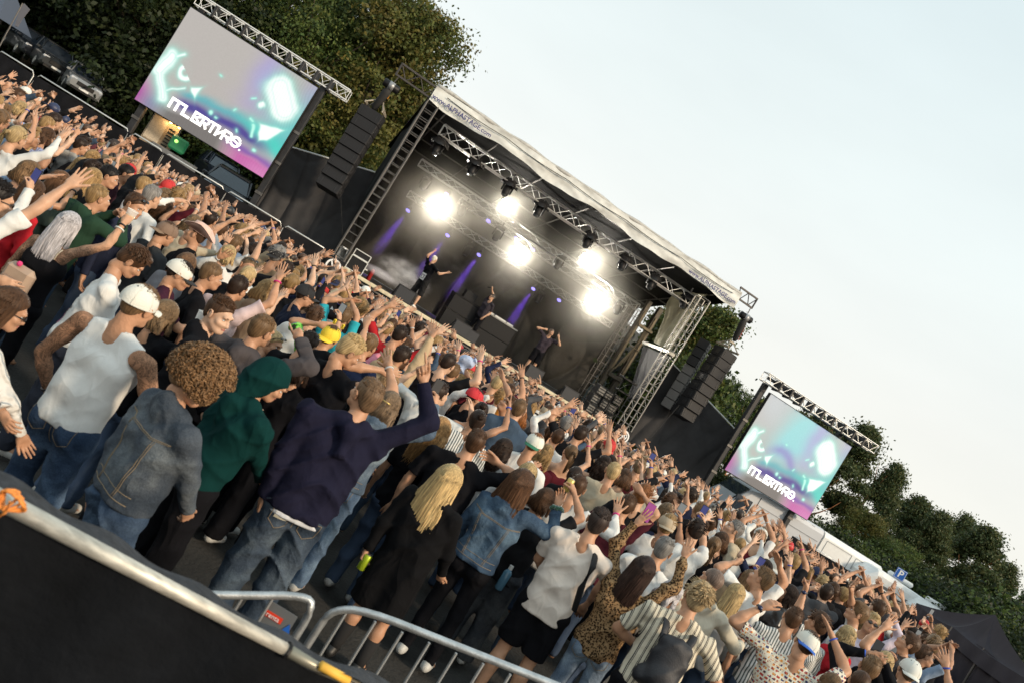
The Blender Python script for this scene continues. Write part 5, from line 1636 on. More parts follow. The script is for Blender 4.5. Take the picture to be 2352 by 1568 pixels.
# black canopy tent, lower right corner
t = thing('canopy_tent', 'black pop up canopy tent in the lower right corner', 'tent', (12.5, 15.5, 0))
C1 = np.array(at(2262, 1488, 15.0)); C0 = np.array(at(2105, 1388, 19.5)); C2 = np.array(at(2400, 1600, 12.2)); C3 = C0 + C2 - C1
zE = C1[2]; C0[2] = C2[2] = C3[2] = zE
PK = (C0 + C2) / 2; pk = np.array(at(2287, 1411, PK[1])); PK = np.array([pk[0], pk[1], pk[2]])
TENT = mat('black tent fabric', (.020, .018, .027), .7, noise=.2, nscale=2, bump=.3, bscale=4, spec=.15)
cor = [C0, C1, C2, C3]
for k in range(4):
	p, q = cor[k], cor[(k + 1) % 4]
	n_ = 14
	g = Geo()
	s, u_ = np.meshgrid(np.linspace(0, 1, n_), np.linspace(0, 1, n_), indexing='ij')
	P = (p * (1 - s[..., None]) + q * s[..., None]) * (1 - u_[..., None]) + PK * u_[..., None]
	P[..., 2] -= .22 * np.sin(u_ * math.pi) * (.4 + .6 * np.sin(s * math.pi)) + .06 * np.sin(s * math.pi) * (1 - u_)
	g_grid(g, P); g_grid(g, (P - EZ * .01)[::-1]); part('roof_panel', g, TENT, t, smooth=True)
	g = Geo()
	z_ = np.linspace(0, 1, 5)
	s, u_ = np.meshgrid(np.linspace(0, 1, 40), z_, indexing='ij')
	d = (q - p) / np.linalg.norm(q - p); nn = np.array([d[1], -d[0], 0])
	P = (p * (1 - s[..., None]) + q * s[..., None]) - EZ * (u_ * .28)[..., None] + nn * (.02 * np.sin(s * 30) * u_ + .01)[..., None]
	P[..., 2] -= .06 * np.sin(s * math.pi)
	g_grid(g, P); g_grid(g, (P - nn * .012)[::-1]); part('valance', g, TENT, t, smooth=True)
	if k in (0, 1):
		g = Geo()
		s, u_ = np.meshgrid(np.linspace(0, 1, 50), np.linspace(0, 1, 6), indexing='ij')
		P = (p * (1 - s[..., None]) + q * s[..., None]) - EZ * (.1 + u_ * (zE - .15))[..., None] + nn * (.03 * np.sin(s * 24 + u_ * 2) - .06)[..., None]
		g_grid(g, P); part('side_wall', g, TENT, t, smooth=True)
	bar('leg', np.array([p[0], p[1], 0]), p, .025, ALU_DK, t)
# ------------------------------------------------------------------ smooth bodies grown from tapered limbs (surface nets)

def field_mesh(prims, vox, k=0.05, cuts=(), fold=None, smooth=1):
	"""prims: ('c',a,b,ra,rb[,k]) capsule | ('e',c,r3,R) ellipsoid | ('s',...) subtract capsule; cuts: (point, normal) keep side n.(p-point)<0"""
	lo = np.full(3, 1e9); hi = -lo
	for p in prims:
		if p[0] == 'c':
			r = max(p[3], p[4]); lo = np.minimum(lo, np.minimum(p[1], p[2]) - r); hi = np.maximum(hi, np.maximum(p[1], p[2]) + r)
		elif p[0] == 'e':
			r = max(p[2]); lo = np.minimum(lo, np.asarray(p[1]) - r); hi = np.maximum(hi, np.asarray(p[1]) + r)
	pad = vox * 2.5 + (.02 if fold is not None else 0)
	lo -= pad; hi += pad
	n = np.ceil((hi - lo) / vox).astype(int) + 1
	F = np.full(n, 1.0, np.float32)
	ax = [lo[i] + np.arange(n[i]) * vox for i in range(3)]
	for p in prims:
		if p[0] in 'cs':
			a, b = np.asarray(p[1], float), np.asarray(p[2], float); r = max(p[3], p[4]); l, h = np.minimum(a, b) - r, np.maximum(a, b) + r
		else:
			c = np.asarray(p[1], float); r = max(p[2]); l, h = c - r, c + r
		m = k + 2 * vox
		i0 = np.clip(np.floor((l - m - lo) / vox).astype(int), 0, n - 1); i1 = np.clip(np.ceil((h + m - lo) / vox).astype(int) + 1, 1, n)
		sl = tuple(slice(i0[q], i1[q]) for q in range(3))
		if min(i1 - i0) <= 0:
			continue
		X = ax[0][sl[0]][:, None, None]; Y = ax[1][sl[1]][None, :, None]; Z = ax[2][sl[2]][None, None, :]
		if p[0] in 'cs':
			d = b - a; dd = d @ d + 1e-12
			t = np.clip(((X - a[0]) * d[0] + (Y - a[1]) * d[1] + (Z - a[2]) * d[2]) / dd, 0, 1)
			D = np.sqrt((X - a[0] - t * d[0]) ** 2 + (Y - a[1] - t * d[1]) ** 2 + (Z - a[2] - t * d[2]) ** 2) - (p[3] + (p[4] - p[3]) * t)
		else:
			x, y, z = X - c[0], Y - c[1], Z - c[2]
			if len(p) > 3 and p[3] is not None:
				R = p[3]
				x, y, z = x * R[0, 0] + y * R[1, 0] + z * R[2, 0], x * R[0, 1] + y * R[1, 1] + z * R[2, 1], x * R[0, 2] + y * R[1, 2] + z * R[2, 2]
			r3 = p[2]
			k0 = np.sqrt((x / r3[0]) ** 2 + (y / r3[1]) ** 2 + (z / r3[2]) ** 2)
			k1 = np.sqrt((x / r3[0] ** 2) ** 2 + (y / r3[1] ** 2) ** 2 + (z / r3[2] ** 2) ** 2) + 1e-9
			D = k0 * (k0 - 1) / k1
		B = F[sl]
		if p[0] == 's':
			F[sl] = np.maximum(B, -D)
			continue
		kk = p[5] if (p[0] == 'c' and len(p) > 5) else k
		h_ = np.clip(.5 + .5 * (B - D) / kk, 0, 1)
		F[sl] = B * (1 - h_) + D * h_ - kk * h_ * (1 - h_)
	if fold is not None or len(cuts):
		X, Y, Z = ax[0][:, None, None], ax[1][None, :, None], ax[2][None, None, :]
		if fold is not None:
			F += fold(X, Y, Z).astype(np.float32)
		for c, nn in cuts:
			F = np.maximum(F, ((X - c[0]) * nn[0] + (Y - c[1]) * nn[1] + (Z - c[2]) * nn[2]).astype(np.float32))
	F[0], F[-1] = 1, 1; F[:, 0], F[:, -1] = 1, 1; F[:, :, 0], F[:, :, -1] = 1, 1
	S_ = F < 0
	nc = n - 1
	cells, pos, quads = [], [], []
	strides = np.array([nc[1] * nc[2], nc[2], 1])
	for a in range(3):
		sl0 = [slice(None)] * 3; sl1 = [slice(None)] * 3
		sl0[a] = slice(0, -1); sl1[a] = slice(1, None)
		A_, B_ = S_[tuple(sl0)], S_[tuple(sl1)]
		I = np.argwhere(A_ != B_)
		if not len(I):
			continue
		f0 = F[tuple(sl0)][I[:, 0], I[:, 1], I[:, 2]]; f1 = F[tuple(sl1)][I[:, 0], I[:, 1], I[:, 2]]
		t = f0 / (f0 - f1)
		P = I.astype(float); P[:, a] += t
		inside0 = A_[I[:, 0], I[:, 1], I[:, 2]]
		b, c = (a + 1) % 3, (a + 2) % 3
		offs = []
		for ob, oc in ((1, 1), (0, 1), (0, 0), (1, 0)):
			J = I.copy(); J[:, b] -= ob; J[:, c] -= oc
			offs.append(J @ strides)
			cells.append(offs[-1]); pos.append(P)
		q = np.stack(offs, 1)
		q[~inside0] = q[~inside0][:, ::-1]
		quads.append(q)
	cells = np.concatenate(cells); pos = np.concatenate(pos); quads = np.concatenate(quads)
	u_, inv = np.unique(cells, return_inverse=True)
	inv = inv.ravel()
	cnt = np.bincount(inv)
	V = np.stack([np.bincount(inv, pos[:, i]) for i in range(3)], 1) / cnt[:, None]
	Q = np.searchsorted(u_, quads)
	V = V * vox + lo
	for _ in range(smooth):
		acc = np.zeros_like(V); c_ = np.zeros(len(V))
		for i in range(4):
			j = (i + 1) % 4
			for d in range(3):
				acc[:, d] += np.bincount(Q[:, i], V[Q[:, j], d], len(V)) + np.bincount(Q[:, j], V[Q[:, i], d], len(V))
			c_ += np.bincount(Q[:, i], minlength=len(V)) + np.bincount(Q[:, j], minlength=len(V))
		V = V * .45 + .55 * acc / np.maximum(c_, 1)[:, None]
	return V, Q

# ------------------------------------------------------------------ heads and hands

def make_head(fem=False, vox=.0065, mouth=0.0, seed=0):
	g = Geo()
	s = .96 if fem else 1.0
	j = .042 if fem else .05
	pr = [('e', (0, -.014, .03), (.0755, .097, .090), None), ('e', (0, .032, -.028), (.060, .064, .082), None),
		  ('e', (0, .050, -.080 - mouth * .012), (j, .044, .030), None), ('c', (-.045, .02, -.055), (-.02, .07, -.092), .022, .02, .02), ('c', (.045, .02, -.055), (.02, .07, -.092), .022, .02, .02),
		  ('c', (0, .096, .004), (0, .113, -.028), .008, .0125, .012), ('c', (-.013, .100, -.030), (.013, .100, -.030), .009, .009, .01),
		  ('c', (-.036, .084, .028), (.036, .084, .028), .014, .014, .02),
		  ('c', (-.048, .06, -.022), (-.03, .078, -.03), .02, .016, .02), ('c', (.048, .06, -.022), (.03, .078, -.03), .02, .016, .02),
		  ('c', (0, .09, -.055), (0, .088, -.085), .016, .018, .015),
		  ('c', (0, -.018, -.05), (0, -.028, -.115), .052 if fem else .059, .050 if fem else .056, .03)]
	V, Q = field_mesh(pr, vox, .012, smooth=2 if vox < .018 else 1)
	if vox > .018:
		g.add(V, Q); return g
	# eye sockets and mouth line pressed in
	for sx in (-1, 1):
		d = np.linalg.norm((V - np.array([sx * .031, .094, .006])) / np.array([.019, .03, .012]), axis=1)
		V[:, 1] -= .012 * np.exp(-d ** 2) * (V[:, 1] > 0)
		# ears
	d = np.linalg.norm((V - np.array([0, .104, -.058])) / np.array([.026, .03, .004]), axis=1)
	V[:, 1] -= .006 * np.exp(-d ** 2)
	g.add(V, Q, None, 0)
	for sx in (-1, 1):
		R = rotz(sx * -.35)
		g_ell(g, (sx * .080, -.006, -.006), (.009, .021, .033), 10, 8, 0, R)
		g_tube(g, [np.array([sx * (.084 + .006 * math.sin(t)), -.006 - .017 * math.cos(t * 1.0) * 1.0 - .004, -.004 + .029 * math.sin(t)]) for t in np.linspace(-1.2, 3.6, 10)], .0045, 5, 0)
		g_ell(g, (sx * .031, .0775, .005), (.0125, .0105, .0075), 12, 8, 1)
		g_ell(g, (sx * .031, .0845, .005), (.0055, .0045, .0058), 8, 6, 2)
		g_tube(g, [(sx * .013, .0945, .024), (sx * .030, .0965, .031), (sx * .047, .083, .026)], [.0035, .0042, .002], 5, 3)
		g_tube(g, [(sx * .018, .0865, .013), (sx * .031, .0905, .0165), (sx * .044, .081, .011)], .0022, 4, 3)
	g_ell(g, (0, .0985, -.0555), (.022, .007, .0045), 10, 6, 4)
	g_ell(g, (0, .0975, -.063 - mouth * .02), (.019, .008, .0055), 10, 6, 4)
	if mouth > 0:
		g_ell(g, (0, .094, -.060 - mouth * .009), (.018, .009, .004 + .014 * mouth), 12, 8, 5)
		g_ell(g, (0, .0995, -.0565), (.013, .005, .003), 8, 5, 1)
	return g

HEADS = {}
for fem in (0, 1):
	for mo in (0, 1):
		HEADS[(fem, mo, 'hi')] = make_head(bool(fem), .0075, float(mo))
		HEADS[(fem, mo, 'mid')] = make_head(bool(fem), .0122, float(mo))
		HEADS[(fem, mo, 'x')] = make_head(bool(fem), .031, float(mo))

def finger(base, d, up, lens, curl, r):
	"""returns joints; bends about the knuckle axis toward -up(palm side)"""
	pts = [np.asarray(base, float)]
	a = 0
	for L, c in zip(lens, curl):
		a += c
		v = d * math.cos(a) + up * math.sin(a)
		pts.append(pts[-1] + v * L)
	return pts

def make_hand(pose, vox=.005, side=1, lo=False):
	X_=1
	"""wrist at origin, fingers along +Z, palm faces +Y, thumb toward +X*side"""
	g = Geo()
	P = {'open': dict(sp=.22, cu=[(.05, .05, .05)] * 4, th=(.75, .05)), 'flat': dict(sp=.05, cu=[(.08, .08, .05)] * 4, th=(.45, .1)),
		 'relax': dict(sp=.10, cu=[(.35, .45, .3), (.4, .5, .3), (.45, .5, .35), (.5, .5, .35)], th=(.5, .4)),
		 'fist': dict(sp=.02, cu=[(1.4, 1.6, 1.0)] * 4, th=(.1, 1.1)),
		 'point': dict(sp=.03, cu=[(.05, .05, .02), (1.4, 1.6, .9), (1.45, 1.6, .9), (1.5, 1.6, .9)], th=(.3, .9)),
		 'horns': dict(sp=.10, cu=[(.05, .05, .02), (1.4, 1.6, .9), (1.45, 1.6, .9), (.1, .1, .05)], th=(.2, 1.0)),
		 'grip': dict(sp=.03, cu=[(.85, 1.0, .5)] * 4, th=(.45, .9))}[pose]
	Z = np.array([0, 0, 1.0]); Yp = np.array([0, 1.0, 0]); X = np.array([1.0 * side, 0, 0])
	pr = [('c', (-.018, 0, .03), (-.022, 0, .078), .0145, .0125, .012), ('c', (.0, .0, .03), (.0, 0, .082), .0155, .0125, .012), ('c', (.018, 0, .03), (.022, 0, .080), .0155, .0125, .012),
		  ('c', (0, 0, -.03), (0, 0, .03), .024, .021, .02), ('c', tuple(X * .008), tuple(X * .03 + Yp * .008 + Z * .04), .017, .014, .015)]
	bases = [(.029, .084), (.0105, .089), (-.0085, .086), (-.026, .078)]
	lens = [(.040, .025, .021), (.045, .029, .022), (.042, .027, .021), (.032, .020, .018)]
	rr = [.0092, .0095, .009, .0078]
	simple = []
	for i in range(4):
		bx_, bz = bases[i]
		ang = (bases[i][0] / .029) * P['sp']
		d = Z * math.cos(ang) + X * math.sin(ang)
		pts = finger(X * bx_ + Z * bz * .93, d, Yp, lens[i], P['cu'][i], rr[i])
		simple.append((pts, rr[i]))
		for q in range(3):
			pr.append(('c', tuple(pts[q]), tuple(pts[q + 1]), rr[i] * (1 - .07 * q), rr[i] * (.95 - .1 * q), .004))
	out, cu = P['th']
	d = Z * math.cos(out) + X * math.sin(out); d = d * math.cos(cu * .5) + Yp * math.sin(cu * .5)
	b0 = X * .024 + Yp * .004 + Z * .026
	b1 = b0 + d * .040
	d2 = d * math.cos(cu * .5) + (Yp * .6 - X * .8) * math.sin(cu * .5) * 1.0
	d2 /= np.linalg.norm(d2)
	b2 = b1 + d2 * .030; b3 = b2 + (d2 + (Z * .2)) / 1.02 * .022
	simple.append(([b0, b1, b2, b3], .010))
	pr += [('c', tuple(b0), tuple(b1), .0135, .0105, .008), ('c', tuple(b1), tuple(b2), .0105, .0098, .004), ('c', tuple(b2), tuple(b3), .0098, .0078, .004)]
	if lo:
		g_box(g, (0, 0, .045), (.074, .026, .10))
		for pts, r in simple:
			g_tube(g, [pts[0] - (pts[1] - pts[0]) * .3, pts[1] * .4 + pts[2] * .6, pts[3]], [r * 1.15, r * 1.1, r * .8], 3, caps=False)
	else:
		V, Q = field_mesh(pr, vox, .008, smooth=1)
		g.add(V, Q)
	return g

HANDS = {}
for ps in ('open', 'flat', 'relax', 'fist', 'point', 'horns', 'grip'):
	for sd in (-1, 1):
		HANDS[(ps, sd, 'x')] = make_hand(ps, side=sd, lo=True)
		HANDS[(ps, sd, 'hi')] = make_hand(ps, .0060, side=sd)
		HANDS[(ps, sd, 'mid')] = make_hand(ps, .0084, side=sd)

# ------------------------------------------------------------------ hair

def fold_noise(amp, fx=9, fz=6, seed=0.0):
	def f(X, Y, Z):
		w1 = 1.5 * np.sin(X * 5 + seed) + 1.1 * np.sin(Y * 6 + Z * 4 + seed * 2)
		w2 = 1.3 * np.sin(Z * 7 + seed) + .9 * np.sin(Z * 3.1 + Y * 9 + seed)
		r1 = 1 - np.abs(np.sin(Z * fz * 1.5 + np.abs(X) * 7 + w1 + seed))
		r2 = 1 - np.abs(np.sin(X * fx * 1.2 - Z * 5 + Y * 4 + w2 + seed * 3))
		mk = .5 + .5 * np.sin(Z * 3.3 + X * 4 + seed)
		r3 = 1 - np.abs(np.sin(Z * 13 + np.abs(X) * 16 + 1.2 * w2 + seed * 5))
		return amp * (1.0 - 2.1 * r1 ** 3 * (.35 + mk) - 1.7 * r2 ** 3 * (1.25 - mk) - 1.0 * r3 ** 4 * mk + .25 * np.sin(X * 17 + Z * 9 + w1))
	return f

def scalp(u_, v_, lift=0.0, fr=1.0):
	"""point on the skull; u azimuth (0 = front), v from 0 crown to 1 ear level"""
	th = v_ * math.pi * .56
	return np.array([math.sin(th) * math.sin(u_) * (.080 + lift), -.016 + math.sin(th) * math.cos(u_) * (.101 + lift), .030 + math.cos(th) * (.094 + lift)])

def make_hair(kind, seed=0, hi=True):
	r = np.random.default_rng(seed)
	g = Geo()
	mid = hi == 'mid'
	vox = .0095 if mid else (.0075 if hi else .040)
	NF = (lambda a_, b_: int(a_ * .36) if mid else (a_ if hi else b_))
	hl = ((0, .072, .070), (0, .70, -.714))     # hairline plane

	def cap(th, top=0.0, back=0.0, vox=vox, fold=None, side=.0, prims=(), cut=True, k=.02):
		pr = [('e', (0, -.018 - back * .3, .036 + top * .4), (.0765 + th + side, .098 + th + back, .088 + th + top), None)]
		if kind not in ('bald',):
			pr.append(('e', (0, -.055, -.02), (.060 + th * .6, .048 + th, .060), None))
		pr += list(prims)
		V, Q = field_mesh(pr, vox, k, cuts=[hl] if cut else [((0, .082, .05), (0, .93, -.36))], fold=fold, smooth=1)
		j = r.random(len(V))
		# strand relief
		nrm = V - np.array([0, -.015, .02]); nrm /= np.linalg.norm(nrm, axis=1)[:, None]
		ang = np.arctan2(V[:, 0], V[:, 1])
		V = V + nrm * (.0018 * np.sin(ang * 46 + 3 * np.sin(V[:, 2] * 40)) + .0010 * (j - .5))[:, None]
		c = (.85 + .22 * np.sin(ang * 38 + 5 * np.sin(V[:, 2] * 21)))[:, None] * np.ones(3)
		g.add(V, Q, None, 0, c)

	def tufts(n, len0, len1, rad, lift, vmax, dirf, up=.5):
		for i in range(n):
			u_ = r.random() * 6.28 - 3.14; v_ = vmax * math.sqrt(r.random())
			if abs(u_) < 1.1 and v_ > .55:
				continue
			p = scalp(u_, v_, lift)
			nn = p - np.array([0, -.016, .03]); nn /= np.linalg.norm(nn)
			d = dirf(u_, v_, nn); d = d / np.linalg.norm(d)
			L = len0 + (len1 - len0) * r.random()
			q1 = p + (nn * up + d * (1 - up)) * L * .5; q2 = q1 + (nn * (up - .35) + d) * L * .5
			sh = .75 + .5 * r.random()
			g_tube(g, [p - nn * .004, q1, q2], [rad, rad * .8, rad * .2], 4, col=(sh, sh, sh))

	def locks(n, zlen, zvar, rad, spread=1.0, wave=0.0, side_open=1.15, backx=.055):
		for i in range(n):
			u_ = (side_open + (2 * math.pi - 2 * side_open) * r.random())
			v0 = .08 + .75 * r.random()
			pts = []
			for v_ in np.linspace(v0, .95, 4):
				pts.append(scalp(u_, v_, .012 + .004 * r.random()))
			p = pts[-1].copy()
			L = zlen * (1 - zvar * r.random()) * (1 if abs(u_ - math.pi) < 1.0 else .9)
			m = 6 if hi else 3
			tx = np.sign(p[0]) * min(abs(p[0]), .085) * spread
			ty = -.055 - backx * (.4 + .6 * r.random()) if abs(u_ - math.pi) < 1.55 else p[1] - .01
			phs = r.random() * 6.28
			for q in range(1, m + 1):
				s = q / m
				pts.append(np.array([p[0] * (1 - s) + tx * s * (1 + .15 * r.random()) + wave * math.sin(s * 9 + phs) * .5, p[1] * (1 - s) + ty * s - .012 * math.sin(s * 3) + wave * math.cos(s * 8 + phs) * .5, p[2] - L * s]))
			sh = .70 + .6 * r.random() ** 1.3
			rr = rad * (.7 + .6 * r.random())
			k_ = len(pts)
			cc = np.repeat((sh * (.85 + .3 * np.linspace(0, 1, k_)))[:, None], 4, 0) * np.ones(3)
			g_tube(g, pts, [rr * .7, rr, rr * 1.1] + [rr * 1.15] * (k_ - 5) + [rr * .8, rr * .25], 4, flat=.5, col=cc, caps=False)

	if kind == 'short':
		cap(.006, .006)
		tufts(NF(520, 5), .012, .024, .0035 if hi else .008, .004, .62, lambda u_, v_, n_: np.array([0, .6, .5]) + n_, .6)
	elif kind == 'crew':
		cap(.003, .002)
		if hi:
			tufts(NF(420, 0), .006, .011, .0028, .001, .6, lambda u_, v_, n_: n_, .8)
	elif kind == 'quiff':
		cap(.008, .012, prims=[('e', (0, .045, .108), (.055, .05, .030), None)], cut=False)
		tufts(NF(480, 6), .025, .045, .005 if hi else .010, .010, .75, lambda u_, v_, n_: np.array([.5, .5, .1]) + n_ * .4 - EZ * v_, .35)
	elif kind == 'messy':
		cap(.012, .012)
		tufts(NF(520, 6), .03, .055, .0055 if hi else .012, .010, .92, lambda u_, v_, n_: np.array([math.sin(u_ * 3), math.cos(u_ * 5) * .5, -.7]) + n_, .3)
	elif kind == 'curly':
		pr = []
		cap(.020, .012, .010, fold=None)
		for i in range(NF(2500, 14)):
			u_ = r.random() * 6.28 - 3.14; v_ = 1.12 * math.sqrt(r.random())
			if abs(u_) < .9 and v_ > .62:
				continue
			p = scalp(u_, v_, .036 + .012 * r.random())
			nn = p - np.array([0, -.016, .03]); nn /= np.linalg.norm(nn)
			t1 = np.cross(nn, r.normal(size=3)); t1 /= np.linalg.norm(t1); t2 = np.cross(nn, t1)
			sh = .55 + .8 * r.random()
			R_ = (.008 + .006 * r.random()) if hi else .024
			a0 = r.random() * 6
			pts = [p + nn * (.004 * s) + (t1 * math.cos(a0 + s * 1.15) + t2 * math.sin(a0 + s * 1.15)) * R_ for s in range(5)]
			g_tube(g, pts, (.0031 if hi else .011), 4, col=(sh, sh, sh), caps=False)
	elif kind in ('long', 'wavy', 'bob', 'xlong'):
		L = {'long': .40, 'wavy': .36, 'bob': .15, 'xlong': .50}[kind]
		cap(.010, .006, prims=[('c', (0, -.062, -.03), (0, -.080, -L * .62), .066, .050)] if kind != 'bob' else [('e', (0, -.045, -.05), (.082, .062, .075), None)])
		locks(NF(1250, 9), L, .35, (.0055 if mid else .0034) if hi else .03, (1.4 if kind == 'xlong' else 1.1) if kind != 'bob' else 1.25, .03 if kind == 'wavy' else .004)
	elif kind in ('pony', 'bun'):
		cap(.007, .004)
		locks(0, 0, 0, 0)
		if kind == 'pony':
			g_ell(g, (0, -.120, .04), (.022, .022, .022), 8, 6, col=(.8, .8, .8))
			for i in range(NF(120, 3)):
				a, b_ = r.random() * 6.28, r.random()
				o = np.array([math.cos(a) * .022 * b_, 0, math.sin(a) * .018 * b_])
				sh = .65 + .6 * r.random()
				g_tube(g, [np.array([0, -.12, .04]) + o * .4, np.array([0, -.165, .03]) + o, np.array([0, -.175, -.06]) + o * 1.6, np.array([0, -.155, -.20 - .05 * r.random()]) + o * 1.2], [.008, .01, .010, .002] if hi else [.012, .018, .016, .004], 4, col=(sh, sh, sh))
		else:
			g_ell(g, (0, -.115, .085), (.038, .034, .034), 12, 8, col=(.9, .9, .9))
			for i in range(40 if hi else 8):
				a = r.random() * 6.28
				sh = .6 + .7 * r.random()
				g_tube(g, [np.array([0, -.115, .085]) + .038 * np.array([math.cos(a + s * .8) * math.cos(i), math.sin(a + s * .8) * .9, math.cos(a + s * .8) * math.sin(i)]) for s in range(4)], .006 if hi else .012, 4, col=(sh, sh, sh))
	elif kind == 'bald':
		cap(.0012, .0)
	return g

def make_cap(kind):
	"""worn caps on head coordinates: material slots crown, brim, dark"""
	g = Geo()
	if kind == 'bucket' or kind == 'cowboy':
		V = []
		n = 28; th = np.linspace(0, 2 * math.pi, n + 1)
		prof = [(.0, .145), (.05, .150), (.080, .138), (.092, .08), (.094, .055), (.15, .035 if kind == 'bucket' else .05), (.152, .030)] if kind == 'bucket' else [(.0, .150), (.045, .165), (.078, .155), (.090, .08), (.094, .060), (.125, .064), (.155, .078), (.157, .072)]
		P = np.stack([np.stack([np.array([a * math.cos(t), -.012 + a * 1.18 * math.sin(t), z + (.075 * abs(math.cos(t)) ** 2 if (kind == 'cowboy' and a > .1) else 0) - (.02 * abs(math.sin(t)) if (kind == 'cowboy' and a > .1) else 0) - (.02 if (a < .06 and kind == 'cowboy' and abs(math.cos(t)) < .5) else 0)]) for t in th]) for a, z in prof])
		g_grid(g, P)
		g_grid(g, P[4:5].repeat(2, 0) * np.array([1.01, 1.01, 1]) + np.array([[[0, 0, 0]], [[0, 0, .02]]]), m=1)
		return g
	th = np.linspace(0, 2 * math.pi, 29)
	rows = []
	for s in np.linspace(0, 1, 9):
		a = s * math.pi * .54
		rows.append(np.stack([np.array([math.sin(a) * .089 * math.cos(t), -.016 + math.sin(a) * .110 * math.sin(t), .040 + math.cos(a) * .102]) for t in th]))
	g_grid(g, np.stack(rows))
	g_ell(g, (0, -.016, .143), (.008, .008, .005), 8, 5, 2)
	for q in range(6):
		a0 = q * math.pi / 3
		g_tube(g, [np.array([math.sin(a) * .0902 * math.cos(a0), -.016 + math.sin(a) * .1112 * math.sin(a0), .0405 + math.cos(a) * .1025]) for a in np.linspace(.1, math.pi * .53, 8)], .0012, 4, 0)
		g_ell(g, (math.sin(.6) * .0905 * math.cos(a0 + .5), -.016 + math.sin(.6) * .112 * math.sin(a0 + .5), .040 + math.cos(.6) * .103), (.004, .004, .004), 6, 4, 2)
	# brim toward +Y (front); reversed caps are turned round
	u_ = np.linspace(-1, 1, 13)
	P = np.stack([np.stack([np.array([x * .078 * (1 - .12 * k), -.016 + math.sqrt(max(0, 1 - (x * .82) ** 2)) * .108 + k * .075 * (1 - .35 * x * x), .034 - .012 * k - .012 * x * x]) for x in u_]) for k in (0, .5, 1)])
	g_grid(g, P, 1); g_grid(g, (P - EZ * .004)[::-1], 1)
	return g

HAIRS, HATS = {}, {}

def hair_geo(kind, q, seed=0):
	key = (kind, q, seed)
	if key not in HAIRS:
		HAIRS[key] = make_hair(kind, seed + hash_(kind), {'hi': 'hi', 'mid': 'mid'}.get(q, False))
	return HAIRS[key]

def hash_(s):
	return sum(ord(c) * (i + 3) for i, c in enumerate(s)) % 997

# ------------------------------------------------------------------ person materials
SKIN = mat('skin', (.55, .33, .24), .48, objcol=True, noise=.13, nscale=16, spec=.35, bump=.06, bscale=160)
MATS['skin'].node_tree.nodes['Principled BSDF'].inputs['Subsurface Weight'].default_value = 0.0
EYEW = mat('eye white', (.7, .7, .68), .2)
IRIS = mat('iris', (.03, .035, .04), .1)
BROWM = mat('eyebrow', (.10, .06, .035), .8)
LIPS = mat('lips', (.42, .16, .13), .4)
MOUTH = mat('open mouth', (.08, .015, .015), .5)
HAIRM = mat('hair', (.2, .12, .07), .48, objcol=True, attr='Col', noise=.30, nscale=34, spec=.22, stretch=(1.6, 1.6, .35))
CLOTH = mat('cotton', (.5, .5, .5), .9, objcol=True, noise=.07, nscale=9, bump=.12, bscale=220, spec=.12)
LEATHER = mat('black leather', (.03, .03, .032), .32, noise=.2, nscale=20, bump=.4, bscale=14)
FLEECE = mat('sweat fabric', (.5, .5, .5), .9, objcol=True, noise=.10, nscale=14, bump=.2, bscale=260, spec=.1)
SHOEW = mat('shoe rubber', (.6, .6, .58), .5, objcol=True)
NAIL = MOUTH

def add_creases(m, scale=5.0, strength=.5, dist=.03):
	N, L = m.node_tree.nodes, m.node_tree.links
	b = N['Principled BSDF']
	old = b.inputs['Normal'].links[0].from_socket if b.inputs['Normal'].is_linked else None
	tc = N.new('ShaderNodeTexCoord'); mp = N.new('ShaderNodeMapping'); mp.inputs['Scale'].default_value = (1.0, 1.0, .62); mp.inputs['Rotation'].default_value = (.3, .5, .2)
	L.new(tc.outputs['Object'], mp.inputs[0])
	nz = N.new('ShaderNodeTexNoise'); nz.noise_type = 'RIDGED_MULTIFRACTAL'; nz.inputs['Scale'].default_value = scale; nz.inputs['Detail'].default_value = 3; nz.inputs['Roughness'].default_value = .35; nz.inputs['Distortion'].default_value = .5
	nz.inputs['Offset'].default_value = .9; nz.inputs['Gain'].default_value = 2.0
	L.new(mp.outputs[0], nz.inputs['Vector'])
	bp = N.new('ShaderNodeBump'); bp.inputs['Strength'].default_value = strength; bp.inputs['Distance'].default_value = dist
	L.new(nz.outputs[0], bp.inputs['Height'])
	if old is not None:
		L.new(old, bp.inputs['Normal'])
	L.new(bp.outputs[0], b.inputs['Normal'])

for m_ in (CLOTH, FLEECE, LEATHER):
	add_creases(m_)

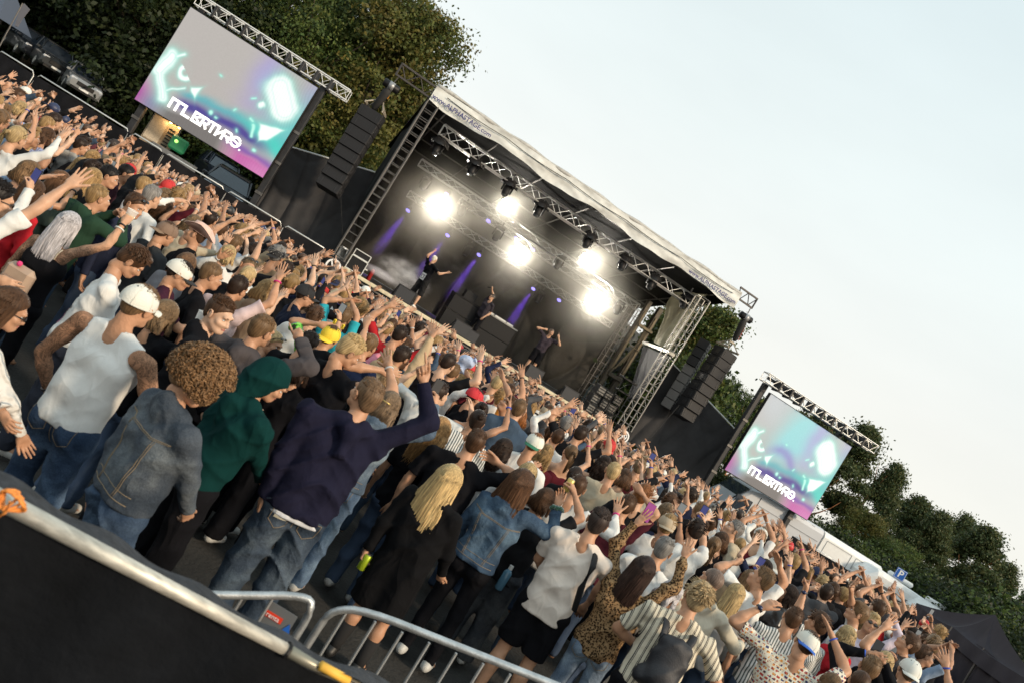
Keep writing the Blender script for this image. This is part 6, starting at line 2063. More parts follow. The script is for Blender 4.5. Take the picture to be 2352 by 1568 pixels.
def pattern_mat(name, kind):
	if name in MATS:
		return MATS[name]
	m = bpy.data.materials.new(name); m.use_nodes = True; MATS[name] = m
	N, L = m.node_tree.nodes, m.node_tree.links
	b = N['Principled BSDF']; b.inputs['Roughness'].default_value = .9; b.inputs['Specular IOR Level'].default_value = .12
	tc = N.new('ShaderNodeTexCoord'); V = tc.outputs['Object']

	def ramp(src, stops, interp='CONSTANT'):
		r = N.new('ShaderNodeValToRGB'); r.color_ramp.interpolation = interp
		e = r.color_ramp.elements
		while len(e) > 1:
			e.remove(e[-1])
		e[0].position = stops[0][0]; e[0].color = (*stops[0][1], 1)
		for p, c in stops[1:]:
			x = e.new(p); x.color = (*c, 1)
		L.new(src, r.inputs[0]); return r.outputs[0]
	nb = N.new('ShaderNodeTexNoise'); nb.inputs['Scale'].default_value = 40; L.new(V, nb.inputs[0])
	bp = N.new('ShaderNodeBump'); bp.inputs['Strength'].default_value = .3; bp.inputs['Distance'].default_value = .02
	L.new(nb.outputs[0], bp.inputs['Height']); L.new(bp.outputs[0], b.inputs['Normal'])
	if kind == 'denim':
		oi = N.new('ShaderNodeObjectInfo')
		nz = N.new('ShaderNodeTexNoise'); nz.inputs['Scale'].default_value = 4.5; nz.inputs['Detail'].default_value = 6; L.new(V, nz.inputs[0])
		w_ = N.new('ShaderNodeTexNoise'); w_.inputs['Scale'].default_value = 160; L.new(V, w_.inputs[0])
		c1 = ramp(nz.outputs[0], [(.35, (.55, .60, .66)), (.5, (.95, .95, .95)), (.66, (1.9, 1.8, 1.6))], 'LINEAR')
		mx = N.new('ShaderNodeMix'); mx.data_type = 'RGBA'; mx.blend_type = 'MULTIPLY'; mx.inputs[0].default_value = 1
		L.new(oi.outputs['Color'], mx.inputs[6]); L.new(c1, mx.inputs[7])
		c2 = ramp(w_.outputs[0], [(.3, (.75, .75, .78)), (.7, (1.2, 1.2, 1.2))], 'LINEAR')
		m2 = N.new('ShaderNodeMix'); m2.data_type = 'RGBA'; m2.blend_type = 'MULTIPLY'; m2.inputs[0].default_value = 1
		L.new(mx.outputs[2], m2.inputs[6]); L.new(c2, m2.inputs[7]); L.new(m2.outputs[2], b.inputs['Base Color'])
	elif kind == 'leopard':
		vo = N.new('ShaderNodeTexVoronoi'); vo.inputs['Scale'].default_value = 62; vo.inputs['Randomness'].default_value = .9
		nz = N.new('ShaderNodeTexNoise'); nz.inputs['Scale'].default_value = 60; L.new(V, nz.inputs[0])
		mv = N.new('ShaderNodeMix'); mv.data_type = 'VECTOR'; mv.inputs[0].default_value = .02
		L.new(V, mv.inputs[4]); L.new(nz.outputs['Color'], mv.inputs[5]); L.new(mv.outputs[1], vo.inputs[0])
		c = ramp(vo.outputs['Distance'], [(0, (.14, .07, .03)), (.20, (.010, .008, .006)), (.46, (.26, .16, .08)), (.75, (.32, .21, .11))])
		L.new(c, b.inputs['Base Color'])
	elif kind in ('stripes', 'pinstripe', 'hstripe'):
		wv = N.new('ShaderNodeTexWave'); wv.inputs['Scale'].default_value = {'stripes': 4.2, 'pinstripe': 13, 'hstripe': 14}[kind]; wv.inputs['Distortion'].default_value = .6; wv.inputs['Detail'].default_value = 0
		wv.bands_direction = 'X' if kind != 'hstripe' else 'Z'
		L.new(V, wv.inputs[0])
		if kind == 'stripes':
			c = ramp(wv.outputs[0], [(0, (.62, .56, .44)), (.30, (.03, .03, .035)), (.46, (.62, .56, .44)), (.60, (.03, .03, .035)), (.82, (.62, .56, .44)), (.93, (.62, .56, .44))])
		else:
			c = ramp(wv.outputs[0], [(0, (.7, .7, .68)), (.62, (.10, .12, .12) if kind == 'pinstripe' else (.16, .2, .2))])
		L.new(c, b.inputs['Base Color'])
	elif kind == 'flags':
		br = N.new('ShaderNodeTexBrick'); br.offset = .35; br.inputs['Scale'].default_value = 1
		br.inputs['Brick Width'].default_value = .036; br.inputs['Row Height'].default_value = .028; br.inputs['Mortar Size'].default_value = .0055
		mp = N.new('ShaderNodeMapping'); mp.inputs['Rotation'].default_value = (math.radians(90), 0, 0); L.new(V, mp.inputs[0])
		L.new(mp.outputs[0], br.inputs[0])
		vo = N.new('ShaderNodeTexVoronoi'); vo.inputs['Scale'].default_value = 58; vo.inputs['Randomness'].default_value = .5; vo.distance = 'CHEBYCHEV'; L.new(V, vo.inputs[0])
		sp = N.new('ShaderNodeSeparateColor'); L.new(vo.outputs['Color'], sp.inputs[0])
		c = ramp(sp.outputs[0], [(0, (.40, .05, .04)), (.2, (.70, .30, .06)), (.34, (.04, .05, .14)), (.5, (.66, .60, .48)), (.68, (.32, .06, .05)), (.8, (.05, .05, .06)), (.9, (.7, .66, .55))])
		mx = N.new('ShaderNodeMix'); mx.data_type = 'RGBA'; L.new(br.outputs['Fac'], mx.inputs[0]); L.new(c, mx.inputs[6]); mx.inputs[7].default_value = (.70, .66, .55, 1)
		L.new(mx.outputs[2], b.inputs['Base Color'])
	elif kind == 'camo':
		nz = N.new('ShaderNodeTexNoise'); nz.inputs['Scale'].default_value = 16; nz.inputs['Detail'].default_value = 2; L.new(V, nz.inputs[0])
		c = ramp(nz.outputs[0], [(0, (.03, .06, .03)), (.42, (.12, .45, .06)), (.50, (.25, .6, .12)), (.56, (.25, .22, .32)), (.62, (.10, .38, .08))])
		L.new(c, b.inputs['Base Color'])
	elif kind == 'tattoo':
		oi = N.new('ShaderNodeObjectInfo')
		nz = N.new('ShaderNodeTexNoise'); nz.inputs['Scale'].default_value = 9; nz.inputs['Detail'].default_value = 3; nz.inputs['Distortion'].default_value = 2.6; L.new(V, nz.inputs[0])
		c = ramp(nz.outputs[0], [(0, (.9, .9, .9)), (.40, (.75, .75, .76)), (.46, (.22, .24, .27)), (.50, (.80, .80, .80)), (.54, (.20, .22, .25)), (.57, (.8, .8, .8)), (.66, (.3, .32, .35))], 'LINEAR')
		mx = N.new('ShaderNodeMix'); mx.data_type = 'RGBA'; mx.blend_type = 'MULTIPLY'
		sx_ = N.new('ShaderNodeSeparateXYZ'); L.new(V, sx_.inputs[0])
		ab = N.new('ShaderNodeMath'); ab.operation = 'ABSOLUTE'; L.new(sx_.outputs[0], ab.inputs[0])
		gt = N.new('ShaderNodeMapRange'); gt.inputs[1].default_value = .13; gt.inputs[2].default_value = .2; L.new(ab.outputs[0], gt.inputs[0])
		zz = N.new('ShaderNodeMapRange'); zz.inputs[1].default_value = 1.46; zz.inputs[2].default_value = 1.42; L.new(sx_.outputs[2], zz.inputs[0])
		xm = N.new('ShaderNodeMath'); xm.operation = 'MAXIMUM'; L.new(gt.outputs[0], xm.inputs[0]); L.new(zz.outputs[0], xm.inputs[1])
		zb = N.new('ShaderNodeMath'); zb.operation = 'MULTIPLY'; L.new(xm.outputs[0], zb.inputs[0])
		z3 = N.new('ShaderNodeMapRange'); z3.inputs[1].default_value = 1.62; z3.inputs[2].default_value = 1.50; L.new(sx_.outputs[2], z3.inputs[0]); L.new(z3.outputs[0], zb.inputs[1])
		L.new(zb.outputs[0], mx.inputs[0])
		L.new(oi.outputs['Color'], mx.inputs[6]); L.new(c, mx.inputs[7]); L.new(mx.outputs[2], b.inputs['Base Color'])
	elif kind == 'knit':
		oi = N.new('ShaderNodeObjectInfo'); L.new(oi.outputs['Color'], b.inputs['Base Color'])
		wv = N.new('ShaderNodeTexWave'); wv.inputs['Scale'].default_value = 9; wv.inputs['Distortion'].default_value = 5; L.new(V, wv.inputs[0])
		L.new(wv.outputs[0], bp.inputs['Height']); bp.inputs['Strength'].default_value = .8
	add_creases(m, 6.0, .4)
	return m

for n_, k_ in (('denim', 'denim'), ('leopard print', 'leopard'), ('broad stripes', 'stripes'), ('pinstripes', 'pinstripe'), ('thin hoops', 'hstripe'), ('signal flag print', 'flags'), ('green cartoon print', 'camo'), ('tattooed skin', 'tattoo'), ('cable knit', 'knit')):
	pattern_mat(n_, k_)

# ------------------------------------------------------------------ figure
def v3(*a): return np.array(a, float)

def ik(S_, T_, l1, l2, pole):
	d = T_ - S_; L = np.linalg.norm(d); L2 = min(L, (l1 + l2) * .995); d = d / (L + 1e-9); T2 = S_ + d * L2
	a = (l1 * l1 - l2 * l2 + L2 * L2) / (2 * L2); h = math.sqrt(max(0, l1 * l1 - a * a))
	p = pole - d * np.dot(pole, d); p /= (np.linalg.norm(p) + 1e-9)
	return S_ + d * a + p * h, T2

HSC = .935

class Fig:
	"""joints of a standing figure in its own frame: +Y forward, +X its right side, feet at z = 0"""

	def __init__(s, h=1.75, fem=False, lean=(0, 0), arms=None, head=(0, 0, 0), build=1.0, legs=None, hipdrop=0.0):
		k = h / 1.75; s.k = k; s.fem = fem; s.b = build
		lx, ly = lean
		s.lean = lean
		def P(x, y, z):
			t = max(0, (z - .95)) / .5
			return v3(x * k + lx * t, y * k + ly * t, (z - hipdrop * .0) * k - .12 * (lx * lx + ly * ly) * t)
		s.hip = P(0, -.01, .95); s.waist = P(0, 0, 1.10); s.chest = P(0, .005, 1.29); s.neck = P(0, -.025, 1.47)
		sw = (.168 if fem else .202) * build
		s.sh = [P(-sw, -.015, 1.415), P(sw, -.015, 1.415)]
		s.hc = P(0, .01, 1.642)
		s.hips = [v3(-.09 * k, 0, .90 * k), v3(.09 * k, 0, .90 * k)]
		if legs:
			s.knee = [v3(*legs[0]), v3(*legs[2])]; s.ank = [v3(*legs[1]), v3(*legs[3])]
		else:
			s.knee = [v3(-.11 * k, .03, .50 * k), v3(.11 * k, .03, .50 * k)]; s.ank = [v3(-.12 * k, -.01, .085), v3(.12 * k, -.01, .085)]
		yaw, pit, rol = head
		s.HR = (rotz(yaw) @ np.array([[1, 0, 0], [0, math.cos(pit), -math.sin(pit)], [0, math.sin(pit), math.cos(pit)]]) @ np.array([[math.cos(rol), 0, math.sin(rol)], [0, 1, 0], [-math.sin(rol), 0, math.cos(rol)]]))
		s.l1, s.l2 = .29 * k, .255 * k
		s.arm = []
		arms = arms or ({}, {})
		for i, sx in ((0, -1), (1, 1)):
			A_ = arms[i] or {}
			T_ = v3(*A_.get('to', (sx * .30 * k, .04, .84 * k)))
			pole = v3(*A_.get('pole', (sx * .6, -.5, -.6)))
			Sh = s.sh[i].copy()
			if T_[2] > 1.5 * k:
				Sh = Sh + v3(-sx * .012, 0, .045 * k)
			E, Wr = ik(Sh, T_, s.l1, s.l2, pole)
			s.arm.append((Sh, E, Wr, A_.get('hand', 'relax'), v3(*A_.get('palm', (0, 1, 0))), A_.get('roll', 0)))

	def body(s, q, vox=.02, mouth=0, top='', bottom=''):
		k = s.k; b = s.b
		f = s.fem
		tt = .0 if not top else (.006 if top == 'camisole' else .018)
		ta = 0 if top in ('', 'tank', 'camisole', 'crop') else .010
		tf = .012 if top in ('long', 'hoodie', 'jacket', 'coat') else 0
		th_ = .020 if bottom else 0
		tl = 0 if bottom in ('', 'shorts', 'skirt') else (.024 if bottom in ('slim', 'leggings') else .018)
		pr = [('c', s.hips[0], s.hips[1], .098 * k - th_, .098 * k - th_), ('c', s.hip + v3(-.04, 0, 0) * k, s.waist + v3(-.035, 0, 0) * k, .095 * k - tt, (.078 if f else .09) * k * b - tt), ('c', s.hip + v3(.04, 0, 0) * k, s.waist + v3(.035, 0, 0) * k, .095 * k - tt, (.078 if f else .09) * k * b - tt),
			  ('c', s.waist + v3(-.035, 0, 0) * k, s.chest + v3(-.07, 0, 0) * k * b, (.078 if f else .09) * k * b - tt, .098 * k - tt), ('c', s.waist + v3(.035, 0, 0) * k, s.chest + v3(.07, 0, 0) * k * b, (.078 if f else .09) * k * b - tt, .098 * k - tt),
			  ('c', s.chest + v3(-.07, 0, 0) * k * b, s.chest + v3(.07, 0, 0) * k * b, .100 * k - tt, .100 * k - tt), ('c', s.sh[0] * .8 + s.neck * .2 - v3(0, 0, .015), s.sh[1] * .8 + s.neck * .2 - v3(0, 0, .015), .052 * k - ta, .052 * k - ta),
			  ('c', s.neck - v3(0, 0, .05) * k, s.hc + s.HR @ v3(0, -.03, -.09) * k, .060 * k, .052 * k), ('c', s.neck + v3(0, -.01, .02) * k, s.sh[0] + v3(0.03, 0, .0), .042 * k, .03 * k), ('c', s.neck + v3(0, -.01, .02) * k, s.sh[1] - v3(0.03, 0, .0), .042 * k, .03 * k)]
		if f:
			pr += [('e', s.chest + v3(sx * .06, .075, -.02) * k, (.055 * k, .05 * k, .055 * k), None) for sx in (-1, 1)]
		for i in (0, 1):
			Sh, E, Wr = s.arm[i][:3]
			t = .88 if f else 1.0
			m1 = Sh * .55 + E * .45; m2 = E * .7 + Wr * .3
			pr += [('c', Sh, m1, .052 * k * t - ta, .049 * k * t - ta * .5), ('c', m1, E, .049 * k * t - ta * .5, .038 * k * t - tf), ('c', E, m2, .038 * k * t - tf, .042 * k * t - tf), ('c', m2, Wr, .042 * k * t - tf, .0255 * k * t)]
			cf = s.knee[i] * .68 + s.ank[i] * .32 - v3(0, .014, 0)
			if q == 'x':
				continue
			pr += [('c', s.hips[i], s.knee[i], .086 * k - th_, .054 * k - tl), ('c', s.knee[i], cf, .050 * k - tl, .057 * k - tl), ('c', cf, s.ank[i], .057 * k - tl, .036 * k - tl * .4)]
			pr += [('c', s.ank[i], s.ank[i] + v3((-.02, .02)[i], .12, -.045), .034, .030)]
		V, Q = field_mesh(pr, vox, .022, smooth=1)
		g = Geo(); g.add(V, Q)
		H = np.eye(4); H[:3, :3] = s.HR * k * HSC; H[:3, 3] = s.hc
		g.merge(HEADS[(int(f), int(mouth > 0), q)], H)
		for i in (0, 1):
			Sh, E, Wr, hp, palm, roll = s.arm[i]
			d = Wr - E; d /= np.linalg.norm(d)
			pn = palm - d * np.dot(palm, d); n_ = np.linalg.norm(pn); pn = pn / n_ if n_ > .05 else basis(d)[:, 0]
			if roll:
				pn = pn * math.cos(roll) + np.cross(d, pn) * math.sin(roll)
			x = np.cross(pn, d)
			M = np.eye(4); sc = k * (.95 if f else 1.04)
			M[:3, 0] = x * sc; M[:3, 1] = pn * sc; M[:3, 2] = d * sc; M[:3, 3] = Wr - d * .012
			# thumb side: hand seen with palm toward the head has thumb inward
			g.merge(HANDS[(hp, (-1 if i else 1) * (1 if True else 1), q)], M)
		return g

	def hand_pos(s, i, off=.09):
		Sh, E, Wr = s.arm[i][:3]
		d = Wr - E; d /= np.linalg.norm(d)
		return Wr + d * off * s.k, d

	def top(s, kind, vox=.018, seed=0):
		k = s.k; b = s.b; e = {'tee': .016, 'tank': .010, 'long': .018, 'hoodie': .036, 'jacket': .030, 'coat': .034, 'camisole': .006, 'crop': .010}[kind]
		hem = {'tee': .86, 'tank': .90, 'long': .87, 'hoodie': .88, 'jacket': .94, 'coat': .52, 'camisole': .93, 'crop': 1.04}[kind]
		if kind in ('tee',) and s.b > 1.03:
			hem -= .03
		f = s.fem
		fl = e * (1.2 if kind in ('tee', 'coat', 'long') else 1.0)
		wr_ = (.080 if f else .094) * k * b + fl * (1.25 if kind in ('tee', 'hoodie', 'coat', 'long') else .8)
		pr = [('c', s.hip + v3(sx * .066, 0, .0) * k, s.waist + v3(sx * .055, 0, 0) * k * b, .106 * k + fl, wr_) for sx in (-1, 1)] + [('c', s.waist + v3(-.055, 0, 0) * k, s.waist + v3(.055, 0, 0) * k, wr_, wr_)] + \
			 [('c', s.waist + v3(sx * .055, 0, 0) * k * b, s.chest + v3(sx * .078, 0, 0) * k * b, wr_, .102 * k + e) for sx in (-1, 1)] + \
			 [('c', s.chest + v3(-.078, 0, 0) * k * b, s.chest + v3(.078, 0, 0) * k * b, .102 * k + e, .102 * k + e),
			  ('c', s.sh[0] * .86 + s.neck * .14 - v3(0, 0, .022), s.sh[1] * .86 + s.neck * .14 - v3(0, 0, .022), .058 * k + e * .5, .058 * k + e * .5)]
		if kind not in ('camisole', 'crop'):
			pr += [('c', s.neck + v3(sx * .035, -.01, .005) * k, s.sh[i_] + v3(-sx * .03, 0, .006), .044 * k + e * .4, .034 * k + e * .6, .025) for i_, sx in ((0, -1), (1, 1))]
		if kind == 'coat':
			pr += [('c', s.hip + v3(-.07, 0, -.1) * k, s.hip + v3(-.09, 0, -.50) * k, .12 * k + e, .15 * k), ('c', s.hip + v3(.07, 0, -.1) * k, s.hip + v3(.09, 0, -.50) * k, .12 * k + e, .15 * k)]
		elif hem < .93:
			pr += [('c', s.hip + v3(-.06, 0, -.02) * k, s.hip + v3(-.06, 0, -.12) * k, .105 * k + fl, .11 * k + fl), ('c', s.hip + v3(.06, 0, -.02) * k, s.hip + v3(.06, 0, -.12) * k, .105 * k + fl, .11 * k + fl)]
		if f:
			pr += [('e', s.chest + v3(sx * .06, .080, -.02) * k, (.063 * k, .058 * k, .062 * k), None) for sx in (-1, 1)]
		sleeves = []
		for i in (0, 1):
			Sh, E, Wr = s.arm[i][:3]
			if kind == 'tee':
				m = Sh + (E - Sh) * .74; pr += [('c', Sh, m, .058 * k, .064 * k, .028)]; sleeves.append((m, E - Sh))
			elif kind in ('long', 'hoodie', 'jacket', 'coat'):
				a0 = .053 * k + e * .5; a1 = .043 * k + e * .6; a2 = .032 * k + e * .4
				w2 = Wr - (Wr - E) * .06
				pr += [('c', Sh, E, a0, a1, .028), ('c', E, w2, a1, a2, .02)]; sleeves.append((w2, Wr - E))
		if kind == 'hoodie':
			nb = s.neck
			pr += [('c', nb + v3(-.075, -.02, .01) * k, nb + v3(0, -.105, -.03) * k, .045, .055), ('c', nb + v3(.075, -.02, .01) * k, nb + v3(0, -.105, -.03) * k, .045, .055),
				   ('c', nb + v3(0, -.10, -.02) * k, nb + v3(0, -.125, -.15) * k, .06, .035)]
		if kind in ('jacket', 'coat'):
			nb = s.neck
			pr += [('c', nb + v3(-.075, .05, .0) * k, nb + v3(-.065, -.05, .022) * k, .026, .030), ('c', nb + v3(.075, .05, .0) * k, nb + v3(.065, -.05, .022) * k, .026, .030), ('c', nb + v3(-.065, -.05, .022) * k, nb + v3(.065, -.05, .022) * k, .034, .034), ('c', nb + v3(-.06, -.02, -.02) * k, nb + v3(.06, -.02, -.02) * k, .06, .06), ('c', nb + v3(0, -.035, -.03) * k, nb + v3(0, -.045, .035) * k, .07, .062), ('c', nb + v3(0, -.0, -.03) * k, nb + v3(0, .01, .02) * k, .07, .060)]
		if kind == 'tank':
			for i_, sx in ((0, -1), (1, 1)):
				c_ = s.sh[i_] * 1.0 + v3(sx * .008 * b, 0, -.02)
				pr += [('s', c_ + v3(0, -.20, .02), c_ + v3(0, .20, .02), .088 * k, .088 * k)]
		if kind in ('camisole', 'crop'):
			pr = pr[:5] + ([pr[5]] if kind != 'camisole' else [('c', s.chest + v3(-.07, 0, -.03) * k, s.chest + v3(.07, 0, -.03) * k, .100 * k + e, .100 * k + e)]) + ([] if kind == 'camisole' else [('c', s.chest + v3(sx * .07, -.015, .03) * k * b, s.neck + v3(sx * .082 * b, -.012, -.035) * k, .090, .050) for sx in (-1, 1)] + [('c', s.chest + v3(0, -.02, .06) * k, s.neck + v3(0, -.03, -.05) * k, .08, .055)])
		nr = .060 if kind in ('tee', 'long', 'tank') else .050
		z0_ = .012 if kind in ('jacket', 'coat', 'hoodie') else -.012
		pr.append(('s', s.neck + v3(0, .01, z0_) * k, s.neck + v3(0, .0, .16) * k, nr * k, nr * k + .02))
		amp = {'tee': .0065, 'tank': .0028, 'long': .009, 'hoodie': .009, 'jacket': .006, 'coat': .007, 'camisole': .002, 'crop': .003}[kind]
		V, Q = field_mesh(pr, vox, .032, cuts=[((0, 0, hem * k), (0, 0, -1))], fold=fold_noise(amp, 10, 7, seed * 1.3), smooth=1)
		# open-looking sleeve ends: pull end cap inward
		g = Geo()
		for m, dr in sleeves:
			dr = dr / np.linalg.norm(dr)
			d = (V - m) @ dr
			near = np.linalg.norm(V - m, axis=1) < .10 * k
			sel = (d > .0) & near
			V[sel] -= dr * d[sel][:, None] * 1.0
		g.add(V, Q)
		return g

	def bottom(s, kind, vox=.02, seed=0):
		k = s.k
		e = {'jeans': .014, 'slim': .004, 'baggy': .035, 'shorts': .032, 'skirt': .02, 'leggings': .004}[kind]
		pr = [('c', s.hips[0] * .7 + s.hips[1] * .3 + v3(0, 0, .10) * k, s.hips[1] * .7 + s.hips[0] * .3 + v3(0, 0, .07) * k, .096 * k, .096 * k), ('c', s.hips[0], s.hips[1], .100 * k + e * .5, .100 * k + e * .5)]
		if kind in ('slim', 'jeans', 'baggy', 'leggings'):
			pr += [('e', s.hips[i] + v3(0, -.06, .0) * k, (.085 * k, .075 * k, .09 * k), None) for i in (0, 1)]
		cuts = [((0, 0, (.99 if kind != 'skirt' else 1.02) * k), (0, 0, 1))]
		for i in (0, 1):
			if kind == 'skirt':
				pr += [('c', s.hips[i], s.hips[i] * .45 + s.knee[i] * .55, .10 * k + e, .115 * k + e)]
				continue
			kn = .058 * k + e
			if kind == 'shorts':
				m = s.hips[i] * .08 + s.knee[i] * .92
				pr += [('c', s.hips[i], m, .09 * k + e, .080 * k + e * .8)]
			else:
				ank = s.ank[i] + v3(0, 0, -.01)
				pr += [('c', s.hips[i], s.knee[i], .086 * k + e, kn), ('c', s.knee[i], ank, kn, (.045 if kind in ('slim', 'leggings') else .055) * k + e * 1.1)]
		if kind == 'shorts':
			cuts.append(((0, 0, min(s.knee[0][2], s.knee[1][2]) + .03), (0, 0, -1)))
		elif kind == 'skirt':
			cuts.append(((0, 0, .68 * k), (0, 0, -1)))
		else:
			cuts.append(((0, 0, .06), (0, 0, -1)))
		V, Q = field_mesh(pr, vox, .03, cuts=cuts, fold=fold_noise(.008 if kind in ('jeans', 'baggy', 'shorts') else .003, 9, 8, seed * 2.1 + 1), smooth=1)
		g = Geo(); g.add(V, Q)
		return g

	def shoe(s, i):
		a = s.ank[i]
		g = Geo()
		V, Q = field_mesh([('c', a + v3(0, -.03, -.03), a + v3((-.01, .01)[i], .13, -.045), .042, .036), ('c', a, a + v3(0, 0, -.02), .044, .044)], .012, .02, cuts=[((0, 0, a[2] - .083), (0, 0, -1))], smooth=1)
		g.add(V, Q)
		return g

PNAME = 'person'
SKIN_MATS = [SKIN, EYEW, IRIS, BROWM, LIPS, MOUTH]

def headM(fig, off=(0, 0, 0)):
	M = np.eye(4); M[:3, :3] = fig.HR * fig.k * HSC; M[:3, 3] = fig.hc + fig.HR @ np.array(off)
	return M

GM = {}

def put_head_piece(name, g, mats, parent, fig, color=None, attr=False, R=None, smooth=True):
	key = (id(g), tuple(m_.name for m_ in (mats if isinstance(mats, (list, tuple)) else [mats])))
	if key not in GM:
		GM[key] = (g, g.mesh(name, mats, smooth, attr))
	me = GM[key][1]
	o = bpy.data.objects.new(name, me); COL.objects.link(o); o.parent = parent
	M = headM(fig)
	if R is not None:
		M = M @ R
	o.matrix_local = Matrix(M.tolist())
	if color is not None:
		o.color = (*color, 1)
	return o

def local(name, g, mats, parent, color=None, smooth=True, attr=False):
	o = bpy.data.objects.new(name, g.mesh(name, mats, smooth, attr)); COL.objects.link(o); o.parent = parent
	if color is not None:
		o.color = (*color, 1)
	return o

SKINC = [(.47, .255, .155), (.53, .31, .20), (.38, .20, .12), (.58, .365, .25)]
HAIRC = dict(blond=(.31, .195, .085), light=(.46, .33, .165), ash=(.19, .125, .07), brown=(.075, .038, .020), dark=(.028, .016, .011), black=(.010, .008, .008), silver=(.50, .48, .50), ginger=(.22, .085, .028), sand=(.16, .095, .048), grey=(.20, .19, .18))

def sunglasses(kind='dark'):
	g = Geo()
	for sx in (-1, 1):
		g_ell(g, (sx * .033, .102, .005), (.025, .006, .017), 12, 6, 0)
		g_tube(g, [(sx * .055, .098, .010), (sx * .078, .06, .012), (sx * .082, -.01, .008)], .003, 5, 1)
	g_tube(g, [(-.012, .106, .009), (.012, .106, .009)], .003, 5, 1)
	return g

SUNG = sunglasses()

def accessories(root, fig, acc, q='hi'):
	for a in acc:
		kind = a[0]
		if kind in ('cap', 'capback', 'capside', 'bucket', 'cowboy'):
			base = 'cap' if kind.startswith('cap') else kind
			if base not in HATS:
				HATS[base] = make_cap(base)
			cc = a[1]; bc = a[2] if len(a) > 2 else a[1]
			m1 = mat('cap %s' % (cc,), cc, .8, bump=.3, bscale=150); m2 = mat('cap %s' % (bc,), bc, .8, bump=.3, bscale=150)
			c_, s_ = math.cos(.10), math.sin(.10); R = np.array([[1, 0, 0, 0], [0, c_, -s_, -.006], [0, s_, c_, -.022], [0, 0, 0, 1.0]]) @ np.diag([1.07, 1.07, 1.05, 1.0])
			if kind == 'capback':
				R = np.eye(4); R[:3, :3] = rotz(math.pi); R[1, 3] = -.028; R[2, 3] = -.020
				Tl = np.eye(4); c_, s_ = math.cos(.22), math.sin(.22); Tl[:3, :3] = [[1, 0, 0], [0, c_, -s_], [0, s_, c_]]; R = Tl @ R @ np.diag([1.07, 1.07, 1.05, 1.0])
			if kind == 'capside':
				R = np.eye(4); R[:3, :3] = rotz(math.pi * .6)
			put_head_piece({'cap': 'cap', 'bucket': 'bucket_hat', 'cowboy': 'cowboy_hat'}[base], HATS[base], [m1, m2, BLACKPL], root, fig, R=R)
		elif kind == 'glasses':
			o = (0, 0, 0) if len(a) < 2 else a[1]
			R = np.eye(4)
			if a[-1] == 'up':
				c_, s_ = math.cos(.75), math.sin(.75); R[:3, :3] = [[1, 0, 0], [0, c_, -s_], [0, s_, c_]]; R[:3, 3] = (0, .005, .035)
			put_head_piece('sunglasses', SUNG, [mat('dark lens', (.012, .012, .014), .1, spec=.8), BLACKPL], root, fig, R=R)
		elif kind == 'band':      # wristband: arm index, colour, distance from wrist
			Sh, E, Wr = fig.arm[a[1]][:3]; d = (Wr - E) / np.linalg.norm(Wr - E)
			p = Wr - d * (.02 if len(a) < 4 else a[3])
			rr = (.030 + (0 if len(a) < 4 else a[3] * .12)) * fig.k
			g = Geo(); g_tube(g, [p - d * .006, p - d * .005, p + d * .005, p + d * .006], [rr * .95, rr * 1.04, rr * 1.04, rr * .95], 14)
			local('wristband', g, mat('band %s' % (a[2],), a[2], .5), root)
		elif kind == 'watch':
			Sh, E, Wr = fig.arm[a[1]][:3]; d = (Wr - E) / np.linalg.norm(Wr - E)
			p = Wr - d * .03; rr = .0315 * fig.k
			g = Geo(); g_tube(g, [p - d * .010, p - d * .009, p + d * .009, p + d * .010], [rr * .95, rr * 1.05, rr * 1.05, rr * .95], 16)
			w_ = local('watch', g, mat('watch strap', (.03, .028, .03), .5), root)
			o = v3(*a[2]); o = o - d * np.dot(o, d); o /= np.linalg.norm(o)
			h = Geo(); g_tube(h, [p + o * rr * .9, p + o * rr * 1.35], [.019, .018], 16); local('watch_face', h, mat('watch face', a[3] if len(a) > 3 else (.55, .55, .52), .2, .3), w_)
		elif kind == 'scrunchie':
			Sh, E, Wr = fig.arm[a[1]][:3]; d = (Wr - E) / np.linalg.norm(Wr - E)
			B = basis(d); p = Wr - d * .035
			g = Geo(); th = np.linspace(0, 2 * math.pi, 41)
			g_tube(g, [p + (B[:, 0] * math.cos(t) + B[:, 1] * math.sin(t)) * (.040 + .006 * math.sin(t * 9)) + d * .006 * math.sin(t * 7) for t in th], [.017 + .005 * math.sin(t * 11) for t in th], 8)
			local('scrunchie', g, mat('green velvet', (.01, .09, .045), .6, sheen=.8, bump=.6, bscale=50), root)
		elif kind == 'strap':
			g = Geo()
			pts = [v3(*p) * fig.k + v3(fig.lean[0], fig.lean[1], 0) * max(0, (p[2] - .95) / .5) for p in a[2]]
			g_tube(g, pts, a[3] if len(a) > 3 else .022, 6, flat=.35)
			local('strap', g, mat('strap %s' % (a[1],), a[1], .7), root)

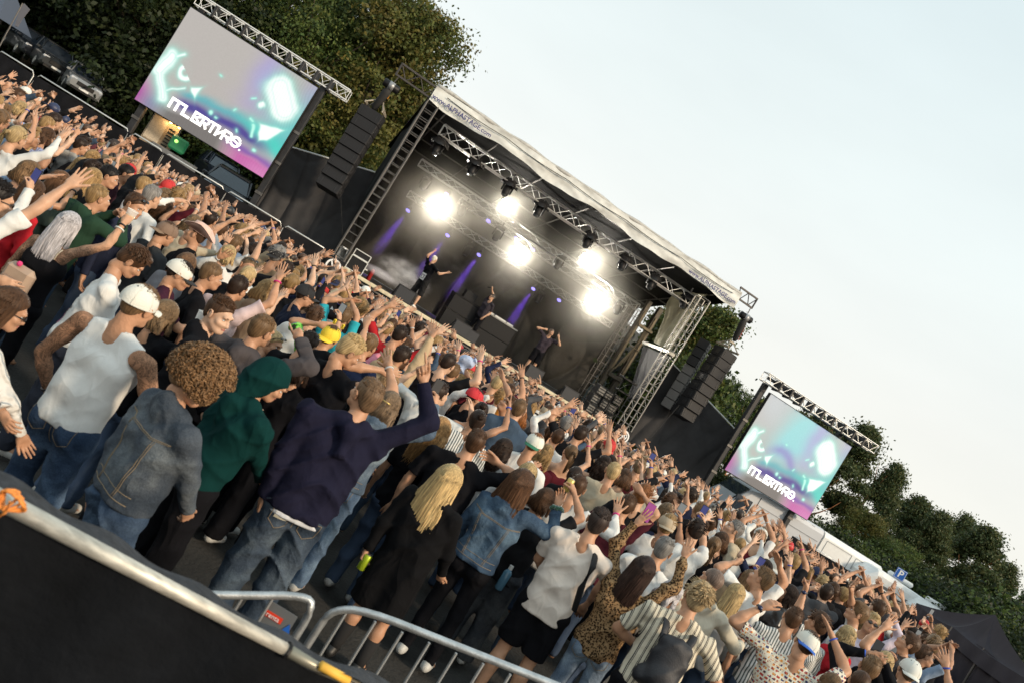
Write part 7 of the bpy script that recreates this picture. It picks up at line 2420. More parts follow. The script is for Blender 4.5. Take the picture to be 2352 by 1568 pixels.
def held(kind, label, root, fig, i, extra=None, group=None, pose=None):
	"""things in a hand stay things of their own"""
	p, d = fig.hand_pos(i, .075)
	R0 = np.array(root.matrix_basis.to_3x3()) if False else rotz(root.rotation_euler[2])
	base = np.array(root.location)
	palm = fig.arm[i][4]
	pn = palm - d * np.dot(palm, d); pn /= (np.linalg.norm(pn) + 1e-9)
	wp = base + R0 @ (p + pn * .03); wd = R0 @ d; wn = R0 @ pn
	if kind == 'phone':
		face = v3(*extra['face']) if extra and 'face' in extra else np.array([-wp[0], -wp[1], CAMZ - wp[2]])
		face = face / np.linalg.norm(face)
		upd = v3(*extra['up']) if extra and 'up' in extra else v3(0, 0, 1)
		upd = upd - face * np.dot(upd, face); upd /= np.linalg.norm(upd)
		xx = np.cross(upd, face)
		R = np.stack([xx, -face, upd], 1)
		c = wp + wd * .03 + upd * .02
		t = thing('mobile_phone', label, 'phone', c.tolist(), 0, group)
		land = extra.get('land', False) if extra else False
		sz = (.158, .009, .078) if land else (.078, .009, .158)
		g = Geo(); g_box(g, c, sz, R, bev=.006); part('phone_case', g, mat('phone case black', (.015, .015, .017), .3), t)
		col = (extra or {}).get('screen', (.02, .02, .025))
		es = (extra or {}).get('glow', 0)
		g = Geo(); g_box(g, c + face * .005, (sz[0] * .93, .002, sz[2] * .95), R); part('screen', g, mat('phone screen %s %s' % (col, es), col if not es else (.02, .02, .02), .08, emit=col if es else None, estr=es or 1), t)
		return t
	if kind in ('cup', 'can', 'bottle'):
		up = v3(0, 0, 1) if not (extra and 'up' in extra) else v3(*extra['up'])
		up = up / np.linalg.norm(up)
		c = wp
		nm = {'cup': 'drink_cup', 'can': 'drink_can', 'bottle': 'water_bottle'}[kind]
		t = thing(nm, label, kind, c.tolist(), 0, group)
		col = (extra or {}).get('col', (.75, .75, .73))
		if kind == 'cup':
			g = Geo(); g_tube(g, [c - up * .055, c + up * .065], [.030, .043], 18, caps=False); part('cup_wall', g, mat('cup %s' % (col,), col, .25, alpha=(extra or {}).get('alpha')), t, smooth=True)
			g = Geo(); g_tube(g, [c + up * .063, c + up * .068], [.045, .045], 18, caps=False); part('rim', g, WHITE, t)
			fc = (extra or {}).get('fill', (.6, .35, .05)); g = Geo(); g_tube(g, [c - up * .054, c + up * .02], [.028, .037], 18); part('drink', g, mat('drink %s' % (fc,), fc, .2), t, smooth=True)
		elif kind == 'can':
			g = Geo(); g_tube(g, [c - up * .06, c - up * .055, c + up * .052, c + up * .06], [.026, .032, .032, .026], 16); part('can_body', g, mat('can %s' % (col,), col, .3, .4), t, smooth=True)
			g = Geo(); g_tube(g, [c + up * .06, c + up * .062], [.025, .025], 14); part('lid', g, ALU, t)
		return t

STITCH = mat('tan stitching', (.22, .17, .11), .8)

def child_of(root, names):
	for c in root.children:
		if c.name.split('.')[0] in names:
			return c
	return None

def seam(o, root, pts, r=.0022, m=None, side=-1, lift=.001, name='seam', n=14):
	P = []
	for i in range(len(pts) - 1):
		for s_ in np.linspace(0, 1, n, endpoint=(i == len(pts) - 2)):
			P.append((pts[i][0] * (1 - s_) + pts[i + 1][0] * s_, pts[i][1] * (1 - s_) + pts[i + 1][1] * s_))
	H = drape_hits(o, P, side, lift)
	if len(H) > 2:
		g = Geo(); g_tube(g, H, r, 5)
		x = bpy.data.objects.new(name, g.mesh(name, m or STITCH, True)); COL.objects.link(x); x.parent = o
		return x

def patch(o, x0, x1, z0, z1, m, name, n=10, side=-1, lift=.004, shape=None):
	xs_, zs_ = np.linspace(x0, x1, n), np.linspace(z0, z1, n)
	H = drape_hits(o, [(x, z) for x in xs_ for z in zs_], side, lift)
	if len(H) != n * n:
		return None
	g = Geo(); P = np.array(H).reshape(n, n, 3)
	if side < 0:
		P = P[::-1]
	I = np.arange(n * n).reshape(n, n)
	Q = np.stack([I[:-1, :-1], I[1:, :-1], I[1:, 1:], I[:-1, 1:]], -1)
	if shape is not None:
		cx, cz = (np.arange(n - 1) + .5) / (n - 1) * 2 - 1, (np.arange(n - 1) + .5) / (n - 1) * 2 - 1
		keep = shape(*np.meshgrid(cx, cz, indexing='ij'))
		Q = Q[keep]
	g.add(P.reshape(-1, 3), Q.reshape(-1, 4))
	x = bpy.data.objects.new(name, g.mesh(name, m, True)); COL.objects.link(x); x.parent = o
	return x

def pockets(root, fig, dz=0.0):
	o = child_of(root, ('jeans', 'baggy_jeans', 'trousers'))
	k = fig.k
	for sx in (-1, 1):
		c = sx * .088 * k; z = .955 * k + dz
		seam(o, root, [(c - .062, z), (c + .062, z - .004), (c + .058, z - .10), (c, z - .135), (c - .058, z - .10), (c - .062, z)], .0024, n=7)
	seam(o, root, [(0, .985 * k), (0, .80 * k)], .0024)
	seam(o, root, [(-.15 * k, .985 * k), (0, .955 * k), (.15 * k, .985 * k)], .0018, n=9)

def denim_seams(root, fig):
	o = child_of(root, ('jacket',))
	k = fig.k; lx = fig.lean[0]
	seam(o, root, [(-.21 * k, 1.36 * k), (-.1 * k, 1.335 * k), (.1 * k, 1.335 * k), (.21 * k, 1.36 * k)], .0024)
	seam(o, root, [(-.20 * k, 1.352 * k), (-.1 * k, 1.327 * k), (.1 * k, 1.327 * k), (.20 * k, 1.352 * k)], .0018)
	for sx in (-1, 1):
		for d_ in (0, .012):
			seam(o, root, [(sx * (.125 + d_) * k, 1.33 * k), (sx * (.085 + d_) * k, .99 * k)], .0022)
	seam(o, root, [(-.17 * k, .985 * k), (.17 * k, .985 * k)], .0026)
	seam(o, root, [(-.17 * k, 1.03 * k), (.17 * k, 1.03 * k)], .0022)

PALETTE_NOTE = None

def person(label, h=1.75, pos=(0, 0, 0), yaw=0.0, fem=False, lean=(0, 0), arms=None, head=(0, 0, 0), hair='short', hc='brown', top=('tee', (.03, .03, .03)), bottom=('jeans', (.06, .09, .15)),
		   skin=0, acc=(), build=1.0, q='hi', shoes=(.5, .5, .48), legs=None, mouth=0, group=None, vox=.017, tattoo=False, hseed=0, topname=None, hair_scale=1.0):
	t = thing('person', label, 'person', pos, yaw, group)
	fig = Fig(h, fem, lean, arms, head, build, legs)
	sk = SKINC[skin] if isinstance(skin, int) else skin
	sm = list(SKIN_MATS)
	if tattoo:
		sm[0] = MATS['tattooed skin']
	local('body', fig.body(q, max(.0185, vox * 1.5), mouth, top[0] if top else '', bottom[0] if bottom else ''), sm, t, sk)
	if any(a_[0] in ('cap', 'capback', 'bucket', 'cowboy') for a_ in acc) and hair in ('short', 'quiff', 'messy'):
		hair = 'crew'
	if hair != 'none':
		hg = hair_geo(hair, q, hseed)
		put_head_piece('hair', hg, HAIRM, t, fig, HAIRC[hc] if isinstance(hc, str) else hc, True, R=np.diag([hair_scale] * 3 + [1]))
	if top:
		m = MATS[top[2]] if len(top) > 2 and top[2] else (FLEECE if top[0] == 'hoodie' else CLOTH)
		nm = topname or {'tee': 't_shirt', 'tank': 'tank_top', 'long': 'sweater', 'hoodie': 'hoodie', 'jacket': 'jacket', 'coat': 'coat', 'camisole': 'camisole', 'crop': 'crop_top'}[top[0]]
		local(nm, fig.top(top[0], vox, seed=abs(pos[0] * 3.1 + pos[1])), m, t, top[1])
	if bottom:
		m = MATS[bottom[2]] if len(bottom) > 2 and bottom[2] else CLOTH
		nm = {'jeans': 'jeans', 'slim': 'trousers', 'baggy': 'baggy_jeans', 'shorts': 'shorts', 'skirt': 'skirt', 'leggings': 'leggings'}[bottom[0]]
		local(nm, fig.bottom(bottom[0], vox * (1.15 if q == 'hi' else 2.0), seed=abs(pos[0] + pos[1] * 2.3)), m, t, bottom[1])
	if shoes is not None and q == 'hi':
		for i in (0, 1):
			local('shoe', fig.shoe(i), SHOEW, t, shoes)
	accessories(t, fig, acc, q)
	return t, fig
# ------------------------------------------------------------------ people near the camera, placed one by one
SPOTS = []      # (x, y) taken

def hero(label, px, py, h, face=0, head=(0, 0, 0), lean=(0, 0), L=None, R=None, **k):
	"""crown seen at the pixel, height h; face = degrees turned left from looking straight away from the camera.
	L / R: (px, py, dY, hand[, palm[, pole]]) wrist seen at the pixel, dY metres farther than the body"""
	Y = yof(px, py, h)
	c = at(px, py, Y)
	yaw = math.radians(face)
	Rz = rotz(yaw)
	off = Rz @ np.array([lean[0] * 1.5, lean[1] * 1.5 + .01, 0])
	x0, y0 = c[0] - off[0], c[1] - off[1]
	z0 = gz(x0, y0)
	if 'zfoot' in k:
		z0 = k.pop('zfoot')
	arms = []
	for A in (L, R):
		if A is None:
			arms.append(None)
			continue
		p = np.array(at(A[0], A[1], Y + A[2]))
		q = Rz.T @ (p - np.array([x0, y0, z0]))
		d = {'to': q, 'hand': A[3]}
		if len(A) > 4 and A[4] is not None:
			d['palm'] = A[4]
		if len(A) > 5:
			d['pole'] = A[5]
		arms.append(d)
	SPOTS.append((x0, y0))
	k.setdefault('q', 'hi' if Y < 6.7 else 'mid')
	if Y > 7.5:
		k['vox'] = max(k.get('vox', .017), .02)
	hh = c[2] - z0
	return person(label, pos=(x0, y0, z0), yaw=yaw, h=max(1.35, hh), arms=tuple(arms), head=head, lean=lean, **k)

BLK = (.006, .006, .008)
WHT = (.72, .72, .70)
DEN = (.043, .066, .105)
DENL = (.13, .19, .27)
d2 = math.radians

# far left column
hero('woman cut by the left edge with long brown hair and white cable knit sweater', 42, 674, 1.56, face=-35, head=(-.3, -.15, 0), fem=True, hair='long', hc='brown', top=('long', (.66, .65, .62), 'cable knit'), bottom=('jeans', DEN, 'denim'),
	 L=(30, 1010, -.1, 'relax'), R=(52, 1005, .15, 'relax', (1, 0, 0)), vox=.015, acc=[('glasses', 'dark')], hseed=3)
p_, f_ = hero('bespectacled man at the left edge in white tee, long bare arm with spread hand', 12, 424, 1.80, face=-25, head=(-.35, 0, 0), hair='short', hc='black', top=('tee', WHT), R=(193, 402, .15, 'open', (.6, -1, 0), (.6, -.3, -.8)), L=(0, 640, .1, 'relax'),
	 skin=1, acc=[('glasses', 'clear')], vox=.015)
p_, f_ = hero('woman with long silver hair, bare tattooed back and raised beer cup', 172, 495, 1.68, face=-8, fem=True, hair='long', hc='silver', top=('camisole', BLK), bottom=('slim', BLK), tattoo=True, skin=1, vox=.014,
			  R=(286, 512, .15, 'grip', (-.5, 1, .3), (.9, -.2, -.5)), acc=[('band', 1, BLK, .03), ('band', 1, (.6, .6, .55), .07)])
ob_ = child_of(p_, ('body',)); CRM = mat('cream strap', (.62, .54, .42), .5)
for sx in (-1, 1):
	seam(ob_, p_, [(sx * .11, 1.41), (sx * .095, 1.30), (sx * .04, 1.10)], .007, CRM, name='bag_strap')
seam(ob_, p_, [(-.14, 1.14), (.14, 1.14)], .013, CRM, name='waist_band')
held('cup', 'clear plastic beer cup held up by the silver haired woman', p_, f_, 1, {'col': (.8, .8, .78), 'fill': (.75, .38, .03), 'alpha': .4})
# small backpack of the silver haired woman
x_, y_ = SPOTS[-1]
t = thing('small_backpack', 'small tan leather backpack on the bare back of the silver haired woman', 'backpack', (x_, y_, 1.0), 0)
g = Geo(); g_box(g, (x_ + .0, y_ - .21, 1.06 + gz(x_, y_)), (.24, .10, .25), None, bev=.04); part('bag_body', g, mat('tan leather', (.42, .30, .22), .45, noise=.1), t, smooth=False)
g = Geo(); g_box(g, (x_ + .0, y_ - .27, 1.02 + gz(x_, y_)), (.17, .03, .12), None, bev=.012); part('front_pocket', g, mat('brown leather', (.26, .17, .12), .4), t)
g = Geo(); g_ell(g, (x_ - .02, y_ - .25, 1.19 + gz(x_, y_)), (.022, .02, .022), 8, 6); part('pompom', g, mat('pink pompom', (.7, .05, .2), .8), t)
p_, f_ = hero('young man in profile with brown quiff looking down, white t-shirt with small prints', 322, 572, 1.78, face=-62, head=(0, -.45, .1), lean=(0, .05), hair='quiff', hc='brown', top=('tee', WHT), bottom=('jeans', (.03, .035, .05)), L=(120, 870, .0, 'relax'), R=(250, 905, .2, 'relax'), vox=.014)
o_ = child_of(p_, ('t_shirt',))
patch(o_, -.17, -.08, 1.30, 1.36, mat('orange print', (.75, .38, .05), .8), 'shirt_print', 8, shape=lambda X, Z: X ** 2 + Z ** 2 < 1.0)
patch(o_, -.19, -.15, 1.27, 1.32, mat('orange print', (.75, .38, .05), .8), 'shirt_print', 5)
patch(o_, -.15, -.09, 1.215, 1.262, mat('blue print', (.05, .22, .5), .8), 'shirt_print', 8, shape=lambda X, Z: np.abs(X) + np.abs(Z) * .7 < 1.1)
patch(o_, -.14, -.03, 1.0, 1.14, mat('pink print', (.6, .25, .42), .8), 'shirt_print', 12, shape=lambda X, Z: (np.sin(X * 9) + np.cos(Z * 7 + X * 3)) > -.3)
patch(o_, -.06, .01, 1.10, 1.18, mat('ink print', (.03, .03, .04), .8), 'shirt_print', 9, shape=lambda X, Z: (np.sin(X * 8 + Z * 5) > .1))
p_, f_ = hero('man in white tank top and white cap seen from behind with tattooed arms', 345, 664, 1.83, face=-12, head=(-.1, -.1, 0), hair='crew', hc='sand', top=('tank', WHT), bottom=('jeans', (.045, .075, .13), 'denim'), tattoo=True, build=1.16,
			  L=(112, 905, .15, 'relax', (1, 0, 0), (-.9, -.5, -.1)), R=(318, 985, .2, 'relax', (-1, 0, 0), (.9, -.5, -.1)), acc=[('cap', (.72, .71, .64)), ('band', 0, BLK, .04)], vox=.013)
g = Geo(); g_box(g, (0, -.132, .022), (.030, .004, .016), None, bev=.003)
pockets(p_, f_)
put_head_piece('cap_badge', g, mat('badge red white', (.6, .2, .25), .6), p_, f_)
hero('man in black turned to the right in a white cap with dark brim', 430, 606, 1.76, face=-70, head=(0, -.2, 0), hair='short', hc='dark', top=('tee', (.05, .014, .03)), acc=[('cap', (.72, .71, .64), (.02, .02, .022))], R=(470, 760, .2, 'relax'), vox=.016)
p_, f_ = hero('woman with straight ash blond hair holding a white paper cup', 395, 700, 1.62, face=-20, fem=True, hair='bob', hc='ash', top=('long', BLK), R=(457, 757, .1, 'grip', (-.5, 1, 0), (.5, -.2, -.9)), vox=.016, hair_scale=1.05)
held('cup', 'white paper cup in front of the man with the frown', p_, f_, 1, {'col': (.78, .78, .76)})
hero('frowning young man looking back over his right shoulder, short brown hair, black jacket', 522, 692, 1.84, face=-75, head=(-.55, -.10, .05), hair='short', hc='brown', top=('jacket', BLK), bottom=('jeans', BLK), skin=3, L=(470, 960, 0, 'relax'), R=(600, 960, .3, 'relax'), vox=.013)
p_, f_ = hero('curly haired man in a faded blue denim jacket, back to the camera', 478, 838, 1.72, face=-38, head=(-.45, -.35, .1), hair='curly', hc=(.22, .125, .06), top=('jacket', (.066, .080, .098), 'denim'), bottom=('jeans', (.05, .08, .13), 'denim'), build=1.12,
			  L=(190, 1180, .0, 'relax'), R=(430, 1190, .2, 'relax', (-1, 0, 0), (.9, -.4, 0)), vox=.011, hair_scale=1.22)
denim_seams(p_, f_)
# hooded figure
p_, f_ = hero('person in a dark green hoodie with the hood pulled up, black trousers', 648, 842, 1.76, face=-42, head=(-.35, -.35, .1), lean=(.02, .06), hair='none', top=('hoodie', (.003, .030, .029)), bottom=('baggy', BLK), build=1.06, L=(470, 1120, .1, 'relax'), R=(600, 1120, .3, 'relax'), vox=.013)
V, Q = field_mesh([('e', (0, -.035, .03), (.108, .125, .125), None), ('c', (0, -.06, -.06), (0, -.07, -.17), .105, .10), ('e', (0, -.11, .0), (.06, .05, .10), None), ('s', (0, .09, -.02), (0, .22, -.06), .085, .10)], .009, .05, fold=fold_noise(.006, 14, 9, 2.0), smooth=1)
g = Geo(); g.add(V, Q); put_head_piece('hood', g, FLEECE, p_, f_, (.003, .030, .029))
p_, f_ = hero('man in grey hoodie with cropped hair pointing one finger up', 618, 730, 1.82, face=-15, head=(-.2, 0, 0), hair='crew', hc='sand', top=('hoodie', (.070, .062, .065)), bottom=('jeans', BLK), R=(688, 778, .1, 'point', (-.3, 1, 0), (.9, -.3, -.7)), L=(470, 930, .2, 'relax'), build=1.12, vox=.014)
hero('blond woman with sunglasses on her head seen between the grey hoodie and the black shirt', 640, 768, 1.56, face=-95, head=(-.2, -.1, 0), fem=True, hair='bun', hc='light', top=('tee', BLK), acc=[('glasses', 'up')], vox=.018)
p_, f_ = hero('short haired blond man in a wide black shirt with both hands raised near his face', 820, 778, 1.94, face=-35, head=(-.35, -.3, .1), hair='short', hc='light', top=('tee', BLK), bottom=('jeans', BLK), build=1.26, R=(893, 842, .0, 'open', (-.2, 1, 0), (.9, -.2, -.8)), L=(880, 850, .45, 'flat', (.2, 1, .2)), acc=[('band', 1, (.5, .5, .5), .02)], vox=.014)
p_, f_ = hero('person in a round yellow cap and green printed shirt with both arms up', 772, 752, 1.76, face=-10, hair='short', hc='brown', top=('tee', (.2, .5, .1), 'green cartoon print'), acc=[('capback', (.80, .58, .04), (.80, .58, .04))], L=(735, 745, .2, 'flat'), R=(842, 745, .2, 'relax'), vox=.018, hair_scale=1.0)
# yellow cap ears and button, kept plain
for sx in (-1, 1):
	g = Geo(); g_box(g, (sx * .05, .02, .155), (.03, .03, .055), None, bev=.008)
	put_head_piece('cap_tab', g, mat('cap yellow tab', (.80, .58, .04), .8), p_, f_)
hero('person clapping high with long bare arms above the yellow cap', 802, 712, 1.74, face=-10, hair='short', hc='sand', top=('tee', (.03, .35, .42)), L=(797, 690, .15, 'flat', (1, 0, 0), (-1, -.2, 0)), R=(806, 688, .15, 'flat', (-1, 0, 0), (1, -.2, 0)), vox=.02)

# centre foreground
p_, f_ = hero('tall man in navy hoodie and faded baggy jeans pointing high with one long arm', 862, 872, 1.95, face=22, head=(.45, .12, -.1), hair='crew', hc=(.17, .105, .06), top=('hoodie', (.012, .012, .028)), bottom=('baggy', (.052, .072, .10), 'denim'), build=1.14,
			  R=(972, 872, .15, 'point', (0, -1, .2), (.7, -.3, -.9)), L=(560, 1230, -.1, 'relax', (1, 0, 0), (-.9, -.6, 0)), vox=.012)
g = Geo(); V, Q = field_mesh([('c', (-.07, -.01, .965), (.07, -.01, .965), .146, .146)], .012, .02, cuts=[((0, 0, .950), (0, 0, -1)), ((0, 0, 1.0), (0, 0, 1))], smooth=1); g.add(V, Q)
local('shirt_hem', g, CLOTH, p_, (.62, .64, .68))
patch(child_of(p_, ('baggy_jeans',)), -.14, -.05, .935, .975, mat('cream patch', (.55, .52, .42), .6), 'leather_patch', 5)
pockets(p_, f_, -.06)
p_, f_ = hero('woman in light denim jacket and jeans with brown hair clipped back, phone held up', 908, 905, 1.74, face=-8, head=(-.1, .1, 0), fem=True, hair='wavy', hc=(.20, .14, .09), top=('jacket', (.12, .165, .22), 'denim'), bottom=('jeans', (.11, .17, .26), 'denim'), R=(1000, 925, .1, 'grip', (-1, .4, 0), (.9, -.2, -.6)), L=(745, 1200, .1, 'relax'), vox=.014)
denim_seams(p_, f_); pockets(p_, f_)
held('phone', 'black phone held up behind the pointing hand of the navy hoodie', p_, f_, 1, {'face': (.5, -1, .1)})
g = Geo(); g_tube(g, [(-.05, -.115, .05), (0, -.13, .052), (.05, -.115, .05)], .007, 6); put_head_piece('hair_clip', g, mat('gold clip', (.6, .42, .15), .3, .7), p_, f_)
p_, f_ = hero('woman with very long blond hair in an oversized black jacket, bare legs and black socks', 1042, 1080, 1.60, face=-12, head=(-.15, .05, .05), lean=(-.02, -.02), fem=True, hair='xlong', hc=(.56, .40, .19), top=('coat', (.005, .005, .006)), bottom=('skirt', BLK), L=(800, 1318, -.05, 'grip', (1, 0, 0), (-.8, -.5, 0)), R=(1010, 1330, .2, 'relax'), vox=.013, build=1.2, hair_scale=1.22, shoes=(.012, .012, .012))
held('can', 'lime green drink can in the lowered hand of the long haired blond woman', p_, f_, 0, {'col': (.42, .55, .03)})
for i_ in (0, 1):
	g = Geo(); a_, k_ = f_.ank[i_], f_.knee[i_]; m_ = a_ * .45 + k_ * .55 - v3(0, .012, 0)
	g_tube(g, [a_, a_ * .7 + m_ * .3, m_, m_ + v3(0, 0, .004)], [.042, .050, .062, .060], 16); local('sock', g, mat('black sock', (.01, .01, .011), .9), p_)
p_, f_ = hero('woman with long straight brown hair in a blue denim jacket, green scrunchie on raised wrist', 1208, 1090, 1.72, face=-14, head=(-.15, .15, .05), fem=True, hair='xlong', hc=(.085, .042, .022), top=('jacket', (.050, .085, .135), 'denim'), bottom=('slim', BLK), R=(1281, 1158, .1, 'relax', (0, -1, 0), (.9, -.1, -.9)), L=(1040, 1250, .2, 'relax'), acc=[('scrunchie', 1)], vox=.013, hair_scale=1.22, hseed=2)
denim_seams(p_, f_)
put_head_piece('sunglasses', SUNG, [mat('dark lens', (.012, .012, .014), .1), BLACKPL], p_, f_, R=np.array([[1, 0, 0, 0], [0, .7, -.7, .0], [0, .7, .7, .06], [0, 0, 0, 1.0]]))
p_, f_ = hero('person in black t-shirt and washed grey jeans holding a golden can above the denim sleeve', 1264, 1126, 1.62, face=-18, head=(-.2, 0, .1), hair='bob', hc='brown', top=('tee', (.013, .013, .015)), bottom=('baggy', (.055, .060, .068), 'denim'), R=(1318, 1128, .1, 'grip', (-1, .3, 0), (.9, -.2, -.6)), L=(1080, 1290, .2, 'relax'), vox=.013, build=1.15)
held('can', 'golden topped can held overhead by the person in black', p_, f_, 1, {'col': (.55, .42, .12)})
p = f_.hips[1] + v3(.0, -.15, .0); Rz_ = rotz(p_.rotation_euler[2]); wpt = np.array(p_.location) + Rz_ @ p
t = thing('water_bottle', 'blue water bottle with white cap in the back pocket of the grey jeans', 'bottle', wpt.tolist())
g = Geo(); g_tube(g, [wpt - EZ * .10, wpt - EZ * .09, wpt + EZ * .06, wpt + EZ * .09], [.030, .036, .036, .016], 14); part('bottle_body', g, mat('blue bottle plastic', (.10, .22, .32), .15), t, smooth=True)
g = Geo(); g_tube(g, [wpt + EZ * .09, wpt + EZ * .125], .018, 12); part('bottle_cap', g, WHITE, t)
p_, f_ = hero('man in cream t-shirt with a black strap across the back and black shorts', 1388, 1172, 1.80, face=-12, head=(.1, .1, 0), hair='short', hc=(.05, .035, .03), top=('tee', (.68, .60, .53)), bottom=('shorts', BLK), L=(1262, 1330, .28, 'relax', (0, 1, 0), (-.9, -.3, -.6)), R=(1400, 1390, .3, 'relax'), acc=[('strap', BLK, [(.10, -.03, 1.49), (.14, -.15, 1.38), (.15, -.165, 1.2), (.19, -.10, 1.02)], .026)], vox=.012, build=1.1)
p_, f_ = hero('woman in leopard print blouse and light jeans, long dark hair, both arms stretched up', 1488, 1286, 1.66, face=-15, head=(-.1, .1, .1), fem=True, hair='long', hc=(.035, .02, .016), top=('long', (.3, .2, .1), 'leopard print'), bottom=('slim', (.17, .23, .31), 'denim'),
			  L=(1463, 1200, .15, 'open', (.3, 1, 0), (-.6, .1, -.8)), R=(1572, 1275, .1, 'open', (-.2, -1, .2), (.7, -.2, -.8)), vox=.012, hair_scale=1.12)
pockets(p_, f_)
held('phone', 'phone showing a pink stage picture held up by the leopard print arm', p_, f_, 0, {'screen': (.25, .02, .16), 'glow': 1.2, 'face': (.15, -1, .1)})
# tote bag
Rz_ = rotz(p_.rotation_euler[2]); b0 = np.array(p_.location)
t = thing('tote_bag', 'large beige canvas tote hanging from the shoulder of the leopard print blouse', 'bag', b0.tolist())
V, Q = field_mesh([('e', (.30, -.20, .66), (.15, .06, .20), None), ('e', (.30, -.20, .80), (.12, .045, .14), None)], .015, .05, fold=fold_noise(.012, 12, 5, 1.0), smooth=1)
g = Geo(); g.add(V @ Rz_.T + b0, Q); part('bag_body', g, mat('canvas', (.36, .29, .23), .85, bump=.2, bscale=200), t, smooth=True)
for dx in (-.05, .05):
	g = Geo(); g_tube(g, [Rz_ @ v3(.30 + dx, -.21, .90) + b0, Rz_ @ v3(.22 + dx * .5, -.17, 1.2) + b0, Rz_ @ v3(.17, -.06, 1.44) + b0], .011, 6, flat=.5); part('bag_handle', g, MATS['canvas'], t, smooth=True)
hero('man with shaved greying head in a white t-shirt behind the leopard print woman', 1537, 1236, 1.78, face=-20, hair='crew', hc='grey', top=('tee', WHT), vox=.016)
p_, f_ = hero('blond man in cream and black striped shirt wearing a black backpack and sunglasses', 1616, 1342, 1.80, face=-8, head=(.15, .05, .05), hair='messy', hc=(.40, .29, .16), top=('tee', (.6, .5, .4), 'broad stripes'), bottom=('baggy', BLK), L=(1470, 1490, .2, 'relax', (1, 0, 0), (-1, -.3, 0)), R=(1640, 1560, .2, 'relax'), vox=.012, build=1.12, acc=[('glasses', 'dark')])
Rz_ = rotz(p_.rotation_euler[2]); b0 = np.array(p_.location)
t = thing('backpack', 'plain black backpack on the striped shirt of the blond man', 'backpack', b0.tolist())
V, Q = field_mesh([('e', (0.02, -.20, 1.24), (.135, .085, .19), None), ('c', (-.08, -.20, 1.10), (.12, -.20, 1.10), .075, .075), ('c', (-.05, -.20, 1.38), (.09, -.20, 1.38), .05, .05), ('e', (.02, -.26, 1.15), (.11, .06, .09), None)], .015, .04, fold=fold_noise(.006, 12, 5, 1.0), smooth=1)
g = Geo(); g.add(V @ Rz_.T + b0, Q); part('bag_body', g, mat('black nylon', (.014, .015, .02), .55, bump=.25, bscale=120), t, smooth=True)
for sx in (-1, 1):
	g = Geo(); g_tube(g, [Rz_ @ v3(*q_) + b0 for q_ in ((sx * .07, -.20, 1.30), (sx * .10, -.13, 1.45), (sx * .12, -.0, 1.505), (sx * .14, .12, 1.40), (sx * .17, .15, 1.2))], .028, 6, flat=.3); part('shoulder_strap', g, MATS['black nylon'], t, smooth=True)
hero('woman with silver bob and tanned neck beside the striped shirt', 1556, 1342, 1.60, face=-70, head=(.1, -.1, 0), fem=True, hair='bob', hc='silver', skin=2, top=('tee', (.03, .05, .09)), vox=.017)
hero('bald man in a loose cream overshirt and black trousers', 1648, 1308, 1.78, face=12, head=(.2, 0, 0), hair='bald', hc=(.20, .14, .11), top=('jacket', (.56, .52, .42)), bottom=('baggy', BLK), vox=.015, build=1.15, L=(1560, 1500, .1, 'relax'), R=(1700, 1480, .3, 'relax'))
hero('woman with long pale hair falling past the cream overshirt', 1700, 1345, 1.62, face=-20, fem=True, hair='long', hc='light', top=('tee', (.3, .3, .3)), vox=.018)
hero('sandy haired man in a white tee with one arm raised beside the black phone', 1762, 1306, 1.84, face=35, head=(.3, .1, 0), hair='short', hc='sand', top=('tee', WHT), R=(1788, 1292, .1, 'flat', (-1, 0, 0), (.9, -.1, -.4)), L=(1690, 1290, .1, 'relax'), vox=.016)
p_, f_ = hero('man in signal flag print shirt and backwards white cap with blue brim, elbows up', 1866, 1452, 1.80, face=-15, head=(.05, -.25, .15), hair='short', hc='brown', top=('tee', (.6, .5, .4), 'signal flag print'), bottom=('jeans', BLK), build=1.2,
			  L=(1752, 1392, .15, 'relax', (.5, .5, 0), (-.9, -.2, -.7)), R=(1912, 1462, .2, 'flat', (-1, .2, 0), (.9, -.3, -.6)), acc=[('capback', (.72, .70, .62), (.02, .12, .50)), ('watch', 0, (0, -1, .4), (.02, .03, .08)), ('band', 1, (.02, .08, .5), .02)], vox=.012)
g = Geo(); g_tube(g, [(-.035, .03, .128), (-.01, .05, .126), (.02, .045, .128), (.04, .02, .125)], .004, 5)
for s_ in range(5):
	g_box(g, (-.03 + .015 * s_, .035, .130), (.006, .03, .003), rotz(.3))
put_head_piece('cap_print', g, mat('gold cap print', (.45, .32, .08), .6), p_, f_)
p_, f_ = hero('young man with thick brown hair whose head is touched by a hand with blue wristband', 1888, 1410, 1.74, face=25, head=(.2, -.1, 0), hair='messy', hc='brown', top=('tee', (.5, .5, .5), 'pinstripes'), vox=.016)
p_, f_ = hero('man in pinstriped tee with bent arm and large pale watch over his head', 1832, 1398, 1.72, face=-10, hair='short', hc='brown', top=('tee', (.5, .5, .5), 'pinstripes'), R=(1850, 1352, .05, 'point', (-1, 0, .3), (-.9, .2, -.3)), acc=[('watch', 1, (-.3, -1, 0), (.6, .6, .58))], vox=.016)
hero('dark haired woman in profile looking left in a black leather jacket', 1818, 1345, 1.66, face=75, head=(.1, 0, 0), fem=True, hair='wavy', hc='dark', skin=2, top=('jacket', (.03, .03, .03), 'black leather'), vox=.017)

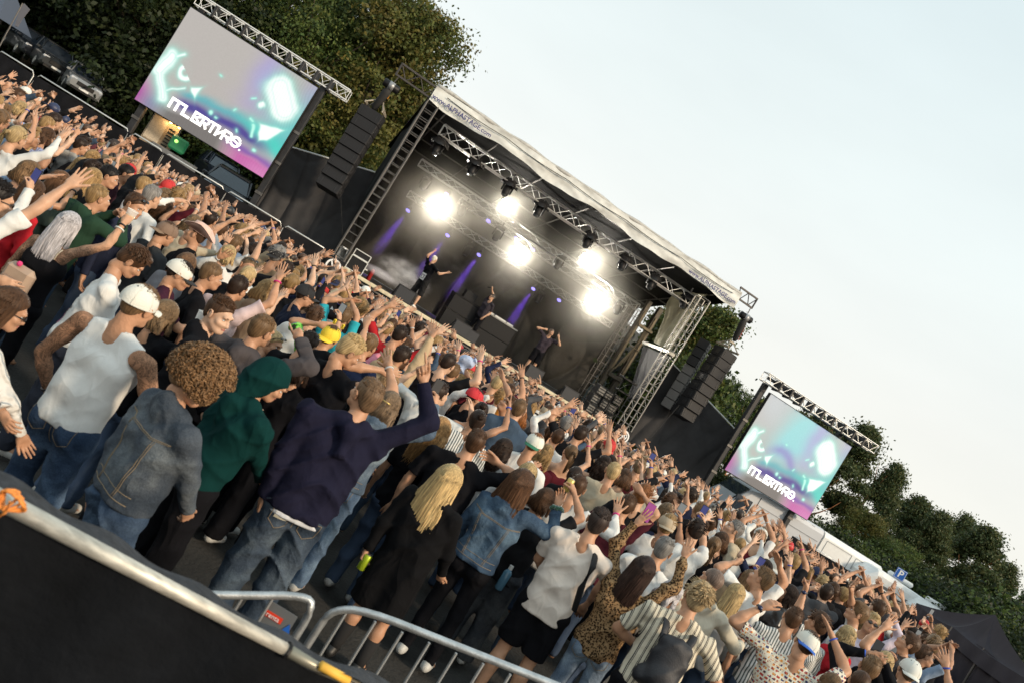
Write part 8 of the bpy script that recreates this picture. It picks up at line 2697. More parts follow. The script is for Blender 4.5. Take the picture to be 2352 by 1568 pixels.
# right group
hero('blond young man in white t-shirt lifting an elbow, facing left', 1980, 1388, 1.84, face=60, head=(.35, .1, 0), hair='quiff', hc='sand', top=('tee', WHT), R=(1955, 1348, -.1, 'relax', (0, -1, 0), (1, 0, .2)), vox=.016)
hero('laughing man in dark sunglasses and open collar facing the camera', 2012, 1412, 1.78, face=150, head=(.2, .1, 0), hair='quiff', hc='light', top=('long', (.55, .5, .6)), acc=[('glasses', 'dark')], mouth=1, L=(2055, 1420, 0, 'point'), vox=.018)
hero('man in profile with slick brown hair and dark jacket near the tent corner', 2096, 1458, 1.82, face=70, head=(.1, .25, 0), hair='quiff', hc='brown', top=('jacket', (.03, .03, .03), 'black leather'), L=(2060, 1530, -.1, 'relax'), vox=.016)
p_, f_ = hero('woman with dark ponytail and pink top below the raised phone', 1985, 1545, 1.66, face=-10, fem=True, hair='pony', hc='brown', top=('tee', (.75, .12, .25)), vox=.015)
p_, f_ = hero('man in black jacket holding a phone overhead with both hands, blue wristband', 2010, 1510, 1.76, face=-12, hair='short', hc='sand', top=('jacket', BLK), L=(1990, 1500, .15, 'flat', (0, 1, 0), (-.8, -.1, -.7)), R=(2028, 1520, .2, 'grip', (-1, 0, 0), (.8, -.1, -.7)), acc=[('band', 0, (.03, .12, .6), .01)], vox=.015)
held('phone', 'large dark phone held upright by the man in the black jacket', p_, f_, 1, {'face': (-.4, -1, .1)})
hero('woman with wavy blond hair and red scarf right of the flag shirt', 1952, 1440, 1.64, face=15, fem=True, hair='wavy', hc='light', top=('tee', (.45, .02, .03)), vox=.017)
hero('woman in grey hooped top at the bottom right', 1918, 1552, 1.62, face=-15, fem=True, hair='bob', hc='sand', top=('long', (.5, .5, .5), 'thin hoops'), vox=.017)
hero('blond woman in dark top under the small round mirror', 2040, 1500, 1.66, face=-20, fem=True, hair='wavy', hc='light', top=('long', BLK), vox=.017)

# middle band heroes
p_, f_ = hero('laughing man in an orange polo shirt turned to the camera side with one arm high', 1178, 912, 1.80, face=105, head=(.1, .25, 0), hair='short', hc='brown', top=('tee', (.82, .33, .06)), mouth=1, R=(1155, 868, .35, 'relax', (0, 1, 0), (.4, .3, 1)), L=(1125, 985, -.2, 'flat', (0, 1, 0)), vox=.015, topname='polo_shirt')
hero('man with shaved sides in a wide black t-shirt touching his ear', 1106, 988, 1.82, face=-8, head=(.2, .1, 0), hair='crew', hc='brown', top=('tee', BLK), R=(1142, 1062, .0, 'relax', (-1, 0, 0), (.9, -.3, -.6)), build=1.2, vox=.014)
hero('man with backwards cream cap and ginger beard in a white t-shirt', 1240, 998, 1.80, face=-18, head=(.1, -.1, 0), hair='short', hc='ginger', top=('tee', WHT), acc=[('capback', (.70, .70, .62), (.02, .15, .08))], build=1.1, vox=.015, L=(1215, 1075, .1, 'relax'))
hero('woman with long wavy golden hair behind the navy sleeve', 1020, 968, 1.68, face=-15, fem=True, hair='wavy', hc=(.42, .24, .10), top=('tee', BLK), vox=.016, hair_scale=1.15)
hero('man with dark pulled back hair in a green white striped shirt with black strap', 1106, 945, 1.76, face=10, hair='bun', hc='dark', top=('tee', (.5, .5, .5), 'pinstripes'), acc=[('strap', BLK, [(.05, -.13, 1.45), (.06, -.16, 1.2), (.08, -.14, 1.0)], .02)], vox=.016)
hero('woman with curly dark hair left of the backwards cream cap', 1168, 1012, 1.62, face=-30, fem=True, hair='wavy', hc='dark', top=('tee', (.3, .3, .3)), vox=.017)
hero('woman with ash blond hair and black sunglasses pushed up behind the brown haired woman', 1222, 1068, 1.66, face=-10, fem=True, hair='bob', hc='light', top=('tee', (.5, .5, .5)), acc=[('glasses', 'up')], vox=.017)
hero('woman with blond bob just left of the wood clipped brown hair', 905, 858, 1.66, face=-12, fem=True, hair='bob', hc=(.34, .21, .11), top=('long', BLK), vox=.017)
hero('boy in a navy sweater with cropped dark hair and tan jacket arm in front', 936, 800, 1.80, face=-25, head=(-.2, 0, 0), hair='short', hc='dark', top=('jacket', (.46, .34, .21)), R=(1000, 760, .1, 'open', (0, 1, 0), (.6, -.3, -.6)), vox=.017)
hero('man in a navy sweater reaching up beside the black shirt', 860, 772, 1.78, face=-20, hair='bun', hc='sand', top=('long', (.012, .02, .055)), acc=[('glasses', 'dark')], vox=.018)
hero('man in red cap below the stage front', 1103, 895, 1.74, face=-60, hair='short', hc='dark', top=('tee', BLK), acc=[('cap', (.55, .03, .04))], vox=.018)
p_, f_ = hero('person waving a pale blue cloth hat over the crowd', 1050, 838, 1.76, face=-10, hair='short', hc='sand', top=('tee', WHT), R=(1075, 862, .1, 'fist', (0, 1, 0), (.7, -.2, -.6)), vox=.018)
hd, hdd = f_.hand_pos(1, .12); wpt = np.array(p_.location) + rotz(p_.rotation_euler[2]) @ hd
g = Geo(); V, Q = field_mesh([('e', (0, 0, .10), (.13, .10, .09), None), ('c', (0, 0, .05), (-.10, .02, -.22), .06, .09)], .02, .04, fold=fold_noise(.02, 16, 9, 1)); g.add(V + wpt, Q)
o = obj('cloth_hat', g.mesh('cloth_hat', mat('pale blue cloth', (.42, .50, .68), .8), True)); tag(o, 'pale blue cloth hat crumpled in a raised fist below the stage', 'hat')

# left group behind
hero('man in brown trucker cap and charcoal shirt', 396, 515, 1.78, face=-35, head=(.1, -.2, 0), hair='short', hc='brown', top=('tee', (.035, .037, .040)), acc=[('capback', (.20, .13, .09), (.22, .15, .10))], vox=.017)
hero('man in a pink cowboy hat and red glasses in profile', 462, 518, 1.80, face=100, head=(0, 0, 0), hair='short', hc='brown', top=('tee', BLK), acc=[('cowboy', (.72, .48, .40))], vox=.017)
hero('man with sunglasses on his head beside the beer cup, facing right', 322, 452, 1.82, face=-80, head=(-.3, -.1, 0), hair='short', hc='brown', top=('long', (.02, .025, .05)), acc=[('glasses', 'up')], vox=.018)
hero('bald man in dark clothes in the left crowd', 340, 415, 1.76, face=-25, hair='bald', hc=(.3, .2, .15), top=('tee', (.06, .015, .025)), vox=.02)
hero('blond curly man looking back in the left crowd', 422, 425, 1.74, face=-140, hair='curly', hc='light', top=('tee', BLK), vox=.02)
hero('man with black undercut and patterned shirt in the left crowd', 262, 388, 1.80, face=-70, hair='short', hc='black', top=('tee', (.35, .25, .25)), vox=.019)
hero('man with black hair and dark glasses right of the undercut man', 300, 385, 1.80, face=-70, hair='short', hc='black', top=('tee', (.05, .02, .03)), acc=[('glasses', 'dark')], vox=.019)
hero('woman with long brown hair in a red shirt below the raised bare arm', 90, 420, 1.66, face=-20, fem=True, hair='long', hc='brown', top=('long', (.5, .02, .03)), vox=.017)
hero('woman with long auburn hair in the upper left crowd', 150, 400, 1.66, face=-20, fem=True, hair='long', hc=(.14, .07, .035), top=('tee', (.1, .13, .1)), vox=.018)
hero('balding man in grey hoodie in the upper left crowd', 195, 322, 1.76, face=-40, hair='crew', hc='dark', top=('hoodie', (.30, .29, .27)), vox=.019)
hero('shaved man in white shirt with dark backpack strap near the left fence', 75, 205, 1.80, face=-75, hair='crew', hc='sand', top=('tee', WHT), acc=[('glasses', 'clear'), ('strap', BLK, [(.1, -.1, 1.45), (.12, -.14, 1.3), (.14, -.1, 1.1)], .03)], vox=.02)
p_, f_ = hero('person in pale blue knit with one arm bent high in the upper left crowd', 118, 300, 1.70, face=-20, fem=True, hair='bob', hc='brown', top=('long', (.42, .46, .68), 'cable knit'), L=(95, 305, .1, 'flat', (0, 1, 0)), vox=.018)
p_, f_ = hero('woman with fair hair tied back whose raised hands have bracelets at the left edge', 15, 258, 1.66, face=-30, fem=True, hair='bun', hc='sand', top=('tee', (.3, .05, .07)), L=(12, 330, -.4, 'open', (0, 1, 0)), R=(45, 300, .1, 'open', (0, -1, 0), (.6, -.2, -.6)), acc=[('band', 0, (.6, .7, .05), .03), ('band', 1, (.02, .06, .3), .02)], vox=.018)
hero('man with wide beige suit jacket behind the pointing hand', 628, 650, 1.82, face=-20, hair='bob', hc='blond', top=('jacket', (.30, .22, .15)), vox=.018, build=1.1)
hero('man in black cap and navy shirt with glasses behind the beige jacket', 715, 660, 1.80, face=-60, hair='short', hc='dark', top=('tee', (.012, .018, .04)), acc=[('cap', (.012, .012, .014)), ('glasses', 'clear')], vox=.018)
hero('man with thick arm stretched and pink wristband', 560, 640, 1.76, face=-20, hair='short', hc='dark', top=('tee', (.65, .5, .5)), R=(640, 640, .1, 'open', (0, -1, .3), (.6, -.2, -.8)), acc=[('band', 1, (.6, .02, .2), .04)], vox=.018)
hero('shaved man in black beside the second white cap', 500, 610, 1.78, face=-55, hair='crew', hc='sand', top=('tee', BLK), vox=.017)
hero('woman with chestnut hair beside the brown trucker cap', 440, 588, 1.66, face=-15, fem=True, hair='bob', hc=(.16, .09, .05), top=('tee', (.2, .2, .22)), vox=.018)

# ------------------------------------------------------------------ performers on the stage

def performer(label, crown, foot_off, b, L, R, **k):
	u, v = uv(*crown)
	a_, z_ = s_uv(crown[0], crown[1], b)
	p = S(a_, b, FZ)
	fx = k.pop('cx', 0)
	p = p + np.array([fx, 0, 0])
	yaw = math.radians(k.pop('face', 180))
	Rz = rotz(yaw)
	arms = []
	for A in (L, R):
		if A is None:
			arms.append(None); continue
		q = np.array(at(A[0], A[1], p[1] + A[2])) - p
		arms.append({'to': Rz.T @ q, 'hand': A[3], 'pole': A[4] if len(A) > 4 else (0, -.6, -.6), 'palm': (0, -1, 0)})
	lw = Rz.T @ np.array([-fx, 0, 0])
	return person(label, h=z_ - FZ, pos=p.tolist(), yaw=yaw, lean=(lw[0] / 1.5, lw[1] / 1.5), arms=tuple(arms), q='hi', vox=.018, **k)

p_, f_ = performer('white haired singer in long black shirt and shorts striding with both arms spread', (1001, 589), 0, 1.2, (997, 578, .0, 'point'), (1026, 627, -.2, 'point'), face=-35, cx=.10, hair='crew', hc=(.75, .72, .62), top=('tee', BLK), bottom=('shorts', (.015, .015, .016)),
				   legs=((-.22, .02, .46), (-.42, -.10, .10), (.16, .06, .50), (.25, -.05, .085)), shoes=(.8, .8, .76), skin=1, hseed=1)
o_ = child_of(p_, ('t_shirt',)); lx_ = f_.lean[0] * .5
patch(o_, -.12 + lx_, .12 + lx_, 1.05, 1.32, WHITEPRINT, 'back_print', 12)
for (x, z, w__, h_) in ((-.06, 1.17, .02, .17), (.03, 1.17, .02, .17), (.07, 1.17, .02, .12), (0, 1.245, .18, .018), (-.02, 1.10, .07, .02)):
	patch(o_, x - w__ / 2 + lx_, x + w__ / 2 + lx_, z - h_ / 2, z + h_ / 2, BLACKPL, 'print_stroke', 6, lift=.008)
p_, f_ = performer('performer in cap and sunglasses and dark jersey lifting a microphone between the desks', (1134, 677), 0, 1.55, (1112, 728, -.15, 'relax'), (1130, 666, .0, 'fist'), face=180 - 35, hair='short', hc='dark', top=('tee', (.035, .03, .038)), bottom=('jeans', BLK), skin=1, acc=[('cap', (.10, .09, .08)), ('glasses', 'dark')])
PERF2 = (p_, f_)
for (pp, ff, side) in ((p_, f_, 1),):
	text('lettering', 'JUMP', .085, WHITEPRINT, frame4(ff.chest + v3(.0, .175, -.05), (-1, 0, 0), (0, 0, 1)), pp, bold=.006)
hp_, hd_ = f_.hand_pos(1, .08); Rz_ = rotz(p_.rotation_euler[2]); wpt = np.array(p_.location) + Rz_ @ hp_
t = thing('microphone', 'microphone held sideways above the performer in the cap', 'microphone', wpt.tolist())
md = np.array([-.85, -.2, -.35]); md /= np.linalg.norm(md)
g = Geo(); g_tube(g, [wpt - md * .05, wpt + md * .17], [.014, .019], 10); part('handle', g, BLACKPL, t, smooth=True)
g = Geo(); g_ell(g, wpt + md * .20, (.028, .028, .028), 10, 8); part('grille_ball', g, ALU_DK, t, smooth=True)
p_, f_ = performer('performer in backwards cap, dark jersey and shorts raising both hands', (1270, 757), 0, 1.0, (1283, 775, -.1, 'point', (-.8, 0, -.9)), (1252, 756, -.05, 'fist', (.9, 0, -.5)), face=180 + 5, cx=-.02, hair='short', hc='brown', top=('tee', (.040, .032, .042)), bottom=('shorts', BLK), skin=1, acc=[('capback', (.12, .09, .07))], head=(.5, .35, 0),
				   shoes=(.75, .75, .72))
text('lettering', 'JUMP', .085, WHITEPRINT, frame4(f_.chest + v3(.0, .175, -.05), (-1, 0, 0), (0, 0, 1)), p_, bold=.006)
# crew member behind the left fence
p_, f_ = hero('crew man in black and orange shirt and cap filming over the left fence', 137, 162, 1.78, face=175, hair='short', hc='dark', top=('tee', (.03, .02, .02)), acc=[('cap', BLK)], L=(145, 200, -.4, 'relax'), R=(138, 196, -.4, 'relax'), vox=.02)

# a few single objects held above the crowd
t = thing('drink_can', 'red and white drink can held up in the right part of the crowd', 'can', at(1482, 1108, 11.5))
c = np.array(at(1482, 1108, 11.5)); up = np.array([.5, 0, .85]); up /= np.linalg.norm(up)
g = Geo(); g_tube(g, [c - up * .085, c - up * .08, c + up * .075, c + up * .085], [.028, .034, .034, .028], 16); part('can_body', g, mat('red can', (.55, .02, .03), .3, .3), t, smooth=True)
g = Geo(); g_tube(g, [c - up * .03, c + up * .03], .0348, 16, caps=False); part('can_band', g, WHITE, t, smooth=True)
hero('person holding up a red and white can, arm straight overhead', 1452, 1140, 1.76, face=-15, hair='short', hc='brown', top=('tee', (.06, .012, .02)), R=(1472, 1128, 0, 'grip', (0, 1, 0), (.9, -.1, -.6)), vox=.02)

hero('man in plain black between the pointing finger and the yellow cap, seen from behind', 722, 768, 1.74, face=-22, hair='short', hc='dark', top=('tee', BLK), bottom=('baggy', BLK), build=1.1, vox=.018)
hero('dark haired woman in black sweater half hidden behind the green hood', 706, 826, 1.62, face=-20, fem=True, hair='bob', hc='dark', top=('long', BLK), bottom=('baggy', BLK), vox=.018, build=1.1)
# ------------------------------------------------------------------ the rest of the crowd: posed figures built once, then copied
random.seed(21)
UPV = dict(
	both_open=(dict(to=(-.30, .12, 1.86), hand='open', palm=(0, 1, 0), pole=(-1, -.2, -.3)), dict(to=(.30, .12, 1.86), hand='open', palm=(0, 1, 0), pole=(1, -.2, -.3))),
	right_open=(dict(to=(-.26, .16, .98)), dict(to=(.26, .20, 1.88), hand='open', palm=(0, 1, 0), pole=(1, -.2, -.4))),
	left_open=(dict(to=(-.24, .22, 1.86), hand='open', palm=(0, 1, 0), pole=(-1, -.2, -.4)), dict(to=(.24, .2, 1.0))),
	right_point=(dict(to=(-.24, .2, 1.05)), dict(to=(.22, .28, 1.84), hand='point', palm=(-1, 0, 0), pole=(1, -.3, -.6))),
	left_point=(dict(to=(-.20, .30, 1.80), hand='point', palm=(1, 0, 0), pole=(-1, -.3, -.6)), dict(to=(.26, .1, .95))),
	clap=(dict(to=(-.07, .22, 1.86), hand='flat', palm=(1, 0, 0), pole=(-1, 0, -.2)), dict(to=(.07, .22, 1.86), hand='flat', palm=(-1, 0, 0), pole=(1, 0, -.2))),
	phone=(dict(to=(-.20, .2, 1.05)), dict(to=(.10, .36, 1.74), hand='grip', palm=(-1, 0, 0), pole=(.6, 0, -1))),
	down=(None, None),
	fist=(dict(to=(-.25, .1, .95)), dict(to=(.26, .16, 1.84), hand='fist', palm=(0, 1, 0), pole=(1, -.2, -.4))),
	horns=(dict(to=(-.28, .18, 1.84), hand='horns', palm=(0, 1, 0), pole=(-1, -.2, -.4)), dict(to=(.20, .25, 1.1))),
	elbows=(dict(to=(-.12, .24, 1.62), hand='relax', palm=(1, 0, 0), pole=(-1, 0, -.5)), dict(to=(.12, .24, 1.62), hand='relax', palm=(-1, 0, 0), pole=(1, 0, -.5))),
	low_wave=(dict(to=(-.26, .16, .98)), dict(to=(.38, .22, 1.62), hand='open', palm=(0, -1, 0), pole=(1, -.5, -.8))),
	cheer=(dict(to=(-.34, .10, 1.70), hand='fist', palm=(1, 0, 0), pole=(-1, -.1, -.6)), dict(to=(.36, .12, 1.66), hand='relax', palm=(-1, 0, 0), pole=(1, -.1, -.6))),
	two_hand_hold=(dict(to=(-.06, .34, 1.58), hand='grip', palm=(1, 0, 0), pole=(-1, 0, -1)), dict(to=(.06, .34, 1.58), hand='grip', palm=(-1, 0, 0), pole=(1, 0, -1))),
	reach=(dict(to=(-.10, .44, 1.72), hand='relax', palm=(0, 0, -1), pole=(-1, 0, -.6)), dict(to=(.26, .1, 1.0))),
	forward=(dict(to=(-.18, .42, 1.66), hand='open', palm=(0, 0, -1), pole=(-1, 0, -.8)), dict(to=(.20, .40, 1.70), hand='open', palm=(0, 0, -1), pole=(1, 0, -.8))),
)
PT = dict(low_wave='right hand waving at head height', cheer='both elbows bent and hands up', two_hand_hold='holding both hands before the face', reach='left arm stretched forward', both_open='both hands spread overhead', right_open='one open hand raised', left_open='left hand raised open', right_point='pointing up with the right hand', left_point='pointing up with the left hand', clap='clapping overhead', phone='one fist held up in front',
		  down='arms lowered', fist='right fist raised', horns='two fingers raised on the left', elbows='hands near the face', forward='both hands stretched forward')
defs = [('both_open', 0, 'tee', 'jeans'), ('both_open', 1, 'tee', 'slim'), ('right_open', 0, 'tee', 'jeans'), ('right_open', 1, 'long', 'jeans'), ('left_open', 1, 'tee', 'skirt'), ('left_open', 0, 'long', 'jeans'), ('right_point', 0, 'tee', 'shorts'),
		('right_point', 1, 'camisole', 'jeans'), ('left_point', 0, 'jacket', 'jeans'), ('clap', 0, 'tee', 'jeans'), ('clap', 1, 'long', 'slim'), ('phone', 1, 'jacket', 'slim'), ('phone', 0, 'tee', 'jeans'), ('down', 0, 'hoodie', 'jeans'), ('down', 1, 'long', 'jeans'), ('fist', 0, 'tee', 'jeans'),
		('horns', 1, 'tee', 'jeans'), ('elbows', 1, 'jacket', 'slim'), ('forward', 0, 'tee', 'jeans'), ('forward', 1, 'tee', 'jeans'),
		('low_wave', 1, 'tee', 'jeans'), ('low_wave', 0, 'long', 'jeans'), ('cheer', 0, 'tee', 'jeans'), ('cheer', 1, 'tank', 'jeans'), ('two_hand_hold', 0, 'jacket', 'jeans'), ('two_hand_hold', 1, 'tee', 'slim'), ('reach', 0, 'long', 'jeans'), ('reach', 1, 'jacket', 'slim'), ('down', 0, 'tee', 'shorts'), ('down', 1, 'jacket', 'jeans'), ('down', 0, 'jacket', 'jeans'), ('down', 1, 'tee', 'slim')]
PROTO = []
for i, (ps, fem, tk, bk) in enumerate(defs):
	r = random.Random(i)
	fig = Fig(1.75, bool(fem), (r.uniform(-.03, .03), r.uniform(-.02, .05)), UPV[ps], (r.uniform(-.25, .25), r.uniform(-.15, .2), r.uniform(-.12, .12)), 1.0)
	hi = (fig.body('mid', .027, 0, tk, bk).mesh('body', SKIN_MATS, True), fig.top(tk, .027, i).mesh('top', FLEECE if tk == 'hoodie' else CLOTH, True), fig.bottom(bk, .036, i).mesh('bottom', CLOTH, True))
	lo = (fig.body('x', .072, 0, tk, bk), fig.top(tk, .082, i), fig.bottom(bk, .14, i))
	PROTO.append((ps, fem, tk, bk, fig, hi, lo))
TOPN = {'tank': 'tank top', 'tee': 't-shirt', 'long': 'sweater', 'camisole': 'strappy top', 'jacket': 'jacket', 'hoodie': 'hoodie'}
COLS = [('black', (.010, .010, .012), 44), ('white', (.66, .66, .64), 20), ('navy', (.014, .02, .05), 10), ('grey', (.075, .075, .08), 9), ('cream', (.44, .38, .28), 6), ('pale blue', (.22, .29, .40), 4), ('dark green', (.02, .05, .03), 3),
		('maroon', (.09, .012, .02), 3), ('red', (.42, .02, .025), 2), ('pink', (.60, .22, .28), 2), ('beige', (.26, .19, .12), 4), ('denim blue', (.05, .08, .125), 6)]
HC = [('blond', 'blond', 20), ('light blond', 'light', 10), ('ash blond', 'ash', 16), ('brown', 'brown', 28), ('dark brown', 'dark', 16), ('sandy', 'sand', 12), ('ginger', 'ginger', 2), ('grey', 'grey', 2)]
MH = ['short', 'crew', 'quiff', 'messy', 'short', 'crew']
FH = ['long', 'wavy', 'bob', 'pony', 'bun', 'long', 'wavy']
HMESH = {}
for kd in set(MH + FH + ['curly', 'bald']):
	HMESH[kd] = hair_geo(kd, 'mid', 5).mesh('hair', HAIRM, True, True)
HLO = {kd: hair_geo(kd, 'x', 5) for kd in set(MH + FH + ['curly'])}
CAPM = {}
CAPX = Geo(); g_ell(CAPX, (0, -.016, .055), (.098, .118, .098), 8, 5); g_box(CAPX, (0, .13, .04), (.14, .09, .012))
if 'cap' not in HATS:
	HATS['cap'] = make_cap('cap')
for nm, c in (('white', (.68, .68, .63)), ('black', (.015, .015, .017)), ('navy', (.02, .03, .08)), ('beige', (.42, .34, .24)), ('red', (.5, .03, .03))):
	CAPM[nm] = HATS['cap'].mesh('cap', [mat('plain cap ' + nm, c, .8), mat('plain cap ' + nm, c, .8), BLACKPL], True)

def wchoice(r, L):
	return r.choices(L, [x[-1] for x in L])[0]

BANDS = {}
BANDM = [mat('wristband ' + n_, c_, .5) for n_, c_ in (('blue', (.02, .06, .42)), ('pink', (.55, .03, .2)), ('black', (.01, .01, .01)), ('silver', (.45, .45, .45)))]
SUNME = SUNG.mesh('sunglasses', [mat('dark lens', (.012, .012, .014), .1), BLACKPL], True)
# spots on the ground
cand = []
r = random.Random(77)
for iy in range(0, 50):
	Y = 5.1 + iy * .52 + .004 * iy
	step = .66
	nx = int((Y * .80 + 2) / step)
	for ix in range(-nx, nx + 1):
		x = ix * step + (iy % 2) * step * .5 + r.uniform(-.13, .13); y = Y + r.uniform(-.13, .13)
		cand.append((x, y))

def fence_y_left(x):
	P = fl
	return float(np.interp(x, [p[0] for p in P], [p[1] for p in P]))

def fence_y_right(x):
	return float(np.interp(x, [p[0] for p in fr], [p[1] for p in fr]))

TL_ = [at(2215, 1640, 7.0), at(2225, 1560, 10.0), at(2240, 1500, 13.0), at(2105, 1400, 19.0), at(2080, 1385, 24.0), at(2060, 1380, 31.0)]
TLY = [p[1] for p in TL_]; TLX = [p[0] for p in TL_]

def inside(x, y):
	q = np.array([x, y, 0]) - SO
	a, b = q @ SX, q @ SY
	if -1.6 < a < 13.6 and b > -3.0:
		return False
	if x < fl[-1][0] + .1 and y > fence_y_left(x) - 1.9:
		return False
	if fl[-1][0] <= x <= SO[0] and y > 24.3:
		return False
	if x > fr[0][0] - .4 and y > fence_y_right(x) - 3.2:
		return False
	if x > 5.8 and y > 26.8 and x < fr[0][0]:
		return False
	if x > np.interp(y, TLY, TLX) - .45:
		return False
	# tent and its free side
	s0 = (C2[0] - C1[0]) * (y - C1[1]) - (C2[1] - C1[1]) * (x - C1[0])
	px, py = proj((x, y, 1.72 + gz(x, y)))
	if not (-60 < px < 2400 and -60 < py < 1640):
		return False
	# nobody stands between the near barriers and the front people
	fx, fy = proj((x, y, 0.0))
	return True

spots = []
hs = np.array(SPOTS)
for x, y in cand:
	if not inside(x, y):
		continue
	d = np.hypot((hs[:, 0] - x), (hs[:, 1] - y) * .9)
	if d.min() < .43:
		continue
	# do not hide a near figure: nobody new in front of the front row
	px, py = proj((x, y, 1.72 + gz(x, y)))
	u, v = uv(px, py)
	infront = False
	for hx, hy in SPOTS:
		if hy > y and abs(hx / hy - x / y) * FPX < (52 if y < 6.6 else 22) * 6 / y and hy < 8.6 and hy - y < 2.2:
			infront = True
			break
	if y < 9.5 and infront:
		continue
	if y < (5.3 if x < -2.2 else 6.4):
		continue
	spots.append((x, y))
spots.sort(key=lambda s_: s_[1])
NI = 292 - len(SPOTS)
used_labels = set()
ZN = [(0, 8.5, 'just behind the front row of people'), (8.5, 11, 'a few rows into the crowd'), (11, 14, 'midway in the crowd'), (14, 99, 'far toward the stage')]

def near_name(px, py):
	L = [((80, 250), 'by the left fence near the corner'), ((250, 360), 'in the upper left crowd'), ((330, 330), 'below the left screen'), ((470, 480), 'below the right half of the left screen'), ((620, 600), 'below the left wing drape'),
		 ((760, 680), 'below the left emblem box'), ((880, 730), 'under the striding singer'), ((1020, 830), 'under the desks'), ((1150, 880), 'under the middle of the stage edge'), ((1280, 960), 'under the performer in shorts'), ((1380, 1020), 'below the amplifier racks'),
		 ((1480, 1080), 'below the right stage tower'), ((1600, 1160), 'below the right wing drape'), ((1700, 1230), 'in front of the van'), ((1850, 1300), 'below the right screen post'), ((2000, 1380), 'in front of the first caravan'), ((2150, 1480), 'by the black tent'),
		 ((1350, 1120), 'above the cream t-shirt'), ((1480, 1200), 'above the leopard print woman'), ((1650, 1260), 'above the bald man'), ((1780, 1350), 'beside the flag print shirt'), ((1000, 900), 'above the navy sleeve'), ((760, 780), 'beside the yellow cap'),
		 ((560, 620), 'behind the frowning man'), ((430, 540), 'beside the pink cowboy hat'), ((200, 430), 'above the silver haired woman'), ((1180, 980), 'beside the orange polo shirt'), ((60, 330), 'at the left edge'), ((2080, 1540), 'at the bottom right corner')]
	return min(L, key=lambda q: (q[0][0] - px) ** 2 + (q[0][1] - py) ** 2)[1]

def look(i, x, y):
	rr = random.Random(i * 7 + 3)
	pi = rr.choices(range(len(PROTO)), [(1.9 if y < 17 else 1.15) if (y > 9 and p[0] in ('both_open', 'right_open', 'left_open', 'right_point', 'left_point', 'clap', 'fist', 'horns')) else ((1.0 if y < 17 else 1.6) if p[0] not in ('both_open', 'right_open', 'left_open', 'right_point', 'left_point', 'clap', 'fist', 'horns') else .5) for p in PROTO])[0]
	P = PROTO[pi]
	col = wchoice(rr, COLS); hcx = wchoice(rr, HC)
	hk = rr.choice(FH if P[1] else MH)
	cap = None
	if rr.random() < (.14 if not P[1] else .04):
		cap = (rr.choice(list(CAPM)), rr.random() < .6)
	sc = rr.uniform(.95, 1.06) * (.955 if P[1] else 1.02)
	aim = math.atan2(-(3.0 - x), 27 - y) * .8 + rr.uniform(-.28, .28)
	if rr.random() < .06:
		aim += rr.choice((-1, 1)) * rr.uniform(1.2, 2.6)
	sk = SKINC[rr.choice((0, 0, 1, 1, 3, 2))]
	bc = rr.choice([(.012, .012, .014), (.03, .045, .08), (.05, .08, .13), (.012, .012, .014), (.10, .14, .2)])
	return P, col, hcx, hk, cap, sc, aim, sk, bc

infos = []
for i, (x, y) in enumerate(spots[:NI]):
	P, col, hcx, hk, cap, sc, aim, sk, bc = look(i, x, y)
	px, py = proj((x, y, 1.7 * sc + gz(x, y)))
	who = 'woman' if P[1] else 'man'
	hn = {'long': 'long', 'wavy': 'wavy', 'bob': 'chin length', 'pony': 'ponytailed', 'bun': 'tied up', 'short': 'short', 'crew': 'cropped', 'quiff': 'brushed up', 'messy': 'tousled'}[hk]
	wh = near_name(px, py)
	lab = f"{who}, {hn} {hcx[0]} hair" + (f", {cap[0]} cap" if cap else '') + f", {col[0]} {TOPN[P[2]]}, {PT[P[0]]}, {wh}"
	infos.append([lab, px, py, i, P, col, hcx, hk, cap, sc, aim, sk, bc, x, y])
from collections import defaultdict
by = defaultdict(list)

def fit(lab):
	w_ = lab.replace(',', '').split()
	return len(w_) <= 15

for q in infos:
	if not fit(q[0]):
		P, col, hcx, hk, cap = q[4], q[5], q[6], q[7], q[8]
		who = 'woman' if P[1] else 'man'
		hn = {'long': 'long', 'wavy': 'wavy', 'bob': 'bobbed', 'pony': 'ponytailed', 'bun': 'tied-up', 'short': 'short', 'crew': 'cropped', 'quiff': 'swept', 'messy': 'tousled'}[hk]
		sh = {'both_open': 'hands overhead', 'right_open': 'hand up', 'left_open': 'left hand up', 'right_point': 'pointing up', 'left_point': 'left finger up', 'clap': 'clapping', 'phone': 'fist ahead', 'down': 'arms lowered', 'fist': 'fist up', 'horns': 'two fingers up', 'low_wave': 'waving', 'cheer': 'elbows up', 'two_hand_hold': 'hands before face', 'reach': 'arm forward', 'elbows': 'hands at face', 'forward': 'hands forward'}[P[0]]
		q[0] = f"{who}, {hn} {hcx[0]}" + (f", {cap[0]} cap" if cap else '') + f", {col[0]} {TOPN[P[2]]}, {sh}, {near_name(q[1], q[2])}"
		if not fit(q[0]):
			q[0] = f"{who}, {hcx[0]} hair" + (f", {cap[0]} cap" if cap else '') + f", {col[0]} {TOPN[P[2]]}, {near_name(q[1], q[2])}"
	by[q[0]].append(q)
for lab, L in by.items():
	if len(L) > 1:
		L.sort(key=lambda q: q[1])
		for j, q in enumerate(L):
			q[0] = (['nearer', 'farther', 'third', 'fourth', 'fifth'][j] if len(L) > 2 else ['left-hand', 'right-hand'][j]) + ' ' + lab
TOPOBJ = {'tank': 'tank_top', 'tee': 't_shirt', 'long': 'sweater', 'camisole': 'camisole', 'jacket': 'jacket', 'hoodie': 'hoodie'}
nph = 0
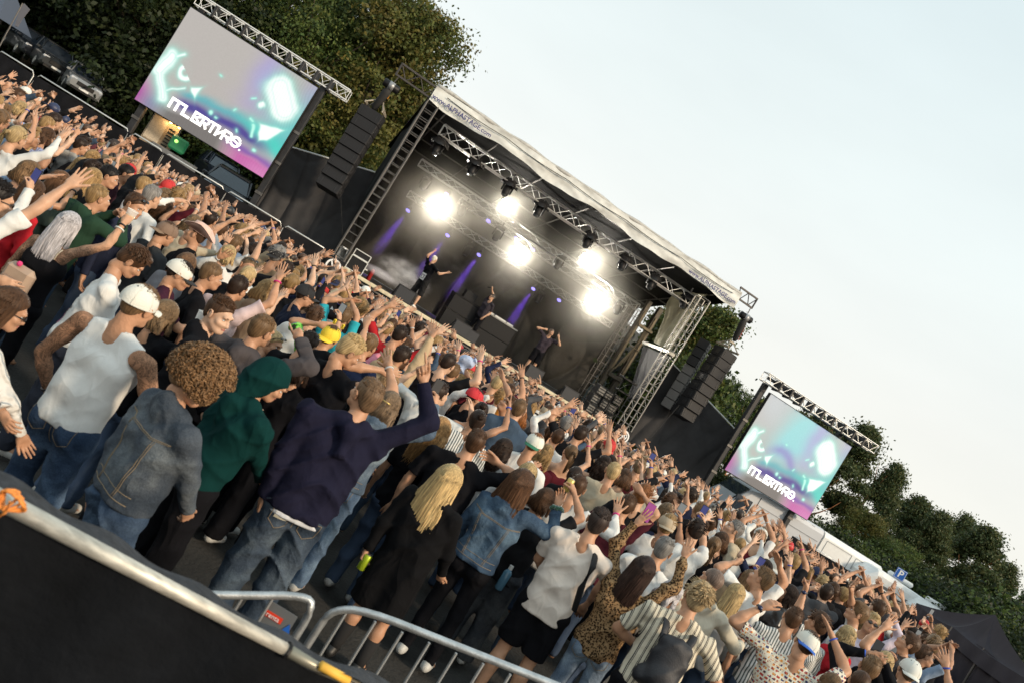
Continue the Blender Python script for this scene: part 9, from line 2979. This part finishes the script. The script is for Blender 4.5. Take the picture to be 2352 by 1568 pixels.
for q in infos:
	lab, px, py, i, P, col, hcx, hk, cap, sc, aim, sk, bc, x, y = q
	t = bpy.data.objects.new('person', None); COL.objects.link(t)
	t.location = (x, y, gz(x, y)); t.rotation_euler = (0, 0, aim); t.scale = (sc, sc, sc)
	t['label'] = lab; t['category'] = 'person'; t['group'] = 'people in the crowd'
	fig, hi = P[4], P[5]
	for nm, me, c in (('body', hi[0], sk), (TOPOBJ[P[2]], hi[1], col[1]), ({'jeans': 'jeans', 'slim': 'trousers', 'shorts': 'shorts', 'skirt': 'skirt'}[P[3]], hi[2], bc)):
		o = bpy.data.objects.new(nm, me); COL.objects.link(o); o.parent = t; o.color = (*c, 1)
	M = Matrix(headM(fig).tolist())
	o = bpy.data.objects.new('hair', HMESH[hk]); COL.objects.link(o); o.parent = t; o.matrix_local = M; o.color = (*[min(1, v_ * (.8 + .4 * ((i * 37 % 100) / 100))) for v_ in HAIRC[hcx[1]]], 1)
	if cap:
		o = bpy.data.objects.new('cap', CAPM[cap[0]]); COL.objects.link(o); o.parent = t
		o.matrix_local = M @ (Matrix.Translation((0, -.030, -.020)) @ Matrix.Rotation(.15, 4, 'X') @ Matrix.Rotation(math.pi, 4, 'Z') if cap[1] else Matrix.Translation((0, -.004, -.020))) @ Matrix.Diagonal((1.09, 1.08, 1.07, 1))
	bi = (i * 53) % 100
	if bi < 55 and P[0] not in ('down',):
		ai = 0 if P[0] in ('left_open', 'left_point', 'horns', 'reach') else 1
		kb = (id(P), ai, bi % 4)
		if kb not in BANDS:
			Sh, E, Wr = fig.arm[ai][:3]; d = (Wr - E) / np.linalg.norm(Wr - E); p = Wr - d * .02
			g = Geo(); g_tube(g, [p - d * .007, p - d * .006, p + d * .006, p + d * .007], [.028, .0315, .0315, .028], 12)
			BANDS[kb] = g.mesh('wristband', BANDM[bi % 4], True)
		o = bpy.data.objects.new('wristband', BANDS[kb]); COL.objects.link(o); o.parent = t
	if not cap and bi % 7 == 0:
		o = bpy.data.objects.new('sunglasses', SUNME); COL.objects.link(o); o.parent = t
		o.matrix_local = M @ (Matrix.Translation((0, -.01, .055)) @ Matrix.Rotation(.65, 4, 'X') if bi % 2 else Matrix.Identity(4))
	if P[0] == 'phone' and nph < 28:
		Sh, E, Wr = fig.arm[1][:3]
		d = (Wr - E) / np.linalg.norm(Wr - E)
		wp = np.array([x, y, gz(x, y)]) + rotz(aim) @ ((Wr + d * .11) * sc)
		tt = thing('mobile_phone', f'phone held up by the {lab.split(",")[0]} with {hcx[0]} hair and {col[0]} top {near_name(px, py)}', 'phone', wp.tolist(), aim, 'phones held up in the crowd')
		tt['label'] = ' '.join(tt['label'].split()[:16])
		g = Geo(); g_box(g, wp, (.076, .009, .155), rotz(aim), bev=.004); part('phone_case', g, BLACKPL, tt)
		g = Geo(); g_box(g, wp + rotz(aim) @ np.array([0, -.0055, 0]), (.068, .002, .142), rotz(aim)); part('screen', g, mat(('phone picture blue', 'phone picture grey')[nph % 2], (.02, .02, .02), .1, emit=((.05, .06, .22), (.25, .26, .25))[nph % 2], estr=.8), tt)
		nph += 1

# everyone farther: one mass
big = {k_: Geo() for k_ in ('skin', 'cloth', 'hair')}
rest = spots[NI:]
for i, (x, y) in enumerate(rest):
	P, col, hcx, hk, cap, sc, aim, sk, bc = look(i + 5000, x, y)
	M = np.eye(4); M[:3, :3] = rotz(aim) * sc; M[:3, 3] = (x, y, gz(x, y))
	lo = P[6]
	big['skin'].merge(lo[0], M, c=sk)
	if 1:
		V_, Q_, T_, mq, mt, C_ = lo[0].arrays()
	big['cloth'].merge(lo[1], M, c=col[1]); big['cloth'].merge(lo[2], M, c=bc)
	hc_ = np.array(HAIRC[hcx[1]])
	big['hair'].merge(HLO[hk], M @ headM(P[4]), cm=hc_)
	if cap:
		big['hair'].merge(CAPX, M @ headM(P[4]) @ (np.array([[-1, 0, 0, 0], [0, -1, 0, -.024], [0, 0, 1, 0], [0, 0, 0, 1.0]]) if cap[1] else np.eye(4)), c={'white': (.68, .68, .63), 'black': (.015, .015, .017), 'navy': (.02, .03, .08), 'beige': (.42, .34, .24), 'red': (.5, .03, .03)}[cap[0]])
all_ = Geo()
all_.merge(big['skin'], m_off=0); all_.merge(big['cloth'], m_off=10); all_.merge(big['hair'], m_off=20)
V, Q, T, mq, mt, C = all_.arrays()

def mm(a):
	a = a.copy(); sk_ = a < 10
	a[a == 0] = 0; a[(a > 0) & sk_] = 3
	a[(a >= 10) & (a < 20)] = 1; a[a >= 20] = 2
	return a

all_.mq = [mm(mq)]; all_.mt = [mm(mt)]; all_.Q = [Q]; all_.T = [T]; all_.V = [V]; all_.C = [C]
CS = mat('crowd skin', (.5, .3, .2), .5, attr='Col'); CC = mat('crowd cloth', (.5, .5, .5), .85, attr='Col', bump=.2, bscale=30); CH = mat('crowd hair', (.2, .1, .05), .5, attr='Col', noise=.2, nscale=40)
o = struct('crowd', all_, [CS, CC, CH, mat('crowd features', (.12, .06, .05), .5)], smooth=True, color=True, kind='stuff', label='dense far crowd with raised hands in front of the stage')
